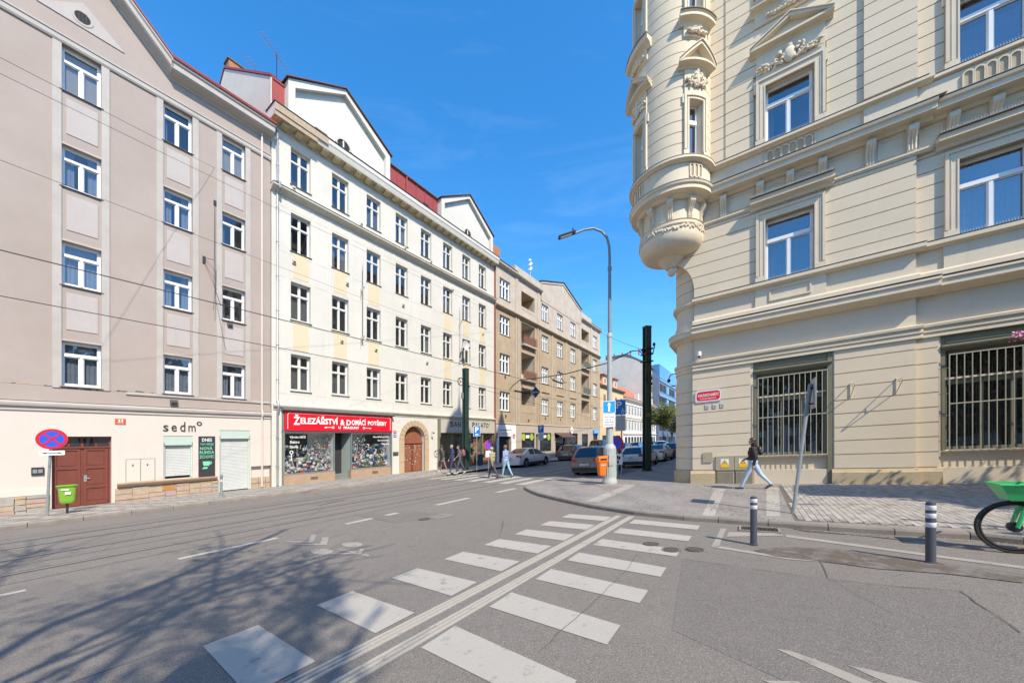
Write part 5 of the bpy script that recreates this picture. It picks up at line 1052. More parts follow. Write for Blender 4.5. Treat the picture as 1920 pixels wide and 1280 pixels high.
def pediment(xm,hw,z0,za,y,nx=1):
    mb=MB(); mb.sweep([(y+.02,z0),(y-.05,z0),(y-.08,z0+.05),(y-.26,z0+.09),(y-.26,z0+.16),(y+.02,z0+.17)],xm-hw,xm+hw,0,nx)
    for s in (1,-1):
        n=max(1,nx//2)
        for k in range(n):
            xa=xm-s*hw+s*hw*k/n; xb=xm-s*hw+s*hw*(k+1)/n; zz=lambda x:z0+.17+(za-z0-.20)*(1-abs(x-xm)/hw)
            mb.prism([(xa,zz(xa)-.0),(xb,zz(xb)),(xb,zz(xb)-.11),(xa,max(zz(xa)-.11,z0+.1))],y-.27,y+.02); mb.prism([(xa,zz(xa)+.035),(xb,zz(xb)+.035),(xb,zz(xb)),(xa,zz(xa))],y-.31,y+.02)
    mb.prism([(xm-hw*.8,z0+.17),(xm+hw*.8,z0+.17),(xm,za-.1)],y-.08,y+.0); return mb
def cartouche(xm,zc,y,w,h,seed=3):
    r=random.Random(seed); mb=MB(); mb.ell((xm,y-.06,zc),(w*.10,.07,h*.42),10); mb.ell((xm,y-.05,zc+h*.45),(w*.07,.07,h*.16),8)
    for s in (-1,1):
        for k in range(46):
            t=r.random(); x=xm+s*w*(.08+.42*t); z=zc+h*(.35*(1-t)*r.uniform(-1,1)+.12*math.sin(t*9)-.1*t); q=r.uniform(.028,.06)*(1.2-t*.5); mb.ell((x,y-.04-r.uniform(0,.05),z),(q,q,q*r.uniform(.7,1.3)),7)
        P=[(xm+s*w*.1,y-.06,zc-h*.3),(xm+s*w*.25,y-.08,zc-h*.1),(xm+s*w*.38,y-.05,zc-h*.22),(xm+s*w*.5,y-.03,zc-h*.3)]; mb.tube(P,[.04,.035,.03,.012],6)
    return mb
kr=kit(1.27,2.05,1,2,.67,.20,KR,gm='glass_r',fr=.055,mw=.075,tw=.11,sill=0); kr2=kit(1.25,1.90,1,2,.70,.20,KR,gm='glass_r',fr=.055,mw=.075,tw=.11,sill=0)
def rn(z): return f
def spikes(x0,x1,y,z,par=rb):
    mb=MB(); x=x0
    while x<x1: 
        for dy,dx in ((-.03,-.02),(.0,.02)): mb.add([(x,y+dy,z),(x+.010,y+dy,z),(x+.005+dx,y+dy-.02,z+.10)],[(0,1,2)])
        x+=.05
    o=mb.build('bird_spikes','sign_white',par); o['kind']='stuff'
for i,(a,b) in enumerate(wins):
    y=0 if a<SB else SO; yy=y-.03
    surround(a,b,Z1[0],Z1[1],.26,y,0).build('window_surround','rtrim',rb,recalc=True); hood(a-.43,b+.46,9.34,y).build('window_hood','rtrim',rb,recalc=True); MB().box(a-.43,b+.46,y-.33,y,9.672,9.684).build('lead_flashing','lead',rb); spikes(a-.4,b+.4,y-.28,9.68)
    window(rb,kr,a,Z1[0],y,c=0)
    surround(a,b,Z2[0],Z2[1],.26,yy,0,True).build('window_surround','rtrim',rb,recalc=True); xm=(a+b)/2; pediment(xm,1.08,14.50,15.24,yy).build('pediment','rtrim',rb,recalc=True); MB().box(a-.26,b+.26,yy-.04,yy+.06,13.66,14.5).build('pediment_frieze','rtrim',rb); cartouche(xm,14.02,yy-.04,1.7,.62,5+i).build('cartouche','rtrim',rb,smooth=True)
    window(rb,kr2,a,Z2[0],yy,c=4 if i!=1 else 2); spikes(a,b,yy-.02,Z2[0]); spikes(a,b,y-.02,Z1[0])
    surround(a,b,Z3[0],Z3[1],.26,yy,0).build('window_surround','rtrim',rb,recalc=True); window(rb,kr2,a,Z3[0],yy,c=None); hood(a-.4,b+.4,15.86,yy).build('window_sill_shelf','rtrim',rb,recalc=True); MB().box(a-.3,b+.3,yy-.06,yy,15.5,15.86).build('apron','rtrim',rb); cartouche(xm,15.68,yy-.05,1.2,.24,9+i).build('cartouche','rtrim',rb,smooth=True)
wrapup([(.1,20.2),(-.1,20.2),(-.5,20.6),(-.9,20.8),(-.95,21.2),(.1,21.3)],'eaves_cornice',lx=.3)
# sill flutings rows on the sill course
# ---- ground floor niches with olive frames, grilles
M['film']=flat('dark_window_film',(.045,.055,.065),.5)
def niche(a,b,y,n):
    fr_=MB().box(a,a+.10,y+.06,y+.3,1.0,4.24).box(b-.13,b,y+.02,y+.3,-.4,4.24).box(a+.10,b-.13,y+.05,y+.3,3.80,4.24).build('window_frame','olive',rb)
    MB().sweep([(y+.05,3.84),(y-.02,3.86),(y-.04,3.90),(y-.04,3.93),(y+.05,3.96)],a+.02,b-.02).build('frame_moulding','olive',fr_,recalc=True); framep(fr_,a+.12,b-.15,4.0,4.2,y+.05,.02,.02,'moulding','olive')
    MB().box(a,b-.13,y+.16,y+.3,.57,1.0).build('apron','rwall',rb)
    MB().sweep([(y+.14,.96),(y+.06,.98),(y+.04,1.02),(y+.14,1.05)],a,b-.13).build('window_sill','rtrim',rb,recalc=True)
    x0,x1=a+.10,b-.13; w=MB().box(x0,x0+.07,y+.20,y+.27,1.05,3.80).box(x1-.07,x1,y+.20,y+.27,1.05,3.80).box(x0+.07,x1-.07,y+.20,y+.27,1.05,1.13).box(x0+.07,x1-.07,y+.20,y+.27,3.72,3.80).box(x0+.07,x1-.07,y+.18,y+.27,2.86,2.98).box((x0+x1)/2-.25,(x0+x1)/2-.19,y+.20,y+.27,1.13,2.86).box((x0+x1)/2+.28,(x0+x1)/2+.36,y+.20,y+.27,1.13,2.86).build('window','olive',rb)
    MB().quad((x0,y+.24,1.05),(x1,y+.24,1.05),(x1,y+.24,3.8),(x0,y+.24,3.8)).build('pane','glass_r',w)
    MB().box(x0,x1,y+.9,y+.95,1.05,3.8).quad((x0,y+.28,1.05),(x0,y+.28,3.8),(x0,y+.9,3.8),(x0,y+.9,1.05)).quad((x1,y+.28,1.05),(x1,y+.9,1.05),(x1,y+.9,3.8),(x1,y+.28,3.8)).quad((x0,y+.28,1.05),(x0,y+.9,1.05),(x1,y+.9,1.05),(x1,y+.28,1.05)).build('recess','room',w)
    MB().box(x0+.02,x1-.02,y+.30,y+.31,1.08,2.35).build('frosted_film','film',w)
    g=thing('window_grille',('barred grille of the ground floor window between the street sign and the leaning pole' if n==0 else 'barred grille of the ground floor window at the right edge'),'grille',*rpos(a,0),0,RRZ,'window grilles',a); gx0,gx1=a+.13,b-.13; yg=y-.06
    MB().box(gx0,gx1,yg-.012,yg+.012,3.645,3.675).box(gx0,gx1,yg-.012,yg+.012,2.30,2.33).box(gx0,gx1,yg-.012,yg+.012,1.03,1.06).box(gx0,gx0+.02,yg-.01,yg+.01,1.06,3.65).box(gx1-.02,gx1,yg-.01,yg+.01,1.06,3.65).build('grille_frame','grille',g)
    N=13
    for k in range(1,N): x=gx0+(gx1-gx0)*k/N; MB().tube([(x,yg,1.05),(x,yg,3.66)],.0105,6).build('bar','grille',g)
    for z in (1.3,2.0,2.6,3.3): MB().tube([(gx0,yg,z),(a-.04,y+.02,z)],.012,5).build('stay','grille',g)
    MB().box(x0+.02,x1-.02,y+.12,y+.17,3.0,3.05).build('blind_rail','rtrim',g)
niche(1.86,3.92,0,0); niche(6.20,8.28,SO,1)
# ---- oriel tower on the corner
bx,by,br=-.747,0.,1.327
WA=(46,-45,-136); ho=.36
def arcs(): # wall arcs between windows, in degrees
    h=math.degrees(ho/br); A=[]; cur=95
    for w in WA: A.append((w+h,cur)); cur=w-h
    A.append((-190,cur)); return A
def ring(prof,name,mat='rtrim',a0=-190,a1=95,seg=64): return MB().lathe(prof,bx,by,seg,a0=a0,a1=a1).build(name,mat,rb,smooth=30)
for a0,a1 in arcs():
    n=max(3,int((a1-a0)/5)); MB().lathe([(br-.03,11.4),(br-.03,21)],bx,by,n,a0=a0,a1=a1).build('oriel_wall','rwall',rb,smooth=True)
    js=J2+[21.0]
    for c,d in zip(js[:-1],js[1:]): MB().lathe([(br-.03,c+G),(br,c+G),(br,d-G),(br-.03,d-G)],bx,by,n,a0=a0,a1=a1).build('plaster_band','rwall',rb,smooth=30)
hd=math.degrees(ho/br)
for w in WA:
    for z0,z1 in ((13.40,16.22),(18.2,21.0)):
        MB().lathe([(br-.03,z0),(br-.03,z1)],bx,by,8,a0=w-hd,a1=w+hd).build('oriel_wall','rwall',rb,smooth=True)
        for c,d in zip(J2[:-1],J2[1:]):
            if c>=z0-.1 and d<=z1+.1: MB().lathe([(br-.03,c+G),(br,c+G),(br,d-G),(br-.03,d-G)],bx,by,8,a0=w-hd,a1=w+hd).build('plaster_band','rwall',rb,smooth=30)
    for z0,z1,ped in ((11.50,13.40,True),(16.22,18.2,False)):
        m_=MB(); wall(m_,-ho+.0,ho,z0-.05,z1+.02,[(-.27,.27,z0,z1)],y=-.0,dp=.30); m_.bend(bx,by,br,w).build('oriel_reveal','rtrim',rb)
        surround(-.27,.27,z0,z1,.16,0.0,0,ped,4).bend(bx,by,br,w).build('window_surround','rtrim',rb)
        f=MB().box(-.27,-.20,.20,.26,z0,z1).box(.20,.27,.20,.26,z0,z1).box(-.20,.20,.20,.26,z0,z0+.07).box(-.20,.20,.20,.26,z1-.07,z1).box(-.20,.20,.16,.26,z0+1.22,z0+1.36).bend(bx,by,br,w).build('window','white_frame',rb)
        MB().quad((-.2,.23,z0),(.2,.23,z0),(.2,.23,z1),(-.2,.23,z1)).bend(bx,by,br,w).build('pane','glass_r',f); MB().box(-.26,.26,.5,.55,z0,z1).bend(bx,by,br,w).build('recess','curtain' if ped else 'room',f)
        if ped:
            pediment(0,.62,14.42,15.2,-.02,12).bend(bx,by,br,w).build('pediment','rtrim',rb); MB().box(-.42,.42,-.05,.02,13.56,14.44,nx=6).bend(bx,by,br,w).build('pediment_frieze','rtrim',rb); cartouche(0,14.02,-.04,.8,.6,31+int(w)).bend(bx,by,br,w).build('cartouche','rtrim',rb,smooth=True)
        else:
            hood(-.60,.60,15.88,0,8).bend(bx,by,br,w).build('window_sill_shelf','rtrim',rb); MB().box(-.45,.45,-.06,.0,15.55,15.88,nx=6).bend(bx,by,br,w).build('apron','rtrim',rb); cartouche(0,15.70,-.05,.7,.22,41+int(w)).bend(bx,by,br,w).build('cartouche','rtrim',rb,smooth=True)
            MB().box(-.60,.60,-.33,.0,16.21,16.222,nx=8).bend(bx,by,br,w).build('lead_flashing','lead',rb)
    o_=ovals(-.16,3,.16,10.76,11.18,0,.10); o_.bend(bx,by,br+.005,w).build('balustrade_slots','rtrim',rb)
    for k in range(3): MB().box(-.19+k*.16,-.13+k*.16,-.004,.0,10.80,11.14).bend(bx,by,br+.006,w).build('dark_slot','rplinth',rb)  # no hollow here either, recess shade is put into the plate colour
ring([(br-.1,10.62),(br+.0,10.62),(br+.0,11.27),(br-.1,11.27)],'parapet_drum'); ring([(br-.1,11.27),(br+.06,11.27),(br+.10,11.31),(br+.17,11.33),(br+.17,11.41),(br-.1,11.45)],'sill_course'); ring([(br-.1,11.452),(br+.18,11.418),(br+.18,11.43),(br-.1,11.464)],'lead_flashing','lead')
ring([(br-.3,10.20),(br-.17,10.22),(br-.13,10.27),(br-.10,10.30),(br+.10,10.34),(br+.10,10.46),(br+.15,10.50),(br+.17,10.57),(br-.1,10.62)],'main_cornice'); ring([(br-.1,10.622),(br+.18,10.575),(br+.18,10.59),(br-.1,10.636)],'lead_flashing','lead')
ring([(1.02,9.50),(1.02,10.24)],'frieze_drum'); ring([(1.0,9.30),(1.10,9.30),(1.13,9.34),(1.13,9.40),(1.09,9.43),(1.09,9.46),(1.12,9.49),(1.02,9.53)],'base_ring')
for a in (82,46,8,-27,-63,-99,-135): bracket_mb(0,0,9.55,10.22,.17,.20).bend(bx,by,1.02,a).build('bracket','rtrim',rb)
lf=MB(); r=random.Random(5)
for k in range(150):
    a=-190+285*k/150; z=9.22+r.uniform(-.07,.06); q=r.uniform(.028,.05); lf.ell((bx+1.125*math.sin(rad(a)),by-1.125*math.cos(rad(a)),z),(q*.8,q*.8,q*1.4),6)
lf=lf.build('leaf_band','rtrim',rb,smooth=True); lf['kind']='stuff'
ring([(1.08,9.32),(1.11,9.18),(1.105,9.02),(1.06,8.86),(.98,8.74),(.86,8.65),(.70,8.60),(.52,8.58),(.47,8.56),(.40,8.47),(.31,8.38),(.23,8.31),(.18,8.25),(.0,8.2)],'bowl'); MB().ell((bx+.03,by,8.12),(.16,.16,.17),14).build('knob','rtrim',rb,smooth=True)
ring([(br-.1,20.2),(br+.1,20.3),(br+.45,20.7),(br+.5,21.2),(0,21.4)],'eaves_cornice'); ring([(br+.1,21.3),(br+.1,22.6),(br+.3,22.8),(br+.15,23.4),(br-.15,24.3),(.7,25.2),(.3,25.8),(.12,26.3),(.05,27.2),(0,28.3)],'tower_dome','tin',a0=0,a1=360)
mb=MB(); y1=42; mb.add([(-.9,-.6,21.3),(RX1,-.6,21.3),(RX1,y1,21.3),(-.9,y1,21.3),(3,4,24.6),(RX1,4,24.6),(RX1,y1,24.6),(3,y1,24.6)],[(0,1,5,4),(0,4,7,3),(4,5,6,7),(1,2,6,5),(3,7,6,2)]); mb.build('roof','tiles',rb)
mb=MB(); mb.prism([(-.4,5.3),(1.2,3.9),(2.9,5.3),(1.2,6.7)],21,25,axis='z'); mb.add([(-.4,5.3,25),(1.2,3.9,25),(2.9,5.3,25),(1.2,6.7,25),(1.2,5.3,28.6)],[(0,1,4),(1,2,4),(2,3,4),(3,0,4)]); mb.build('roof_turret','tin',rb)
# ---- things fixed to the corner house
def rthing(n,l,c,x,y,z,g=None): return thing(n,l,c,*rpos(x,y),z,RRZ,g)
def rrect(x0,x1,z0,z1,r,n=5): return [(cx+r*math.cos(t),cz+r*math.sin(t)) for cx,cz,a in ((x1-r,z0+r,-90),(x1-r,z1-r,0),(x0+r,z1-r,90),(x0+r,z0+r,180)) for t in [rad(a+90*i/n) for i in range(n+1)]]
t=rthing('street_name_sign','red enamel street name sign with white border high on the cream corner','street sign',.10,-.012,3.05)
MB().prism(rrect(-.02,.84,-.01,.44,.09),-.02,0).build('white_border','sign_grey',t,local=True,recalc=True); MB().prism(rrect(.04,.78,.05,.38,.09),-.026,-.02).build('red_plate','shop_red',t,local=True,recalc=True); MB().prism(rrect(.015,.805,.025,.405,.09),-.023,-.02).build('border_line','sign_white',t,local=True,recalc=True)
lett(t,[('KARLÍNSKÉ NÁMĚSTÍ',.08,.74,.19,.33,-.027,'white_ink',.012),('KARLÍN-PRAHA 8',.15,.66,.095,.155,-.027,'white_ink',.01)])
for k,lb in enumerate(('left','middle','right')):
    t=rthing('marker_plate',lb+('most' if k!=1 else '')+' of three small grey plates under the red street name sign','plate',.42+k*.235,-.012,2.80,'small grey plates under the street sign'); MB().box(0,.12,-.012,0,0,.17).build('plate','sign_grey',t,local=True); MB().box(.02,.10,-.015,-.012,.07,.085).box(.03,.09,-.015,-.012,.03,.045).build('mark','ink',t,local=True)
t=rthing('security_camera','white dome security camera under the ground floor cornice at the corner','security camera',.23,-.01,4.72); MB().ell((0,-.14,0),(.05,.05,.06),12).build('dome','black',t,local=True,smooth=True); MB().lathe([(0,.17),(.07,.16),(.08,.05),(.07,.0),(0,.0)],0,-.14,12).box(-.03,.03,-.1,0,.08,.16).build('housing','white_frame',t,local=True,smooth=30)
t=thing('security_camera','grey security camera on a curved arm on the street side of the corner','security camera',*rpos(-.68,1.3),4.35,RRZ); MB().tube([(0,0,0),(-.15,0,.12),(-.3,0,.08),(-.36,0,-.06)],.025,6).build('arm','steel',t,local=True); MB().ell((-.36,0,-.14),(.07,.07,.08),10).build('dome','iron',t,local=True,smooth=True)
for k,(x,lb) in enumerate(((4.32,'left of two cream steel brackets on the banded wall'),(5.30,'right of two cream steel brackets on the banded wall'))):
    t=rthing('wall_bracket',lb,'bracket',x,-.0,2.95,'empty sign brackets on the wall'); MB().box(-.015,.015,-.03,0,-.22,.22).build('wall_plate','rtrim',t,local=True); MB().tube([(0,-.02,.18),(-.0,-.55,.14)],.012,5).tube([(0,-.02,-.18),(0,-.55,.12)],.012,5).tube([(0,-.3,.16),(0,-.3,-.02)],.01,5).build('arm','rtrim',t,local=True)
t=rthing('cable_cabinet','khaki double cable cabinet with two yellow electric warning signs in the corner plinth','cabinet',.76,-.02,-.05)
for k in (0,1):
    a=k*.565; o=MB().box(a,a+.55,-.03,.15,.62,1.12).build('cabinet_door','box_olive',t,local=True); MB().box(a+.03,a+.55,-.01,.15,.02,.60).build('lower_door','box_olive',t,local=True)
    for j in range(14): MB().box(a+.05+j*.035,a+.065+j*.035,-.022,-.01,.06,.56).build('rib','box_olive',t,local=True)
    q=.14 if k==0 else .12; MB().box(a+q,a+q+.25,-.035,-.03,.76,1.02).build('warning_sign','sign_white',o,local=True); MB().box(a+q,a+q+.25,-.038,-.035,.72,.83).prism([(a+q+.02,.84),(a+q+.23,.84),(a+q+.125,1.0)],-.038,-.035).build('warning_triangle','yellow',o,local=True,recalc=True)
    MB().prism([(a+q+.045,.853),(a+q+.205,.853),(a+q+.125,.975)],-.0395,-.038).build('triangle_outline','ink',o,local=True,recalc=True); MB().prism([(a+q+.065,.862),(a+q+.185,.862),(a+q+.125,.955)],-.041,-.0395).build('triangle_field','yellow',o,local=True,recalc=True); MB().prism([(a+q+.13,.94),(a+q+.112,.905),(a+q+.124,.905),(a+q+.118,.87),(a+q+.138,.915),(a+q+.126,.915)],-.0425,-.041).build('bolt_mark','ink',o,local=True,recalc=True)
t=rthing('wall_hatch','small khaki service hatch left of the cable cabinet on the cream corner','hatch',.34,-.012,.86); MB().box(0,.30,-.02,0,0,.36).build('hatch_door','box_olive',t,local=True); MB().box(.04,.06,-.026,-.02,.16,.19).build('lock','ink',t,local=True)
# ---------------------------------------------------------------- posts, signs, bins
def gz(X,Y,e=0): return rise(X,Y)+e
def sthing(n,l,c,px,e=0,rz=0,g=None):
    X,Y=gp(*px,e); return thing(n,l,c,X,Y,gz(X,Y,e),rz,g)
def disc_sign(par,z,r,cross=True,y=-.02,rzz=0):
    def dz(mb): mb.v=[(a,y-c,z+b) for a,b,c in mb.v]; return mb
    dz(MB().lathe([(0,-.015),(r,-.015),(r,.0),(0,.0)],seg=32)).build('sign_plate','sign_grey',par,local=True,recalc=True)
    dz(MB().lathe([(r*.76,.001),(r*.99,.001),(r*.99,.004),(r*.76,.004)],seg=32)).build('red_rim','sign_red',par,local=True,recalc=True)
    dz(MB().lathe([(0,.001),(r*.76,.001),(r*.76,.003),(0,.003)],seg=32)).build('blue_field','sign_blue' if False else 'blue_disc',par,local=True,recalc=True)
    for s in ((1,-1) if cross else (1,)):
        m_=MB(); c=.7071; w=r*.075; l=r*.80; P=[(-l,-w),(l,-w),(l,w),(-l,w)]; m_.prism([(p*c-q*c*s,p*c*s+q*c) for p,q in P],y-.008 if s==1 else y-.0068,y-.003); m_.v=[(a,b,z+d) for a,b,d in m_.v]; m_.build('red_bar','sign_red',par,local=True,recalc=True)
M['blue_disc']=flat('sign_royal_blue',(.03,.10,.72),.35)
WALLF=LRZ
t=sthing('no_stopping_sign','round no stopping sign with arrow plate on a leaning pole by the brown door','traffic sign',(88,967),.12,LRZ)
MB().tube([(0,0,0),(.05,-.0,1.6),(.10,-.01,2.55)],.032,10).build('pole','steel',t,local=True,smooth=True)
sp=MB(); disc_sign_parent=thing  # sign face
mb_o=bpy.data.objects.new('sign_face',None); COL.objects.link(mb_o); mb_o.parent=t; mb_o.location=(.09,-.04,0); 
disc_sign(mb_o,2.36,.315)
o=MB().prism(rrect(-.25,.25,1.86,2.00,.02),-.045,-.03).build('arrow_plate','sign_white',mb_o,local=True,recalc=True)
MB().box(-.14,.14,-.05,-.045,1.922,1.938).prism([(-.2,1.93),(-.12,1.905),(-.12,1.955)],-.05,-.045).prism([(.2,1.93),(.12,1.905),(.12,1.955)],-.05,-.045).build('arrow','ink',mb_o,local=True,recalc=True)
t=sthing('litter_bin','lime green plastic litter bin on a short post by the brown door','litter bin',(126,962),.12,LRZ)
MB().tube([(0,0,0),(0,0,.5)],.03,8).build('post','iron',t,local=True)
def binbody(w0,d0,w1,d1,z0,z1,r=.3):
    mb=MB(); rings=[(.8,z0),(.95,z0+.04),(1,z0+.1)]; R_=[]
    for f,z in ((.80,z0),(.97,z0+.04),(1.0,z0+.10),(1,z1)):
        t_=max(0,(z-z0)/(z1-z0)); w=(w0+(w1-w0)*t_)*f; d=(d0+(d1-d0)*t_)*f; R_.append([(w*math.copysign(abs(math.cos(a))**.5,math.cos(a)),d*math.copysign(abs(math.sin(a))**.5,math.sin(a)),z) for a in [2*math.pi*k/24 for k in range(24)]])
    for A in R_: mb.v+=A
    for i in range(3):
        for k in range(24): mb.f.append((i*24+k,i*24+(k+1)%24,(i+1)*24+(k+1)%24,(i+1)*24+k)); mb.m.append(0)
    mb.f.append(tuple(range(24))[::-1]); mb.m.append(0); return mb
binbody(.155,.12,.19,.15,.32,.86).build('body','bin_green',t,local=True,smooth=50)
mb=MB(); A=[(math.copysign(abs(math.cos(a))**.5,math.cos(a)),math.copysign(abs(math.sin(a))**.5,math.sin(a))) for a in [2*math.pi*k/24 for k in range(24)]]
for w,d,z in ((.19,.15,.86),(.225,.18,.865),(.225,.18,.90),(.17,.12,.91),(.16,.11,.87)): mb.v+=[(w*x,d*y,z) for x,y in A]
for i in range(4):
    for k in range(24): mb.f.append((i*24+k,i*24+(k+1)%24,(i+1)*24+(k+1)%24,(i+1)*24+k)); mb.m.append(0)
mb.build('rim','bin_green',t,local=True,smooth=40); MB().box(-.16,.16,-.11,.11,.858,.866).build('opening','dark',t,local=True)
MB().prism(rrect(-.06,.06,.60,.69,.01),-.165,-.155).build('sticker','sign_white',t,local=True,recalc=True); MB().box(-.14,.02,-.162,-.155,.74,.78).build('white_print','sign_white',t,local=True)
t=sthing('bollard','slim dark grey bollard at the left kerb in front of the white shuttered door','bollard',(415,933),.12,LRZ)
MB().lathe([(.09,0),(.09,.03),(.055,.06),(.055,.25),(.04,.30),(.04,.78),(.055,.80),(.055,.86),(.03,.92),(0,.93)],seg=14).build('post','lamp_up',t,local=True,smooth=35); MB().lathe([(.0415,.62),(.0425,.63),(.0425,.70),(.0415,.71)],seg=14).build('band','sign_grey',t,local=True)
for px,lb,h,r in (((1413,1021),'dark grey bollard with two pale stripes beside the storm drain',.77,.047),((1745,1055),'dark grey bollard with three pale stripes nearest the camera, left of the green bicycle',.775,.047)):
    t=sthing('bollard',lb,'bollard',px,0,0,'striped bollards at the parking bay'); MB().lathe([(.062,0),(.062,.015),(.05,.02),(r,.03),(r,h-.03),(r*.85,h-.01),(r*.4,h),(0,h+.002)],seg=24).build('post','bollard',t,local=True,smooth=40)
    for z in ((.70,.60) if px[0]<1500 else (.70,.60,.485)): MB().lathe([(r+.0005,z-.03),(r+.002,z-.028),(r+.002,z+.028),(r+.0005,z+.03)],seg=24).build('pale_stripe','bollard_stripe',t,local=True,smooth=40)
# leaning pole with a sign seen edge on
t=sthing('leaning_sign_post','leaning steel post with a traffic sign seen edge on, on the corner pavement','traffic sign',(1487,962),.10,0)
X,Y=t.location.x,t.location.y; tx=(1517-CX)/FPX*Y; 
top=(.40,.05,2.62); MB().tube([(0,0,0),(.15,.02,1.0),(.30,.04,2.0)],[.033,.033,.033],12).build('pole','steel',t,local=True,smooth=True); MB().tube([(.29,.04,1.96),(.40,.05,2.62)],.04,12).build('upper_tube','lamp_up',t,local=True,smooth=True)
a=rad(57); sd=Vector((math.cos(a),math.sin(a)))*.30; sn=Vector((-sd.y,sd.x)).normalized()*.012; c=Vector((.44,.03)); m_=MB(); q=lambda u,v,z:(c.x+sd.x*u+sn.x*v,c.y+sd.y*u+sn.y*v,z)
m_.add([q(-1,-1,2.12),q(1,-1,2.12),q(1,1,2.12),q(-1,1,2.12),q(-1,-1,2.72),q(1,-1,2.72),q(1,1,2.72),q(-1,1,2.72)],[(0,1,5,4),(1,2,6,5),(2,3,7,6),(3,0,4,7),(4,5,6,7),(0,3,2,1)]); m_.build('sign_plate','steel',t,local=True); MB().box(.33,.47,.0,.06,2.2,2.23).box(.36,.50,.0,.06,2.52,2.55).build('clamp','iron',t,local=True)
# street lamp with signs
X0_,Y0_=gp(1143,906,.10); lp=thing('street_lamp','tall grey street lamp with thick fluted base and an arm reaching left','street lamp',X0_,Y0_,gz(X0_,Y0_,.10),0)
MB().lathe([(.30,0),(.30,.12),(.275,.16),(.265,.3),(.25,1.42),(.235,1.50),(.145,1.62),(.135,2.9),(.125,2.95),(.125,3.1)],seg=28).build('base','lamp_grey',lp,local=True,smooth=35)
fl=MB()
for k in range(20): a=2*math.pi*k/20; fl.tube([(.264*math.cos(a),.264*math.sin(a),.3),(.250*math.cos(a),.250*math.sin(a),1.40)],.013,5)
fl.build('fluting','lamp_grey',lp,local=True)
MB().lathe([(.105,3.1),(.095,5.95),(.11,5.97),(.11,6.06),(.075,6.15)],seg=18).build('lower_mast','lamp_grey',lp,local=True,smooth=35); MB().lathe([(.075,6.1),(.062,8.7),(.082,8.72),(.082,8.85),(.055,8.9),(.055,9.2)],seg=16).build('upper_mast','lamp_up',lp,local=True,smooth=35)
arm=[(0,0,9.2),(-.02,0,9.7),(-.12,-.03,10.05),(-.35,-.08,10.28),(-.7,-.15,10.38),(-1.1,-.22,10.30),(-1.5,-.3,10.12)]; MB().tube(arm,[.055,.052,.05,.047,.044,.04,.04],10).build('arm','lamp_up',lp,local=True,smooth=True)
m_=MB(); m_.sweep([(-.10,-.0),(.10,0),(.12,.05),(.06,.11),(-.06,.11),(-.12,.05)],-.34,.34); m_.v=[(-1.80+x+.0,-.34+y*(1-.3*abs(x)),10.02+z+x*.28) for x,y,z in m_.v]; m_.build('lamp_head','iron',lp,local=True,recalc=True); m_=MB().box(-.26,.2,-.08,.08,-.02,.0); m_.v=[(-1.80+x,-.34+y,10.02+z+x*.28) for x,y,z in m_.v]; m_.build('lamp_glass','sign_grey',lp,local=True); MB().tube([(-1.55,-.3,10.18),(-1.55,-.3,10.34)],.03,6).build('sensor','iron',lp,local=True)
MB().box(-.10,.10,-.28,-.255,.75,1.2).build('service_hatch','lamp_grey',lp,local=True)
def plate(t,x0,x1,z0,z1,m,y=-.27,rim='sign_white',nm='plate'):
    MB().prism(rrect(x0,x1,z0,z1,.03),y,y+.012).build('plate_rim',rim,t,local=True,recalc=True); return MB().prism(rrect(x0+.02,x1-.02,z0+.02,z1-.02,.02),y-.003,y).build(nm,m,t,local=True,recalc=True)
sg=thing('one_way_sign','light blue one way arrow sign with a lettered plate clamped to the street lamp','traffic sign',X0_,Y0_+.08,gz(X0_,Y0_,.10),0)
plate(sg,-.33,.19,2.86,3.36,'sign_lightblue'); MB().box(-.105,-.035,-.276,-.273,2.93,3.15).prism([(-.07,3.31),(-.15,3.17),(-.10,3.17),(-.10,3.14),(-.04,3.14),(-.04,3.17),(.01,3.17)],-.276,-.273).build('arrow','white_ink',sg,local=True,recalc=True)
o=plate(sg,-.31,.18,2.30,2.84,'sign_white'); 
for i,(s,a,b) in enumerate((('PRAVÁ NEB',-.24,.12),('20. VII. 2.',-.20,.09),('ZAPN. REZID.',-.25,.13),('ODTAH VOZU',-.25,.13))): text_mb(s,a,b,2.68-i*.105,2.74-i*.105,-.274,.004,.002).build('letter','ink',sg,local=True)
MB().box(-.12,.12,-.262,-.1,3.1,3.14).box(-.12,.12,-.262,-.1,2.5,2.54).build('clamp','steel',sg,local=True)
X2,Y2=gp(1163,893,.10); 
t=thing('parking_sign','blue parking sign with wheelchair mark and grey lettered plate beside the one way sign','traffic sign',X2,Y2,gz(X2,Y2,.1)-.40,rad(14))
MB().tube([(.10,.05,.35),(.10,.05,4.2)],.035,10).build('pole','steel',t,local=True,smooth=True)
plate(t,-.30,.28,3.40,4.15,'sign_blue',-.03); text_mb('P',-.22,.06,3.72,4.06,-.034,.02,.003).build('letter','white_ink',t,local=True)
m_=MB(); m_.lathe([(.06,0),(.085,0),(.085,.003),(.06,.003)],seg=14); m_.v=[(.12+a,-.034-c,3.56+b) for a,b,c in m_.v]; m_.box(.09,.12,-.037,-.034,3.60,3.74).box(.12,.2,-.037,-.034,3.60,3.62).build('wheelchair_mark','white_ink',t,local=True,recalc=True)
plate(t,-.28,.27,2.62,3.38,'sign_grey',-.03)
for i in range(7): text_mb(('KROMĚ','DRŽITELŮ PRŮKAZU','ZTP','0-24 h','SMLUVNÍ STÁNÍ','ZÓNA 8','REZERVÉ')[i],-.22,.20,3.29-i*.095,3.34-i*.095,-.034,.003,.002).build('letter','ink',t,local=True)
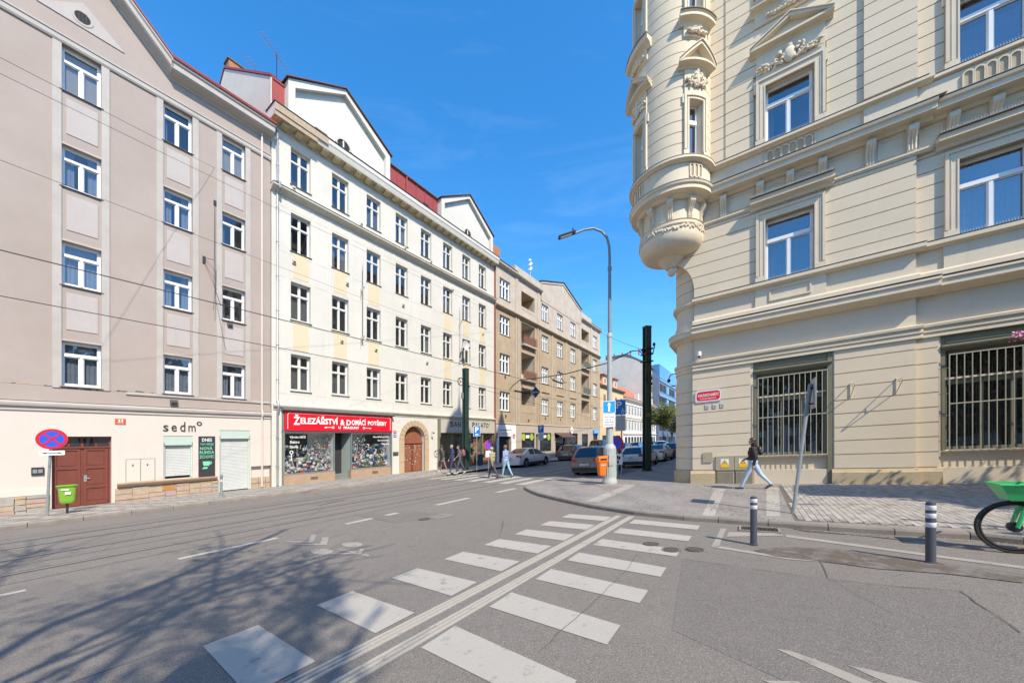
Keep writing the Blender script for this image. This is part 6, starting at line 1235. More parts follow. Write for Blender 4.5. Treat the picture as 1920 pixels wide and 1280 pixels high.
t=thing('no_parking_sign','round red rimmed no parking sign half hidden behind the street lamp','traffic sign',X2-.30,Y2-.25,gz(X2,Y2,.1),0)
MB().tube([(.12,.05,0),(.12,.05,1.95)],.03,8).build('pole','steel',t,local=True,smooth=True); disc_sign(t,1.62,.38,False); MB().box(.02,.32,-.05,-.03,.60,1.12).build('lower_plate','sign_white',t,local=True); MB().box(.06,.14,-.055,-.05,.66,.82).box(.12,.22,-.055,-.05,.85,1.0).box(.05,.11,-.055,-.05,.88,1.04).build('tow_mark','ink',t,local=True)
t=thing('litter_bin','orange litter bin hung on the base of the street lamp','litter bin',X0_-.42,Y0_-.40,gz(X0_,Y0_,.10)+.03,rad(12))
t.scale=(.80,.80,.80)
m_=binbody(.17,.14,.245,.19,.42,1.15); m_.build('body','orange',t,local=True,smooth=50); m_=MB().sweep([(-.20,1.15),(.20,1.15),(.20,1.26),(.08,1.40),(-.10,1.40),(-.20,1.30)],-.24,.24); m_.build('hood','orange',t,local=True,recalc=True,smooth=40); MB().box(-.17,.17,-.207,-.198,1.19,1.29).build('dark_slot','dark',t,local=True); MB().box(-.27,-.24,-.1,.1,1.13,1.17).box(.24,.27,-.1,.1,1.13,1.17).box(-.27,.27,-.21,-.20,1.12,1.16).build('rim','orange',t,local=True); MB().box(-.1,.1,.18,.30,.9,1.0).build('bracket','iron',t,local=True)
text_mb('PRAHA',-.12,.12,.93,1.0,-.195,.006,.003).build('letter','white_ink',t,local=True)
# tram poles
def trampole(px,e,h,w,lb,rz):
    t=sthing('tram_pole',lb,'tram pole',px,e,rz,'dark green tram poles'); a=w/2
    MB().prism([(-a,-a*.8),(a,-a*.8),(a,-a*.5),(a*.45,-a*.5),(a*.45,a*.5),(a,a*.5),(a,a*.8),(-a,a*.8),(-a,a*.5),(-a*.45,a*.5),(-a*.45,-a*.5),(-a,-a*.5)],0,h,axis='z').build('post','pole_green',t,local=True,recalc=True)
    MB().prism([(-a-.01,-a*.8-.01),(a+.01,-a*.8-.01),(a+.01,a*.8+.01),(-a-.01,a*.8+.01)],h-.05,h+.06,axis='z').build('cap','pole_green',t,local=True,recalc=True)
    MB().box(-a-.05,a+.05,-a-.02,a+.02,0,.04).build('base_plate','iron',t,local=True)
    return t
tp=trampole((1213,882),.10,8.05,.37,'tall dark green tram pole on the shaded pavement by the parked cars',rad(20))
MB().tube([(.24,0,6.6),(.42,0,6.65),(.52,0,6.95),(.50,0,7.1)],.03,6).ell((.50,0,7.12),(.08,.08,.12),8).ell((-.3,0,6.75),(.07,.07,.12),8).ell((.3,0,5.2),(.06,.06,.1),8).ell((.32,0,4.9),(.06,.06,.1),8).build('insulator','iron',tp,local=True,smooth=True); MB().box(-.26,.26,-.24,.24,6.1,6.16).box(-.26,.26,-.24,.24,6.5,6.56).box(-.26,.26,-.24,.24,6.8,6.86).box(-.12,.1,-.25,-.22,5.0,5.5).build('clamp','iron',tp,local=True); MB().box(-.21,.05,-.215,-.205,3.0,3.22).build('sticker','leaf',tp,local=True)
tq=trampole((873,881),.12,6.95,.36,'dark green tram pole on the left pavement in front of the restaurant',LRZ)
MB().tube([(-.2,0,5.9),(-.32,0,5.95)],.03,6).build('wheel_bracket','iron',tq,local=True)
m_=MB()
for k in range(16):
    a0=2*math.pi*k/16; a1=2*math.pi*(k+1)/16; m_.tube([(-.52+.26*math.cos(a0),0,6.05+.26*math.sin(a0)),(-.52+.26*math.cos(a1),0,6.05+.26*math.sin(a1))],.028,5)
for k in range(3): a=2*math.pi*k/3; m_.tube([(-.52,0,6.05),(-.52+.26*math.cos(a),0,6.05+.26*math.sin(a))],.02,5)
m_.build('tension_wheel','iron',tq,local=True); MB().box(-.42,-.26,-.05,.05,4.9,5.3).build('weight','steel',tq,local=True)
# other signs down the street
t=sthing('parking_sign','blue parking sign on a thin pole in front of the restaurant','traffic sign',(894,882),.12,rad(10)); MB().tube([(0,0,0),(0,0,2.9)],.03,8).build('pole','steel',t,local=True); plate(t,-.23,.23,2.25,2.95,'sign_blue',-.04); text_mb('P',-.11,.12,2.5,2.85,-.045,.02,.003).build('letter','white_ink',t,local=True); MB().box(-.1,.1,-.047,-.044,2.33,2.40).build('small_mark','white_ink',t,local=True)
t=sthing('parking_sign','blue parking sign with a grey plate on a thin pole before the brown house','traffic sign',(1014,867),.12,rad(10)); MB().tube([(0,0,0),(0,0,3.2)],.03,8).build('pole','steel',t,local=True); plate(t,-.26,.26,2.55,3.2,'sign_blue',-.04); text_mb('P',-.11,.12,2.75,3.1,-.045,.02,.003).build('letter','white_ink',t,local=True); plate(t,-.24,.24,1.95,2.53,'sign_grey',-.04)
t=sthing('no_stopping_sign','round red and blue no stopping sign with a white plate beyond the two men crossing','traffic sign',(916,883),.12,rad(20)); MB().tube([(0,.02,0),(0,.02,1.9)],.03,8).build('pole','steel',t,local=True); disc_sign(t,1.66,.30); MB().box(-.20,.20,-.04,-.02,.9,1.3).build('lower_plate','sign_white',t,local=True)
t=sthing('rubbish_bag_bin','dark rubbish container against the restaurant front','bin',(899,872),.12,LRZ); MB().lathe([(.28,0),(.32,.1),(.34,.85),(.36,.9),(.30,.98),(0,1.02)],seg=14).build('body','w2',t,local=True,smooth=35); MB().lathe([(.355,.86),(.375,.87),(.375,.91),(.355,.92)],seg=14).build('rim','iron',t,local=True)
# far lamps
for px,e,h,lb,g in (((1085,845),.12,9.5,'slim street lamp with a curved arm before the brown house','far'),((1194,838),.1,9,'grey street lamp far down the street beside the tree','far')):
    t=sthing('street_lamp',lb,'street lamp',px,e,LRZ,'lamps down the street') if px[0]<1100 else thing('street_lamp',lb,'street lamp',*ps(-7.2,52),rise(*ps(-7.2,52)),LRZ,'lamps down the street')
    MB().lathe([(.11,0),(.11,1),(.07,1.1),(.055,h-1.5)],seg=10).build('mast','lamp_grey',t,local=True); s=-1 if px[0]<1100 else 1; MB().tube([(0,0,h-1.5),(0,.15,h-.6),(0,.7,h-.1),(0,1.6*s if s<0 else 1.5,h)],.05,6).build('arm','lamp_grey',t,local=True); MB().ell((0,-1.9 if s<0 else 1.8,h),(.12,.35,.08),8).build('lamp_head','iron',t,local=True)
# ---------------------------------------------------------------- overhead lines
def wire(name,lb,pts,r,m='iron',g='tram wires'):
    X,Y,z=pts[0]; k=(KS,0); mb=MB(); mb.tube([(a-X,b-Y,c-z) for a,b,c in pts],r,5); o=mb.build(name,m,None,k=k,local=True); o.location=(X,Y,z+KS*X); reg(o,0); return tag(o,lb,'wire',g)
def wp(p,s,z): X,Y=ps(p,s); return (X,Y,z+rise(X,Y))
def sag(A,B,n,d): return [tuple(A[i]+(B[i]-A[i])*t/n-(d*4*(t/n)*(1-t/n) if i==2 else 0) for i in range(3)) for t in range(n+1)]
wire('contact_wire','upper of two black tram wires crossing the pinkish house low on the left',sag(wp(-11.2,-6,5.62),wp(-11.2,90,5.62),24,.05),.011)
wire('contact_wire','lower of two black tram wires crossing the pinkish house low on the left',sag(wp(-14.5,-6,5.62),wp(-14.5,90,5.62),24,.05),.011)
def yp(x,y,Y): X=(x-CX)/FPX*Y; return (X,Y,(CY-y)/FPX*Y-KS*X+EYE)
wire('span_wire','thin wire crossing the top windows of the pinkish house',sag(yp(0,108,9),yp(515,372,22),8,.02),.006)
wire('span_wire','thin second wire below the top one on the pinkish house',sag(yp(0,138,9),yp(930,588,33),10,.05),.006)
wire('span_wire','thin wire sloping over the middle of the pinkish and white houses',sag(yp(0,300,8),yp(925,650,34),10,.05),.005)
wire('span_wire','thin wire between the brown house and the right tram pole',sag(yp(1124,622,46),yp(1203,655,20.3),6,.1),.012)
wire('span_wire','thin wire passing in front of the brown house facade',sag(yp(870,720,24.8),yp(1140,790,60),8,.1),.012)
P=[yp(*q) for q in ((1206,665,20.3),(1198,657,20.4),(1185,658,20.6),(1140,680,21.5),(1060,701,23),(1000,710,24),(975,712,24.5),(962,722,24.6),(955,731,24.6))]
wire('support_arm','thick black cable arm curving left from the right tram pole over the road',P,.030)
for pts,lb in (([(1027,707,23.5),(1031,705,23.5),(1036,712,23.5),(1043,706,23.5),(1048,693,23.5),(1052,708,23.5),(1058,717,23.5),(1063,717,23.5)],'right looped black tram wire hanger in front of the brown house'),([(976,712,24.4),(978,722,24.4),(984,732,24.4),(1000,736,24.4)],'left drooping black tram wire hanger in front of the brown house'),([(1036,712,23.5),(1046,716,23.5),(1056,719,23.5)],'short black insulator bar under the right wire hanger'),([(964,732,24.5),(985,736,24.5),(1000,737,24.5)],'short black insulator bar left of the diamond sign')): wire('wire_hanger',lb,[yp(*q) for q in pts],.022 if 'bar' not in lb else .05,'iron','wire hangers')
X,Y,z=yp(1004,735,24.4); t=thing('diamond_sign','dark green diamond tram sign hanging from the overhead wires','traffic sign',X,Y,z,0); MB().prism([(0,-.42),(.34,0),(0,.42),(-.34,0)],-.02,0).build('plate_rim','sign_grey',t,local=True,recalc=True); MB().prism([(0,-.37),(.30,0),(0,.37),(-.30,0)],-.024,-.02).build('plate','pole_green',t,local=True,recalc=True); text_mb('PŘ.VÝH',-.2,.2,-.06,.06,-.025,.005,.003).build('letter','white_ink',t,local=True)
# ---------------------------------------------------------------- people
def person(name,lb,X,Y,z,rz,h,segs,cols,feats,group=None,vox=.014):
    """segs: list of (kind,label,...) grown into one skin by a voxel remesh"""
    k=h/1.75; bm=bmesh.new()
    def cap(a,b,r0,r1):
        a=Vector(a);b=Vector(b); mb=MB(); n=6; d=(b-a); L=d.length
        pts=[];rs=[]
        for i in range(4): t=math.pi/2*(i/4); pts.append(a-d.normalized()*r0*math.cos(t)); rs.append(max(r0*math.sin(t),.001))
        pts.append(a); rs.append(r0); pts.append(b); rs.append(r1)
        for i in range(1,5): t=math.pi/2*(i/4); pts.append(b+d.normalized()*r1*math.sin(t)); rs.append(max(r1*math.cos(t),.001))
        mb.tube(pts,rs,12); return mb
    allm=MB(); cent=[]
    for s in segs:
        if s[0]=='c': allm.join(cap(s[2],s[3],s[4],s[5])); cent.append((s[1],Vector(s[2]),Vector(s[3]),s[4],s[5]))
        else:
            rot=Matrix.Rotation(s[4],3,'Y') if len(s)>4 else None; allm.ell(s[2],s[3],14,0,rot); r=s[3]; cent.append((s[1],Vector(s[2]),Vector(s[2])+Vector((0,0,.001)),max(min(r),.5*(r[0]+r[1])),max(min(r),.5*(r[0]+r[1]))))
    me=bpy.data.meshes.new('p'); me.from_pydata(allm.v,[],allm.f); o=bpy.data.objects.new('p',me); COL.objects.link(o)
    md=o.modifiers.new('r','REMESH'); md.mode='VOXEL'; md.voxel_size=vox; sm_=o.modifiers.new('s','SMOOTH'); sm_.factor=.5; sm_.iterations=3
    bpy.context.view_layer.update(); me2=bpy.data.meshes.new_from_object(o.evaluated_get(bpy.context.evaluated_depsgraph_get())); bpy.data.objects.remove(o)
    t=thing(name,lb,'person',X,Y,z,rz,group); kk=SHR[t.name]
    names=list(cols); 
    for n in names: me2.materials.append(M[cols[n]])
    me2.name='body'
    def near_(p):
        best=None;bd=1e9
        for lab,a,b,r0,r1 in cent:
            ab=b-a; tt=max(0,min(1,(p-a).dot(ab)/max(ab.length_squared,1e-9))); d=(p-(a+ab*tt)).length-(r0+(r1-r0)*tt)
            if d<bd: bd=d;best=lab
        return best
    mi=[names.index(near_(f.center)) for f in me2.polygons]
    for v in me2.vertices: c=v.co*k; v.co=(c.x,c.y,c.z+kk[0]*c.x+kk[1]*c.y)
    me2.polygons.foreach_set('material_index',mi); me2.polygons.foreach_set('use_smooth',[True]*len(me2.polygons)); me2.update()
    body=bpy.data.objects.new('body',me2); COL.objects.link(body); body.parent=t
    for nm,mb,mt in feats: mb.v=[(x*k,y*k,zz*k) for x,y,zz in mb.v]; mb.build(nm,mt,t,local=True,smooth=60)
    return t
def pose(lf,lk,rf,rk,la,le,ra,re,lean=0,jac=1.0,wide=1.0,headyaw=0,female=False):
    "angles in degrees: thigh forward, knee bend, upper arm forward, elbow bend, for left and right; figure faces +x"
    S_=[]; hipz=.93
    def leg(sy,f,kn):
        h=Vector((0,sy*.085,hipz)); a=rad(f); kp=h+Vector((math.sin(a),0,-math.cos(a)))*.43; b=rad(f-kn); an=kp+Vector((math.sin(b),0,-math.cos(b)))*.42; return h,kp,an,b
    L=leg(1,lf,lk); R_=leg(-1,rf,rk); dz=-min(L[2].z,R_[2].z)+.085
    up=Vector((0,0,dz)); 
    for h,kp,an,b in (L,R_):
        h,kp,an=h+up,kp+up,an+up; low=an.z<.13
        S_+=[('c','leg',h,kp,.092*wide,.060*wide),('c','leg',kp,an,.058*wide,.040)]
        pitch=0 if low else rad(-38); fx=Vector((math.cos(pitch),0,math.sin(pitch))); 
        S_+=[('c','shoe',an+Vector((-.03,0,-.045)),an+fx*.06+Vector((0,0,-.05)),.036,.04),('c','shoe',an+fx*.06+Vector((0,0,-.05)),an+fx*.17+Vector((0,0,-.058)),.042,.028)]
    q=lambda x,y,z: Vector((x+math.sin(rad(lean))*(z-hipz),y,z+dz))
    S_+=[('e','leg',q(0,0,.95),(.115*wide,.155*wide,.11)),('e','top',q(.005,0,1.08),(.115*jac,.15*jac,.14)),('e','top',q(.0,0,1.25),(.125*jac,.17*jac,.16)),('e','top',q(-.005,0,1.38),(.10*jac,.19*jac,.09)),('c','skin',q(0,0,1.42),q(.01,0,1.52),.052,.05)]
    hd=q(.025,0,1.63); cy,sy=math.cos(rad(headyaw)),math.sin(rad(headyaw)); hv=lambda x,y,z:hd+Vector((x*cy-y*sy,x*sy+y*cy,z))
    S_+=[('e','skin',hd,(.096,.076,.115)),('e','skin',hv(.035,0,-.06),(.058,.052,.055)),('e','skin',hv(.098,0,-.012),(.022,.014,.022)),('e','skin',hv(0,.077,-.01),(.02,.012,.028)),('e','skin',hv(0,-.077,-.01),(.02,.012,.028))]
    for s,ua,el in ((1,la,le),(-1,ra,re)):
        sh=q(0,s*.185*jac,1.40); a=rad(ua); e=sh+Vector((math.sin(a)*.28,s*.05,-math.cos(a)*.28)); b=rad(ua+el); w=e+Vector((math.sin(b)*.25,-s*.01,-math.cos(b)*.25)); d=(w-e).normalized()
        S_+=[('c','top',sh,e,.058*jac,.048*jac),('c','top',e,w,.046*jac,.036*jac),('c','skin',w,w+d*.03,.026,.026),('e','skin',w+d*.075,(.034,.018,.045),-b)]
        for j in range(4): o_=Vector((math.cos(b),0,math.sin(b)))*(-.024+j*.016); l=(.065,.075,.07,.055)[j]; m1=w+d*.105+o_; m2=m1+d*l*.55+Vector((0,-s*.006,0)); S_+=[('c','skin',m1,m2,.0095,.0085),('c','skin',m2,m2+d*l*.4+Vector((0,-s*.018,0)),.0085,.0075)]
        tb=w+d*.05+Vector((math.cos(b),0,math.sin(b)))*.03; S_.append(('c','skin',tb,tb+d*.045+Vector((math.cos(b),0,math.sin(b)))*.02,.011,.009))
    return S_,hd,hv,dz
def hairmb(hv,long_=0,short=.006):
    mb=MB(); c=hv(-.012,0,.022); mb.ell(c,(.098+short,.084+short,.105+short),16)
    mb.v=[v for v in mb.v]
    out=MB(); out.v=mb.v; 
    for f,m_ in zip(mb.f,mb.m):
        cx=sum(mb.v[i][0] for i in f)/4-hv(0,0,0).x; cz=sum(mb.v[i][2] for i in f)/4-hv(0,0,0).z
        if cz>.045 or cx<.01 and cz>-.07: out.f.append(f); out.m.append(0)
    if long_: 
        out.ell(hv(-.06,0,-.06),(.055,.075,.13),12); out.tube([hv(-.055,.03,-.02),hv(-.10,.035,-.15),hv(-.11,.03,-long_)],[.04,.05,.012],8); out.tube([hv(-.055,-.03,-.02),hv(-.10,-.035,-.15),hv(-.115,-.03,-long_)],[.04,.05,.012],8); out.tube([hv(-.02,-.068,.0),hv(-.035,-.08,-.10),hv(-.05,-.075,-.20)],[.02,.024,.008],7); out.tube([hv(-.02,.068,.0),hv(-.035,.08,-.10),hv(-.05,.075,-.20)],[.02,.024,.008],7)
    return out
def eyes(hv): 
    mb=MB(); [mb.ell(hv(.082,s*.030,.008),(.010,.012,.008),8) for s in (1,-1)]; return mb
M['hair_dk']=flat('dark_brown_hair',(.045,.022,.015),.5); M['hair_lt']=flat('light_brown_hair',(.22,.12,.06),.6); M['hair_gy']=flat('grey_hair',(.30,.27,.24),.6)
M['jacket_bk']=pm('black_jacket',(.022,.018,.020),(.035,.025,.03),6,.8,.3,30); M['jeans_lt']=pm('light_blue_jeans',(.33,.44,.58),(.42,.53,.66),5,.85,.2,60); M['jeans_mid']=pm('pale_blue_jeans',(.22,.38,.52),(.30,.46,.60),5,.85,.2,60)
M['camo']=pm('camouflage_jacket',(.40,.38,.22),(.24,.22,.12),16,.9,.2,40); M['trouser_gy']=pm('dark_grey_trousers',(.06,.06,.065),(.09,.09,.10),5,.9,.2,40); M['shirt_bl']=pm('lilac_blue_shirt',(.22,.27,.52),(.30,.34,.58),5,.85,.2,40)
M['navy']=pm('navy_coat',(.03,.04,.09),(.05,.06,.12),5,.9,.2,40); M['plum']=pm('plum_brown_jacket',(.12,.09,.12),(.16,.12,.14),5,.9,.2,40); M['brownpack']=pm('brown_backpack',(.28,.13,.10),(.20,.09,.07),6,.9,.2,40); M['mauve']=pm('mauve_trousers',(.25,.17,.17),(.2,.13,.14),5,.9,.2,40); M['sole']=flat('pale_shoe',(.5,.48,.46),.7); M['shoe_dk']=flat('dark_canvas_shoe',(.04,.045,.08),.7); M['lips']=flat('lips',(.4,.10,.09),.5)
# woman walking left
X,Y=gp(1412,916,PH)
sg_,hd,hv,dz=pose(24,4,-27,14,-14,26,-16,86,0,1.27,1.2,14,True)
ft=[('hair',hairmb(hv,.30,.008),'hair_dk'),('eye',eyes(hv),'black')]
mth=MB(); mth.ell(hv(.085,0,-.055),(.008,.018,.006),8); ft.append(('mouth',mth,'lips'))
tr=MB(); 
wz=math.atan2(-D2[1],-D2[0])
w_=person('person','woman with long dark hair in a black jacket and light blue jeans, mid stride before the barred window','person' and X,Y,gz(X,Y,PH),wz,1.64,sg_,{'skin':'skin','top':'jacket_bk','leg':'jeans_lt','shoe':'shoe_dk'},ft,None,.009) if False else person('person','long haired woman in black jacket and light blue jeans striding past the barred window',X,Y,gz(X,Y,PH),wz,1.62,sg_,{'skin':'skin','top':'jacket_bk','leg':'jeans_lt','shoe':'shoe_dk'},ft,None,.009)
for (sy,px_) in (): pass
def carried(nm,lb,cat,X,Y,z,rz,mbs): 
    t=thing(nm,lb,cat,X,Y,z,rz)
    for n,mb,mt in mbs: mb.build(n,mt,t,local=True,smooth=50)
    return t
bag=MB().ell((-.165,-.04,1.17),(.075,.12,.14),14).ell((-.20,-.03,1.10),(.06,.10,.08),12); carried('shoulder_bag','small black bag on the back of the striding woman','bag',X,Y,gz(X,Y,PH),wz,[('body',bag,'iron'),('strap',MB().tube([(-.17,.10,1.28),(-.02,.16,1.36),(.10,.10,1.26),(.12,-.05,1.14)],.008,5),'black')])
# two men on the far crossing
X,Y=gp(924,897); rz=math.atan2(-N1[1],-N1[0])
s_,hd,hv,dz=pose(-24,8,28,12,-20,10,24,14,4,1.18,1.05,-10); cap_=MB().ell(hv(-.005,0,.045),(.108,.092,.075),14); cap_.box(hv(.07,0,0).x,hv(.16,0,0).x,-.06,.06,hv(0,0,.04).z,hv(0,0,.052).z)
person('person','man in camouflage jacket and beige cap, left of the pair on the far crossing',X,Y,gz(X,Y),rz+.12,1.76,s_,{'skin':'skin','top':'camo','leg':'trouser_gy','shoe':'black'},[('hair',hairmb(hv),'hair_gy'),('cap',cap_,'blind'),('eye',eyes(hv),'black')])
X,Y=gp(949,895); s_,hd,hv,dz=pose(15,5,-17,12,-8,16,10,30,3,1.10,1.05,-14)
person('person','man in lilac blue shirt and pale jeans, right of the pair on the far crossing',X,Y,gz(X,Y),rz+.05,1.80,s_,{'skin':'skin','top':'shirt_bl','leg':'jeans_mid','shoe':'trouser_gy'},[('hair',hairmb(hv,0,.012),'hair_lt'),('eye',eyes(hv),'black')])
X,Y=gp(862,887,.12); s_,hd,hv,dz=pose(20,6,-22,10,24,20,-22,14,5,1.12,1.0,0); rr=rz+1.0
person('person','person in a dark plum jacket wearing a brown backpack, beside the left tram pole',X,Y,gz(X,Y,.12),rr,1.72,s_,{'skin':'skin','top':'plum','leg':'trouser_gy','shoe':'sole'},[('hair',hairmb(hv),'hair_dk'),('eye',eyes(hv),'black')])
carried('backpack','brown backpack on the person beside the left tram pole','backpack',X,Y,gz(X,Y,.12),rr,[('body',MB().ell((-.20,0,1.22),(.13,.17,.24),16),'brownpack'),('pocket',MB().ell((-.29,0,1.12),(.06,.12,.11),12),'brownpack'),('strap',MB().tube([(-.12,.10,1.38),(.02,.13,1.44),(.12,.10,1.30),(.05,.13,1.08)],.014,5).tube([(-.12,-.10,1.38),(.02,-.13,1.44),(.12,-.10,1.30),(.05,-.13,1.08)],.014,5),'iron')])
X,Y=gp(849,888,.12); s_,hd,hv,dz=pose(14,4,-18,10,10,20,-12,12,4,1.12,1.0,-30)
person('person','bald person in a navy coat walking just left of the backpack wearer',X,Y,gz(X,Y,.12),rz+.8,1.76,s_,{'skin':'skin','top':'navy','leg':'navy','shoe':'sole'},[('hair',hairmb(hv,0,-.004),'hair_gy'),('eye',eyes(hv),'black')])
X,Y=gp(831,884,.12); s_,hd,hv,dz=pose(-16,6,18,8,-10,20,12,12,4,1.1,1.0,0)
person('person','person in a dark jacket and mauve trousers close to the restaurant window',X,Y,gz(X,Y,.12),rz+.7,1.70,s_,{'skin':'skin','top':'w2','leg':'mauve','shoe':'sole'},[('hair',hairmb(hv),'hair_dk'),('eye',eyes(hv),'black')])
# ---------------------------------------------------------------- cars
def car(name,lb,cat,X,Y,z,rz,L,Wd,H,paint,kind='hatch',group=None,far=False,plate_='3AB 4821',lamps='sign_red'):
    t=thing(name,lb,cat,X,Y,z,rz,group); h=L/2; b_=H*.60
    if kind=='sedan': top=[(-h,.80),(-h+.05,.98),(-h+.55,1.0),(-h+.60,1.02),(-h+1.45,H-.03),(-h+2.2,H),(h-2.0,H-.08),(h-1.15,b_+.06),(h-.35,.80),(h-.06,.66),(h,.5)]
    elif kind=='van': top=[(-h,1.0),(-h+.04,b_+.1),(-h+.22,H-.05),(-h+.6,H),(h-1.9,H),(h-1.0,b_+.1),(h-.25,.95),(h,.7)]
    else: top=[(-h,.85),(-h+.04,b_+.0),(-h+.14,b_+.08),(-h+.50,H-.06),(-h+.9,H),(h-2.1,H-.05),(h-1.15,b_+.04),(h-.35,.86),(h-.05,.72),(h,.55)]
    def ip(P,x):
        for (a,c),(d,e) in zip(P[:-1],P[1:]):
            if x<=d: return c+(e-c)*(x-a)/(d-a) if d>a else e
        return P[-1][1]
    wr=.325 if H<1.6 else .345; xw=(-h+.82,h-.86); ra=wr+.055
    xs=set([p[0] for p in top])|{-h+L*i/26 for i in range(27)}
    for c in xw:
        for k in range(13): xs.add(c-ra*math.cos(math.pi*k/12))
    xs=sorted(xs)
    def wid(x): return Wd/2*(1-.10*abs(x/h)**5-(.035 if x>h-.5 else 0)*((x-h+.5)/.5 if x>h-.5 else 0))
    def zb(x):
        for c in xw:
            if abs(x-c)<ra-1e-6: return max(.2,wr-.01+math.sqrt(ra*ra-(x-c)**2))
        return .20
    gh=lambda x:ip(top,x)
    def sec(x):
        w=wid(x); zt=gh(x); q=zb(x); bl=min(b_,zt-.03); z1=max(q+.02,.42); z2=max(z1+.04,.62); bl=max(bl,z2+.02) ; zt=max(zt,bl+.02); cab=max(0,min(1,(zt-bl-.06)/(H-b_-.1)))
        return [(w*.93,q),(w*.99,z1),(w,z2),(w*.965,bl),(w*(.965-.20*cab),bl+(zt-bl)*.85),(w*(.90-.26*cab),bl+(zt-bl)*.97),(0,zt+.012)]
    mb=MB(); n=7
    for x in xs: S_=sec(x); mb.v+=[(x,y,zz) for y,zz in S_]+[(x,-y,zz) for y,zz in S_[-2::-1]]
    mm=2*n-1
    for i in range(len(xs)-1):
        for j in range(mm-1): mb.f.append((i*mm+j,(i+1)*mm+j,(i+1)*mm+j+1,i*mm+j+1)); mb.m.append(0)
    for i in (0,len(xs)-1):
        mb.f.append(tuple(i*mm+j for j in range(mm))); mb.m.append(0)
    mb.build('body',paint,t,local=True,smooth=32,recalc=True)
    MB().box(-h+.1,h-.1,-Wd*.40,Wd*.40,.16,.75).build('underbody','black',t,local=True)
    def surf(x,u,off=.008):
        S_=sec(x); j=min(int(u),n-2); f=u-j; y=S_[j][0]+(S_[j+1][0]-S_[j][0])*f; zz=S_[j][1]+(S_[j+1][1]-S_[j][1])*f
        return y,zz
    def patch(nm,mt,x0,x1,u0,u1,off=.008,sides=(1,-1),nx=6,nu=3,skew=0,skew1=0):
        for s in sides:
            m_=MB(); P=[]
            for i in range(nx+1):
                for j in range(nu+1):
                    u=u0+(u1-u0)*j/nu; x=x0+(x1-x0)*i/nx; t_=j/nu; x+=skew*t_*(1-i/nx)+skew1*t_*(i/nx); y,zz=surf(x,u); fx=(gh(x+.02)-gh(x-.02))/.04 if u>4.5 else 0; nn=Vector((-fx,0,1)).normalized() if u>4.5 else Vector((0,1,.25)).normalized()
                    P.append((x+nn.x*off,s*(y+nn.y*off),zz+nn.z*off))
            for i in range(nx):
                for j in range(nu): a=i*(nu+1)+j; q_=(P[a],P[a+nu+1],P[a+nu+2],P[a+1]); m_.quad(*(q_ if s<0 else q_[::-1]))
            m_.build(nm,mt,t,local=True,smooth=True)
    if kind=='sedan': xr,xf=-h+.78,h-1.35; rw=(-h+.66,-h+1.38)
    elif kind=='van': xr,xf=-h+.35,h-1.3; rw=(-h+.06,-h+.2)
    else: xr,xf=-h+.42,h-1.4; rw=(-h+.10,-h+.46)
    md=(xr+xf)/2; c='car_glass'
    patch('side_window',c,md+.06,xf-.02,3.12,3.97,.006,skew=0,skew1=-.42); patch('side_window',c,xr+.62,md-.05,3.12,3.97,.006); patch('rear_quarter_window',c,xr+(.12 if kind!='sedan' else .45),xr+.55,3.15,3.93,.006,skew=.22 if kind!='sedan' else .3)
    for sd in (1,-1):
        m_=MB(); P=[]
        for i in range(7):
            for j in range(2): x=(rw[0]+(rw[1]-rw[0])*i/6); y,zz=surf(x,5.06); P.append((x-.012,(y*.93 if j==0 else 0)*sd,(zz if j==0 else zz+.012)+.016))
        for i in range(6): a=i*2; q_=(P[a],P[a+2],P[a+3],P[a+1]); m_.quad(*(q_ if sd<0 else q_[::-1]))
        if sd==1: rwm=m_
        else: rwm.join(m_)
    rwm.build('rear_window',c,t,local=True,smooth=True)
    wf=(h-1.22,h-1.98); m_=MB(); P=[]
    for i in range(7):
        for j in range(5): x=wf[0]+(wf[1]-wf[0])*i/6; y,zz=surf(x,5.05); v=-1+2*j/4; P.append((x+.01,y*.95*v,zz+(gh(x)+.004-zz)*(1-abs(v))**.5*.9+.014))
    for i in range(6):
        for j in range(4): a=i*5+j; m_.quad(P[a+1],P[a+6],P[a+5],P[a])
    m_.build('windscreen',c,t,local=True,smooth=True)
    patch('tail_light',lamps,-h+.01,-h+.20,2.35,2.95,.012); patch('headlight','sign_white',h-.45,h-.06,2.2,2.7,.010)
    for s in (1,-1):
        w=wid(-h); zz=.78 if kind!='van' else .95; MB().prism(rrect(min(s*w*.60,s*w*.955),max(s*w*.60,s*w*.955),zz,zz+.15,.03),-h-.012,-h+.01,axis='x').build('tail_light',lamps,t,local=True,recalc=True)
        MB().box(xf-.30,xf-.10,s*(Wd/2+.02) if s>0 else -Wd/2-.17,s*(Wd/2)+.17 if s>0 else -Wd/2-.02,b_+.0,b_+.13).build('wing_mirror',paint,t,local=True)
    w=wid(-h); MB().box(-h-.03,-h+.05,-w*.93,w*.93,.24,.46).build('rear_bumper','iron' if kind!='sedan' else paint,t,local=True); pt=MB().box(-h-.036,-h-.012,-.26,.26,.56,.67).build('number_plate','sign_white',t,local=True)
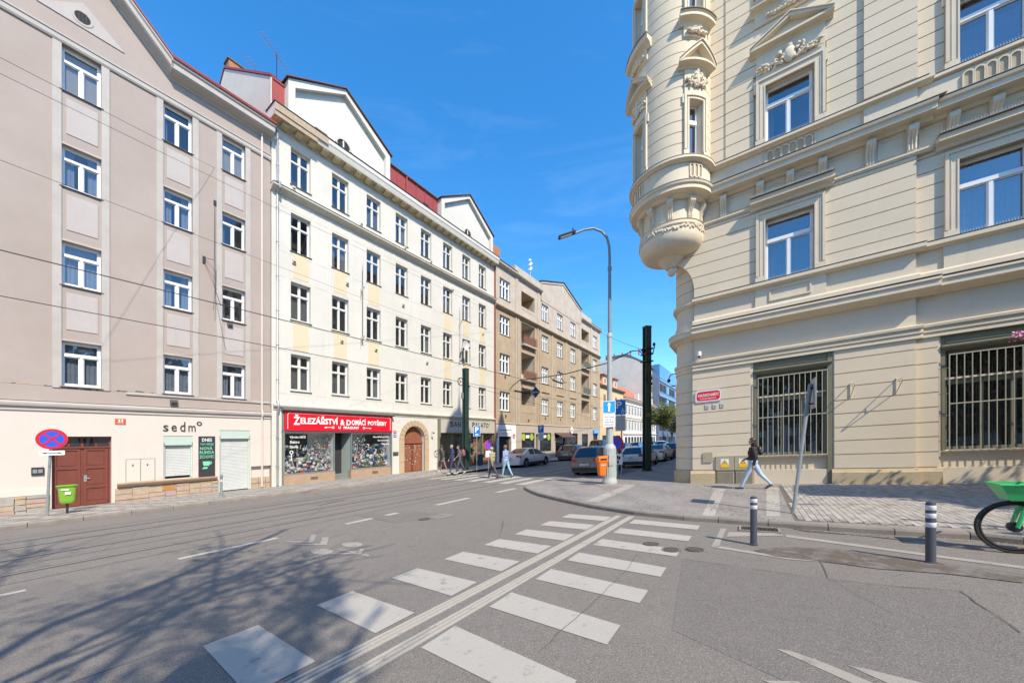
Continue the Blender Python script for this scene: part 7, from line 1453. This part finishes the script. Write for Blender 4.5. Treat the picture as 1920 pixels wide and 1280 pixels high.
    if not far:
        m_=text_mb(plate_,-.21,.21,.58,.65,0,.006,.002); m_.v=[(-h-.038,-x,zz) for x,y,zz in m_.v]; m_.build('letter','ink',pt,local=True)
        MB().box(-h-.02,-h-.0,-.12,.12,.70,.73).build('handle','iron',t,local=True)
        for x in (md,): patch('door_gap','black',x-.008,x+.008,.9,3.1,.003,nx=1,nu=6); patch('door_gap','black',xf-.05,xf-.035,.9,3.05,.003,nx=1,nu=6)
        patch('door_handle','steel',md-.28,md-.10,2.72,2.82,.02,nx=2,nu=1); patch('door_handle','steel',xf-.98,xf-.80,2.72,2.82,.02,nx=2,nu=1); patch('sill_trim','iron',xw[0]+ra+.02,xw[1]-ra-.02,.02,.8,.006)
    for c in xw:
        for s in (1,-1):
            f=lambda mb:setattr(mb,'v',[(c+x,s*(Wd/2-.11+zz),wr+y) for x,y,zz in mb.v]) or mb
            wl=f(MB().lathe([(wr*.66,-.10),(wr*.92,-.11),(wr,-.08),(wr,.07),(wr*.94,.10),(wr*.68,.095),(wr*.66,.07)],seg=28)).build('tyre','tyre',t,local=True,smooth=35,recalc=True)
            f(MB().lathe([(0,.0),(wr*.66,-.02),(wr*.66,.07),(wr*.68,.088),(wr*.62,.085),(wr*.60,.03),(0,.03)],seg=28)).build('rim_barrel','iron',t,local=True,recalc=True)
            m_=MB()
            for k in range(5): a=2*math.pi*k/5+.3; ca_,sa_=math.cos(a),math.sin(a); P=[(ca_*.04-sa_*.035,sa_*.04+ca_*.035),(ca_*.04+sa_*.035,sa_*.04-ca_*.035),(ca_*wr*.64+sa_*.022,sa_*wr*.64-ca_*.022),(ca_*wr*.64-sa_*.022,sa_*wr*.64+ca_*.022)]; m_.prism(P,.04,.085,axis='z')
            m_.lathe([(0,.09),(.06,.085),(.06,.04)],seg=12); f(m_).build('rim','rim',t,local=True,recalc=True)
    return t
for n,cc in (('paint_silver',(.66,.67,.68)),('paint_bronze',(.17,.125,.10)),('paint_white',(.80,.76,.68)),('paint_beige',(.62,.52,.42)),('paint_dark',(.02,.022,.03)),('paint_taupe',(.16,.14,.125)),('paint_blue',(.03,.07,.16)),('paint_red',(.20,.012,.02)),('paint_grey',(.12,.12,.125))): M[n]=bodypaint(n,cc)
def park(p,s,*a,fwd=1,**k): X,Y=ps(p,s); return car(a[0],a[1],a[2],X,Y,rise(X,Y),LRZ+(0 if fwd>0 else math.pi),*a[3:],**k)
XB,YB=gp(1105,892); pB=XB*N1[0]+YB*N1[1]; sB=XB*D1[0]+YB*D1[1]
G1='cars parked along the right kerb'; G2='cars at the left kerb'
park(-7.85,sB-.1+2.15+.2,'parked_car','bronze brown people carrier with its rear towards the camera, first in the right row','car',4.3,1.80,1.62,'paint_bronze',group=G1,plate_='7AC 8325')
park(-6.85,26.6,'parked_car','white hatchback parked second in the right row, right of the lamp post','car',4.4,1.80,1.46,'paint_white',group=G1,plate_='5SD 1172')
park(-6.95,33.3,'parked_car','beige saloon parked third in the right row, beside the dark green tram pole','car',4.6,1.80,1.46,'paint_beige',kind='sedan',group=G1)
park(-6.95,39.9,'parked_car','black estate car with red lamps parked fourth in the right row','car',4.7,1.85,1.5,'paint_dark',group=G1)
for i,(s,pn) in enumerate(((46.5,'paint_grey'),(52.5,'paint_blue'),(58.5,'paint_silver'),(64.5,'paint_dark'),(71,'paint_white'))): park(-6.95,s,'parked_car',('grey car parked behind the black estate in the right row','dark blue car farther along the right row','silver car farther along the right row beyond the blue one','dark car near the far end of the right row','white car at the far end of the right row')[i],'car',4.4,1.78,1.5,pn,group=G1,far=True)
park(-15.1,24.6,'parked_car','silver saloon stopped at the left kerb right of the crossing men','car',4.75,1.82,1.46,'paint_silver',kind='sedan',group=G2,lamps='sign_red')
park(-15.0,33.6,'parked_car','dark taupe estate car with red tail lights at the left kerb before the brown house','car',4.6,1.84,1.55,'paint_taupe',group=G2)
park(-14.9,41.5,'parked_van','grey van roof showing behind the bronze people carrier','van',5.0,1.95,1.95,'paint_grey',kind='van',group=G2,far=True)
for i,(s,pn) in enumerate(((50,'paint_blue'),(57,'paint_silver'),(66,'paint_dark'),(75,'paint_white'))): park(-15.0,s,'parked_car',('blue car at the left kerb beyond the grey van','silver car at the left kerb beyond the blue one','dark car far along the left kerb','white car farthest along the left kerb')[i],'car',4.4,1.78,1.5,pn,group=G2,far=True)
for i,(s,p,pn) in enumerate(((58,-11.5,'paint_blue'),(70,-10.5,'paint_red'),(84,-11.5,'paint_silver'),(95,-10,'paint_dark'))): park(p,s,'moving_car',('blue car in the middle of the street far away','red car in the middle of the street far away','silver car driving far down the street','dark car driving far down the street')[i],'car',4.4,1.78,1.5,pn,group='cars far down the street',far=True)
# ---------------------------------------------------------------- bicycle
X,Y=gp(1902,1036.5); rz=math.atan2(-D2[1],-D2[0]); bk=thing('rental_bicycle','bright green rental bicycle with a front basket, cut off by the right edge','bicycle',X,Y,gz(X,Y),rz)
def wheel(par,x,r=.345):
    f=lambda mb:setattr(mb,'v',[(x+a,c,r+b) for a,b,c in mb.v]) or mb; m_=MB()
    m_.lathe([(r-.045,-.0),(r-.035,-.022),(r-.01,-.024),(r,-.012),(r,.012),(r-.01,.024),(r-.035,.022)],seg=48); w=f(m_).build('wheel','tyre',par,local=True,smooth=50,recalc=True)
    f(MB().lathe([(r-.062,-.012),(r-.045,-.014),(r-.040,0),(r-.045,.014),(r-.062,.012),(r-.058,0)],seg=48)).build('rim','iron',w,local=True,smooth=50,recalc=True)
    sp=MB()
    for k in range(28): a=2*math.pi*k/28; b=a+(.5 if k%2 else -.5); sp.tube([(.05*math.cos(b),.05*math.sin(b),.03*(-1)**k),((r-.06)*math.cos(a),(r-.06)*math.sin(a),0)],.0012,3)
    f(sp).build('spokes','steel',w,local=True); f(MB().lathe([(0,-.05),(.055,-.05),(.065,-.03),(.065,.03),(.055,.05),(0,.05)],seg=20)).build('hub','black',w,local=True,smooth=40,recalc=True)
wheel(bk,0); wheel(bk,-1.08)
MB().tube([(0,.07,.345),(-.05,.065,.55),(-.16,.04,.78),(-.19,0,.90)],[.022,.026,.03,.035],8).tube([(0,-.07,.345),(-.05,-.065,.55),(-.16,-.04,.78),(-.19,0,.90)],[.022,.026,.03,.035],8).build('fork','bike_green',bk,local=True,smooth=True)
MB().tube([(-.20,0,.92),(-.40,0,.68),(-.62,0,.42),(-.68,0,.30)],[.045,.05,.05,.05],10).tube([(-.66,0,.32),(-.80,0,.85)],.025,8).tube([(-.68,0,.30),(-1.08,.06,.345)],.02,6).tube([(-.68,0,.30),(-1.08,-.06,.345)],.02,6).tube([(-.78,0,.75),(-1.08,.06,.345)],.012,6).build('frame','bike_green',bk,local=True,smooth=True)
MB().tube([(-.19,0,.90),(-.22,0,1.02),(-.26,0,1.08)],.022,8).tube([(-.26,0,1.08),(-.28,.2,1.10),(-.42,.30,1.08)],.014,6).tube([(-.26,0,1.08),(-.28,-.2,1.10),(-.42,-.30,1.08)],.014,6).build('handlebar','black',bk,local=True,smooth=True)
MB().ell((-.84,0,.93),(.15,.08,.035),12).tube([(-.80,0,.85),(-.82,0,.92)],.018,6).build('saddle','black',bk,local=True,smooth=True)
m_=MB(); A=[(-1,-1),(1,-1),(1,1),(-1,1)]; a=[(.02+x*.10-.04,y*.13,.70) for x,y in A]; b=[(-.02+x*(.17 if x<0 else .20),y*.19,.905) for x,y in A]; b2_=[(p[0],p[1],p[2]+.018) for p in b]; m_.add(a+b,[(0,3,2,1),(0,1,5,4),(1,2,6,5),(2,3,7,6),(3,0,4,7)]); bo=m_.build('basket','bike_green',bk,local=True)
MB().tube([(q[0]*1.02,q[1]*1.03,q[2]+.005) for q in (b+[b[0]])],.011,6).build('basket_rim','bike_green',bo,local=True); MB().tube([(-.19,0,.90),(-.02,.0,.71)],.02,6).build('basket_bracket','black',bk,local=True)
mb=MB(); mb.tube([(-.68,.06,.30),(-.60,.09,.20)],.012,6).tube([(-.68,-.06,.30),(-.76,-.09,.40)],.012,6).box(-.65,-.55,.08,.18,.18,.21).box(-.81,-.71,-.18,-.08,.39,.42).build('crank','black',bk,local=True)
X,Y=gp(-4,938,.12); t=thing('bicycle','black bicycle by the stone base, only its wheel edge entering at the left','bicycle',X,Y+.0,gz(X,Y,.12),LRZ); wheel(t,-.28); wheel(t,-1.32); MB().tube([(-.28,0,.345),(-.45,0,.9),(-1.0,0,.85),(-1.32,0,.345)],.018,6).tube([(-.45,0,.8),(-.85,0,.3),(-1.32,0,.345)],.018,6).build('frame','iron',t,local=True); MB().tube([(-.45,0,.9),(-.45,0,1.0),(-.45,.25,1.02)],.012,5).build('handlebar','iron',t,local=True)
# ---------------------------------------------------------------- trees
def tree(name,lb,X,Y,z,h,spread,depth,leafmat,nleaf,leafr,seed,rtrunk=.18,lean=(0,0),group=None,fork=.35,leafsz=(.05,.1),keep=None,curve=.25):
    r=random.Random(seed); t=thing(name,lb,'tree',X,Y,z,0,group); tk=MB(); cr=MB(); tips=[]
    def grow(p,d,L,rad_,lev):
        n=4; pts=[p]; q=p; dd=d
        if keep and not keep(X+p.x,Y+p.y,p.z): return
        for i in range(n):
            dd=(dd+Vector((r.uniform(-1,1),r.uniform(-1,1),r.uniform(-.5,.7)))*curve*.35).normalized(); q=q+dd*L/n; pts.append(q)
        tk.tube(pts,[rad_*(1-.45*i/n) for i in range(n+1)],8 if lev<2 else (5 if lev<4 else 3))
        if lev>=2: tips.extend(pts[1:])
        if lev<depth:
            m=r.choice((2,3,3)) if lev else 5
            for k in range(m):
                j=r.randint(2,n) if k else n; a=r.uniform(0,6.28); o=dd.orthogonal(); o.rotate(Matrix.Rotation(a+k*2.1,3,dd)); nd=(dd*r.uniform(.5,.9)+o*r.uniform(.5,.95)*spread+Vector((0,0,.18))).normalized(); grow(pts[j],nd,L*r.uniform(.62,.82),rad_*(.6 if k else .68)*(1-.3*(n-j)/n),lev+1)
    grow(Vector((0,0,0)),Vector((lean[0],lean[1],1)).normalized(),h*fork,rtrunk,0)
    tk.build('trunk','bark',t,local=True,smooth=True)
    if keep: tips=[q for q in tips if keep(X+q.x,Y+q.y,q.z)]
    for i in range(nleaf):
        p=r.choice(tips)+Vector((r.gauss(0,leafr),r.gauss(0,leafr),r.gauss(0,leafr*.8)))
        if keep and not keep(X+p.x,Y+p.y,p.z): continue
        a=Vector((r.uniform(-1,1),r.uniform(-1,1),r.uniform(-1,1))).normalized(); b=a.orthogonal().normalized(); s=r.uniform(*leafsz); cr.add([p-a*s,p-b*s*.6,p+a*s,p+b*s*.6],[(0,1,2,3)],0 if r.random()<(.15 if leafmat=='pink' else .6) else 1)
    if nleaf: c=cr.build('crown',[leafmat,'leaf2'],t,local=True); c['kind']='stuff'
    return t
tree('street_tree','pale green spring tree far down the street before the office block',*ps(-15.3,86),.3,10.5,.62,4,'leaf',15000,.55,5,.18,leafsz=(.12,.25))
for i,(p,s) in enumerate(((-5.0,110),(-5.0,130),(-15.5,104))): tree('street_tree',('second pale green tree behind the first down the street','third tree behind the others down the street','tree at the far left kerb before the office block')[i],*ps(p,s),.1,9,.75,3,'leaf',5000,.6,8+i,.16,leafsz=(.15,.3))
# trees standing behind the camera; their shadows cross the road and the corner
def vis(x,y,z): return y>0 and abs(x/y)<1.5 and (z-1.7)/y<1.35          # keeps the boughs of these trees out of the view
tree('plane_tree','bare branched spring tree behind the camera casting the road shadow',1.6,-6.4,0,17,.85,5,'leaf2',13000,.25,4,.20,(-.14,.12),leafsz=(.03,.075),fork=.34,keep=lambda x,y,z: not vis(x,y,z) and ((y+.791*z)<.8 or ((x-.494*z)/(y+.791*z)<-.30-.036*(y+.791*z) and y+.791*z<7.3)))
tree('blossom_tree','spring tree with some pink blossom right of the frame, shading the corner pavement',11.6,1.8,.1,9.0,.9,5,'pink',60000,.28,17,.20,(-.10,.12),leafsz=(.04,.09),keep=lambda x,y,z:(y<=.2 or abs(x/y)>1.5) and -1.5<14.79-(x-.494*z)*.548-(y+.791*z)*.836<(9 if z<3.5 else 2.9) and (z<3.5 or (x-.494*z)/max(y+.791*z,.1)>.80))
tree('plane_tree','second spring tree to the right behind the camera',20.5,-6,.1,12,.9,5,'leaf2',6000,.2,33,.24,leafsz=(.05,.1))
tree('plane_tree','young spring tree added unseen right of the frame to thicken the pavement shade',12.8,.4,.1,9.5,.9,5,'leaf2',30000,.26,41,.18,(-.14,.10),leafsz=(.04,.09),keep=lambda x,y,z:(y<=.2 or abs(x/y)>1.5) and -1.3<14.79-(x-.494*z)*.548-(y+.791*z)*.836<(9 if z<3.5 else 3.0) and (z<3.5 or (x-.494*z)/max(y+.791*z,.1)>.84))  # extra tree out of view, put in to deepen the pavement's dappled shade
for i,(x,y,h) in enumerate(((-22,-26,15),(-12,-30,17),(0,-27,16),(11,-31,18),(21,-25,16),(32,-22,17),(30,-10,14),(40,-12,17),(6,-40,19),(26,-38,19),(-30,-14,15))):
    tree('park_tree','leafy park tree standing in the square behind the camera',x,y,0,h,.8,4,'leaf2',2600,.9,60+i,.28,group='trees of the square behind the camera',leafsz=(.35,.7))
for i,(x,w,h) in enumerate(((-60,26,17),(-33,22,20),(-10,30,18),(21,24,21),(46,30,18))):
    t=thing('apartment_house',('pale','cream','grey','yellowish','brownish')[i]+' house on the far side of the square behind the camera','building',x,-58-i,0,math.pi); MB().box(-w/2,w/2,0,10,-3,h).build('wall',('b1trim','b1cream','b3gf','yel','b3low')[i],t,local=True); MB().prism([(-.4,h),(10.4,h),(5,h+4)],-w/2,w/2,axis='x').build('roof','tiles',t,local=True,recalc=True)
    k=-w/2+1.2
    while k<w/2-1.6:
        for z in (1,4.4,7.8,11.2,14.6): MB().box(k,k+1.1,-.04,0,z,z+1.8).build('window','dark',t,local=True)
        k+=2.9
# blossom twig reaching into the picture
A=Vector(yp(1990,610,5.6)); B=Vector(yp(1902,630,5.8)); X,Y,z=A; tw=thing('blossom_twig','pink blossom twig tip entering at the right edge before the second barred window','branch',X,Y,z,0); D=B-A; MB().tube([(0,0,0),tuple(D*.5+Vector((0,0,.05))),tuple(D)],[.008,.005,.002],5).tube([(1.2,-.4,-.3),(0,0,0)],[.02,.008],5).build('twig','bark',tw,local=True)
mb=MB(); r=random.Random(3)
for k in range(260): 
    p=D*r.uniform(.35,1.02)+Vector((r.gauss(0,.04),r.gauss(0,.04),r.gauss(0,.035))); a=Vector((r.uniform(-1,1),r.uniform(-1,1),r.uniform(-1,1))).normalized(); b=a.orthogonal(); s=r.uniform(.008,.018); mb.add([p-a*s,p-b*s,p+a*s,p+b*s],[(0,1,2,3)],0)
o=mb.build('blossom','pink',tw,local=True); o['kind']='stuff'
# unseen column added behind the camera to cast a round-topped shadow near the crossing
T=gp(395,1246); hc=4.3; k=hc/math.tan(SUN_EL); X,Y=T[0]-SH.x*k,T[1]-SH.y*k; t=thing('shadow_column','unseen round column added behind the camera to cast the rounded road shadow',"shadow caster",X,Y,0,0); MB().lathe([(.36,0),(.36,.3),(.32,.35),(.32,hc-.5),(.36,hc-.45),(.36,hc-.38),(.30,hc-.15),(.15,hc-.02),(0,hc)],seg=28).build('column','lamp_grey',t,local=True,smooth=35); MB().lathe([(.322,.6),(.326,.62),(.326,hc-.8),(.322,hc-.78)],seg=28).build('column_band','sign_white',t,local=True)
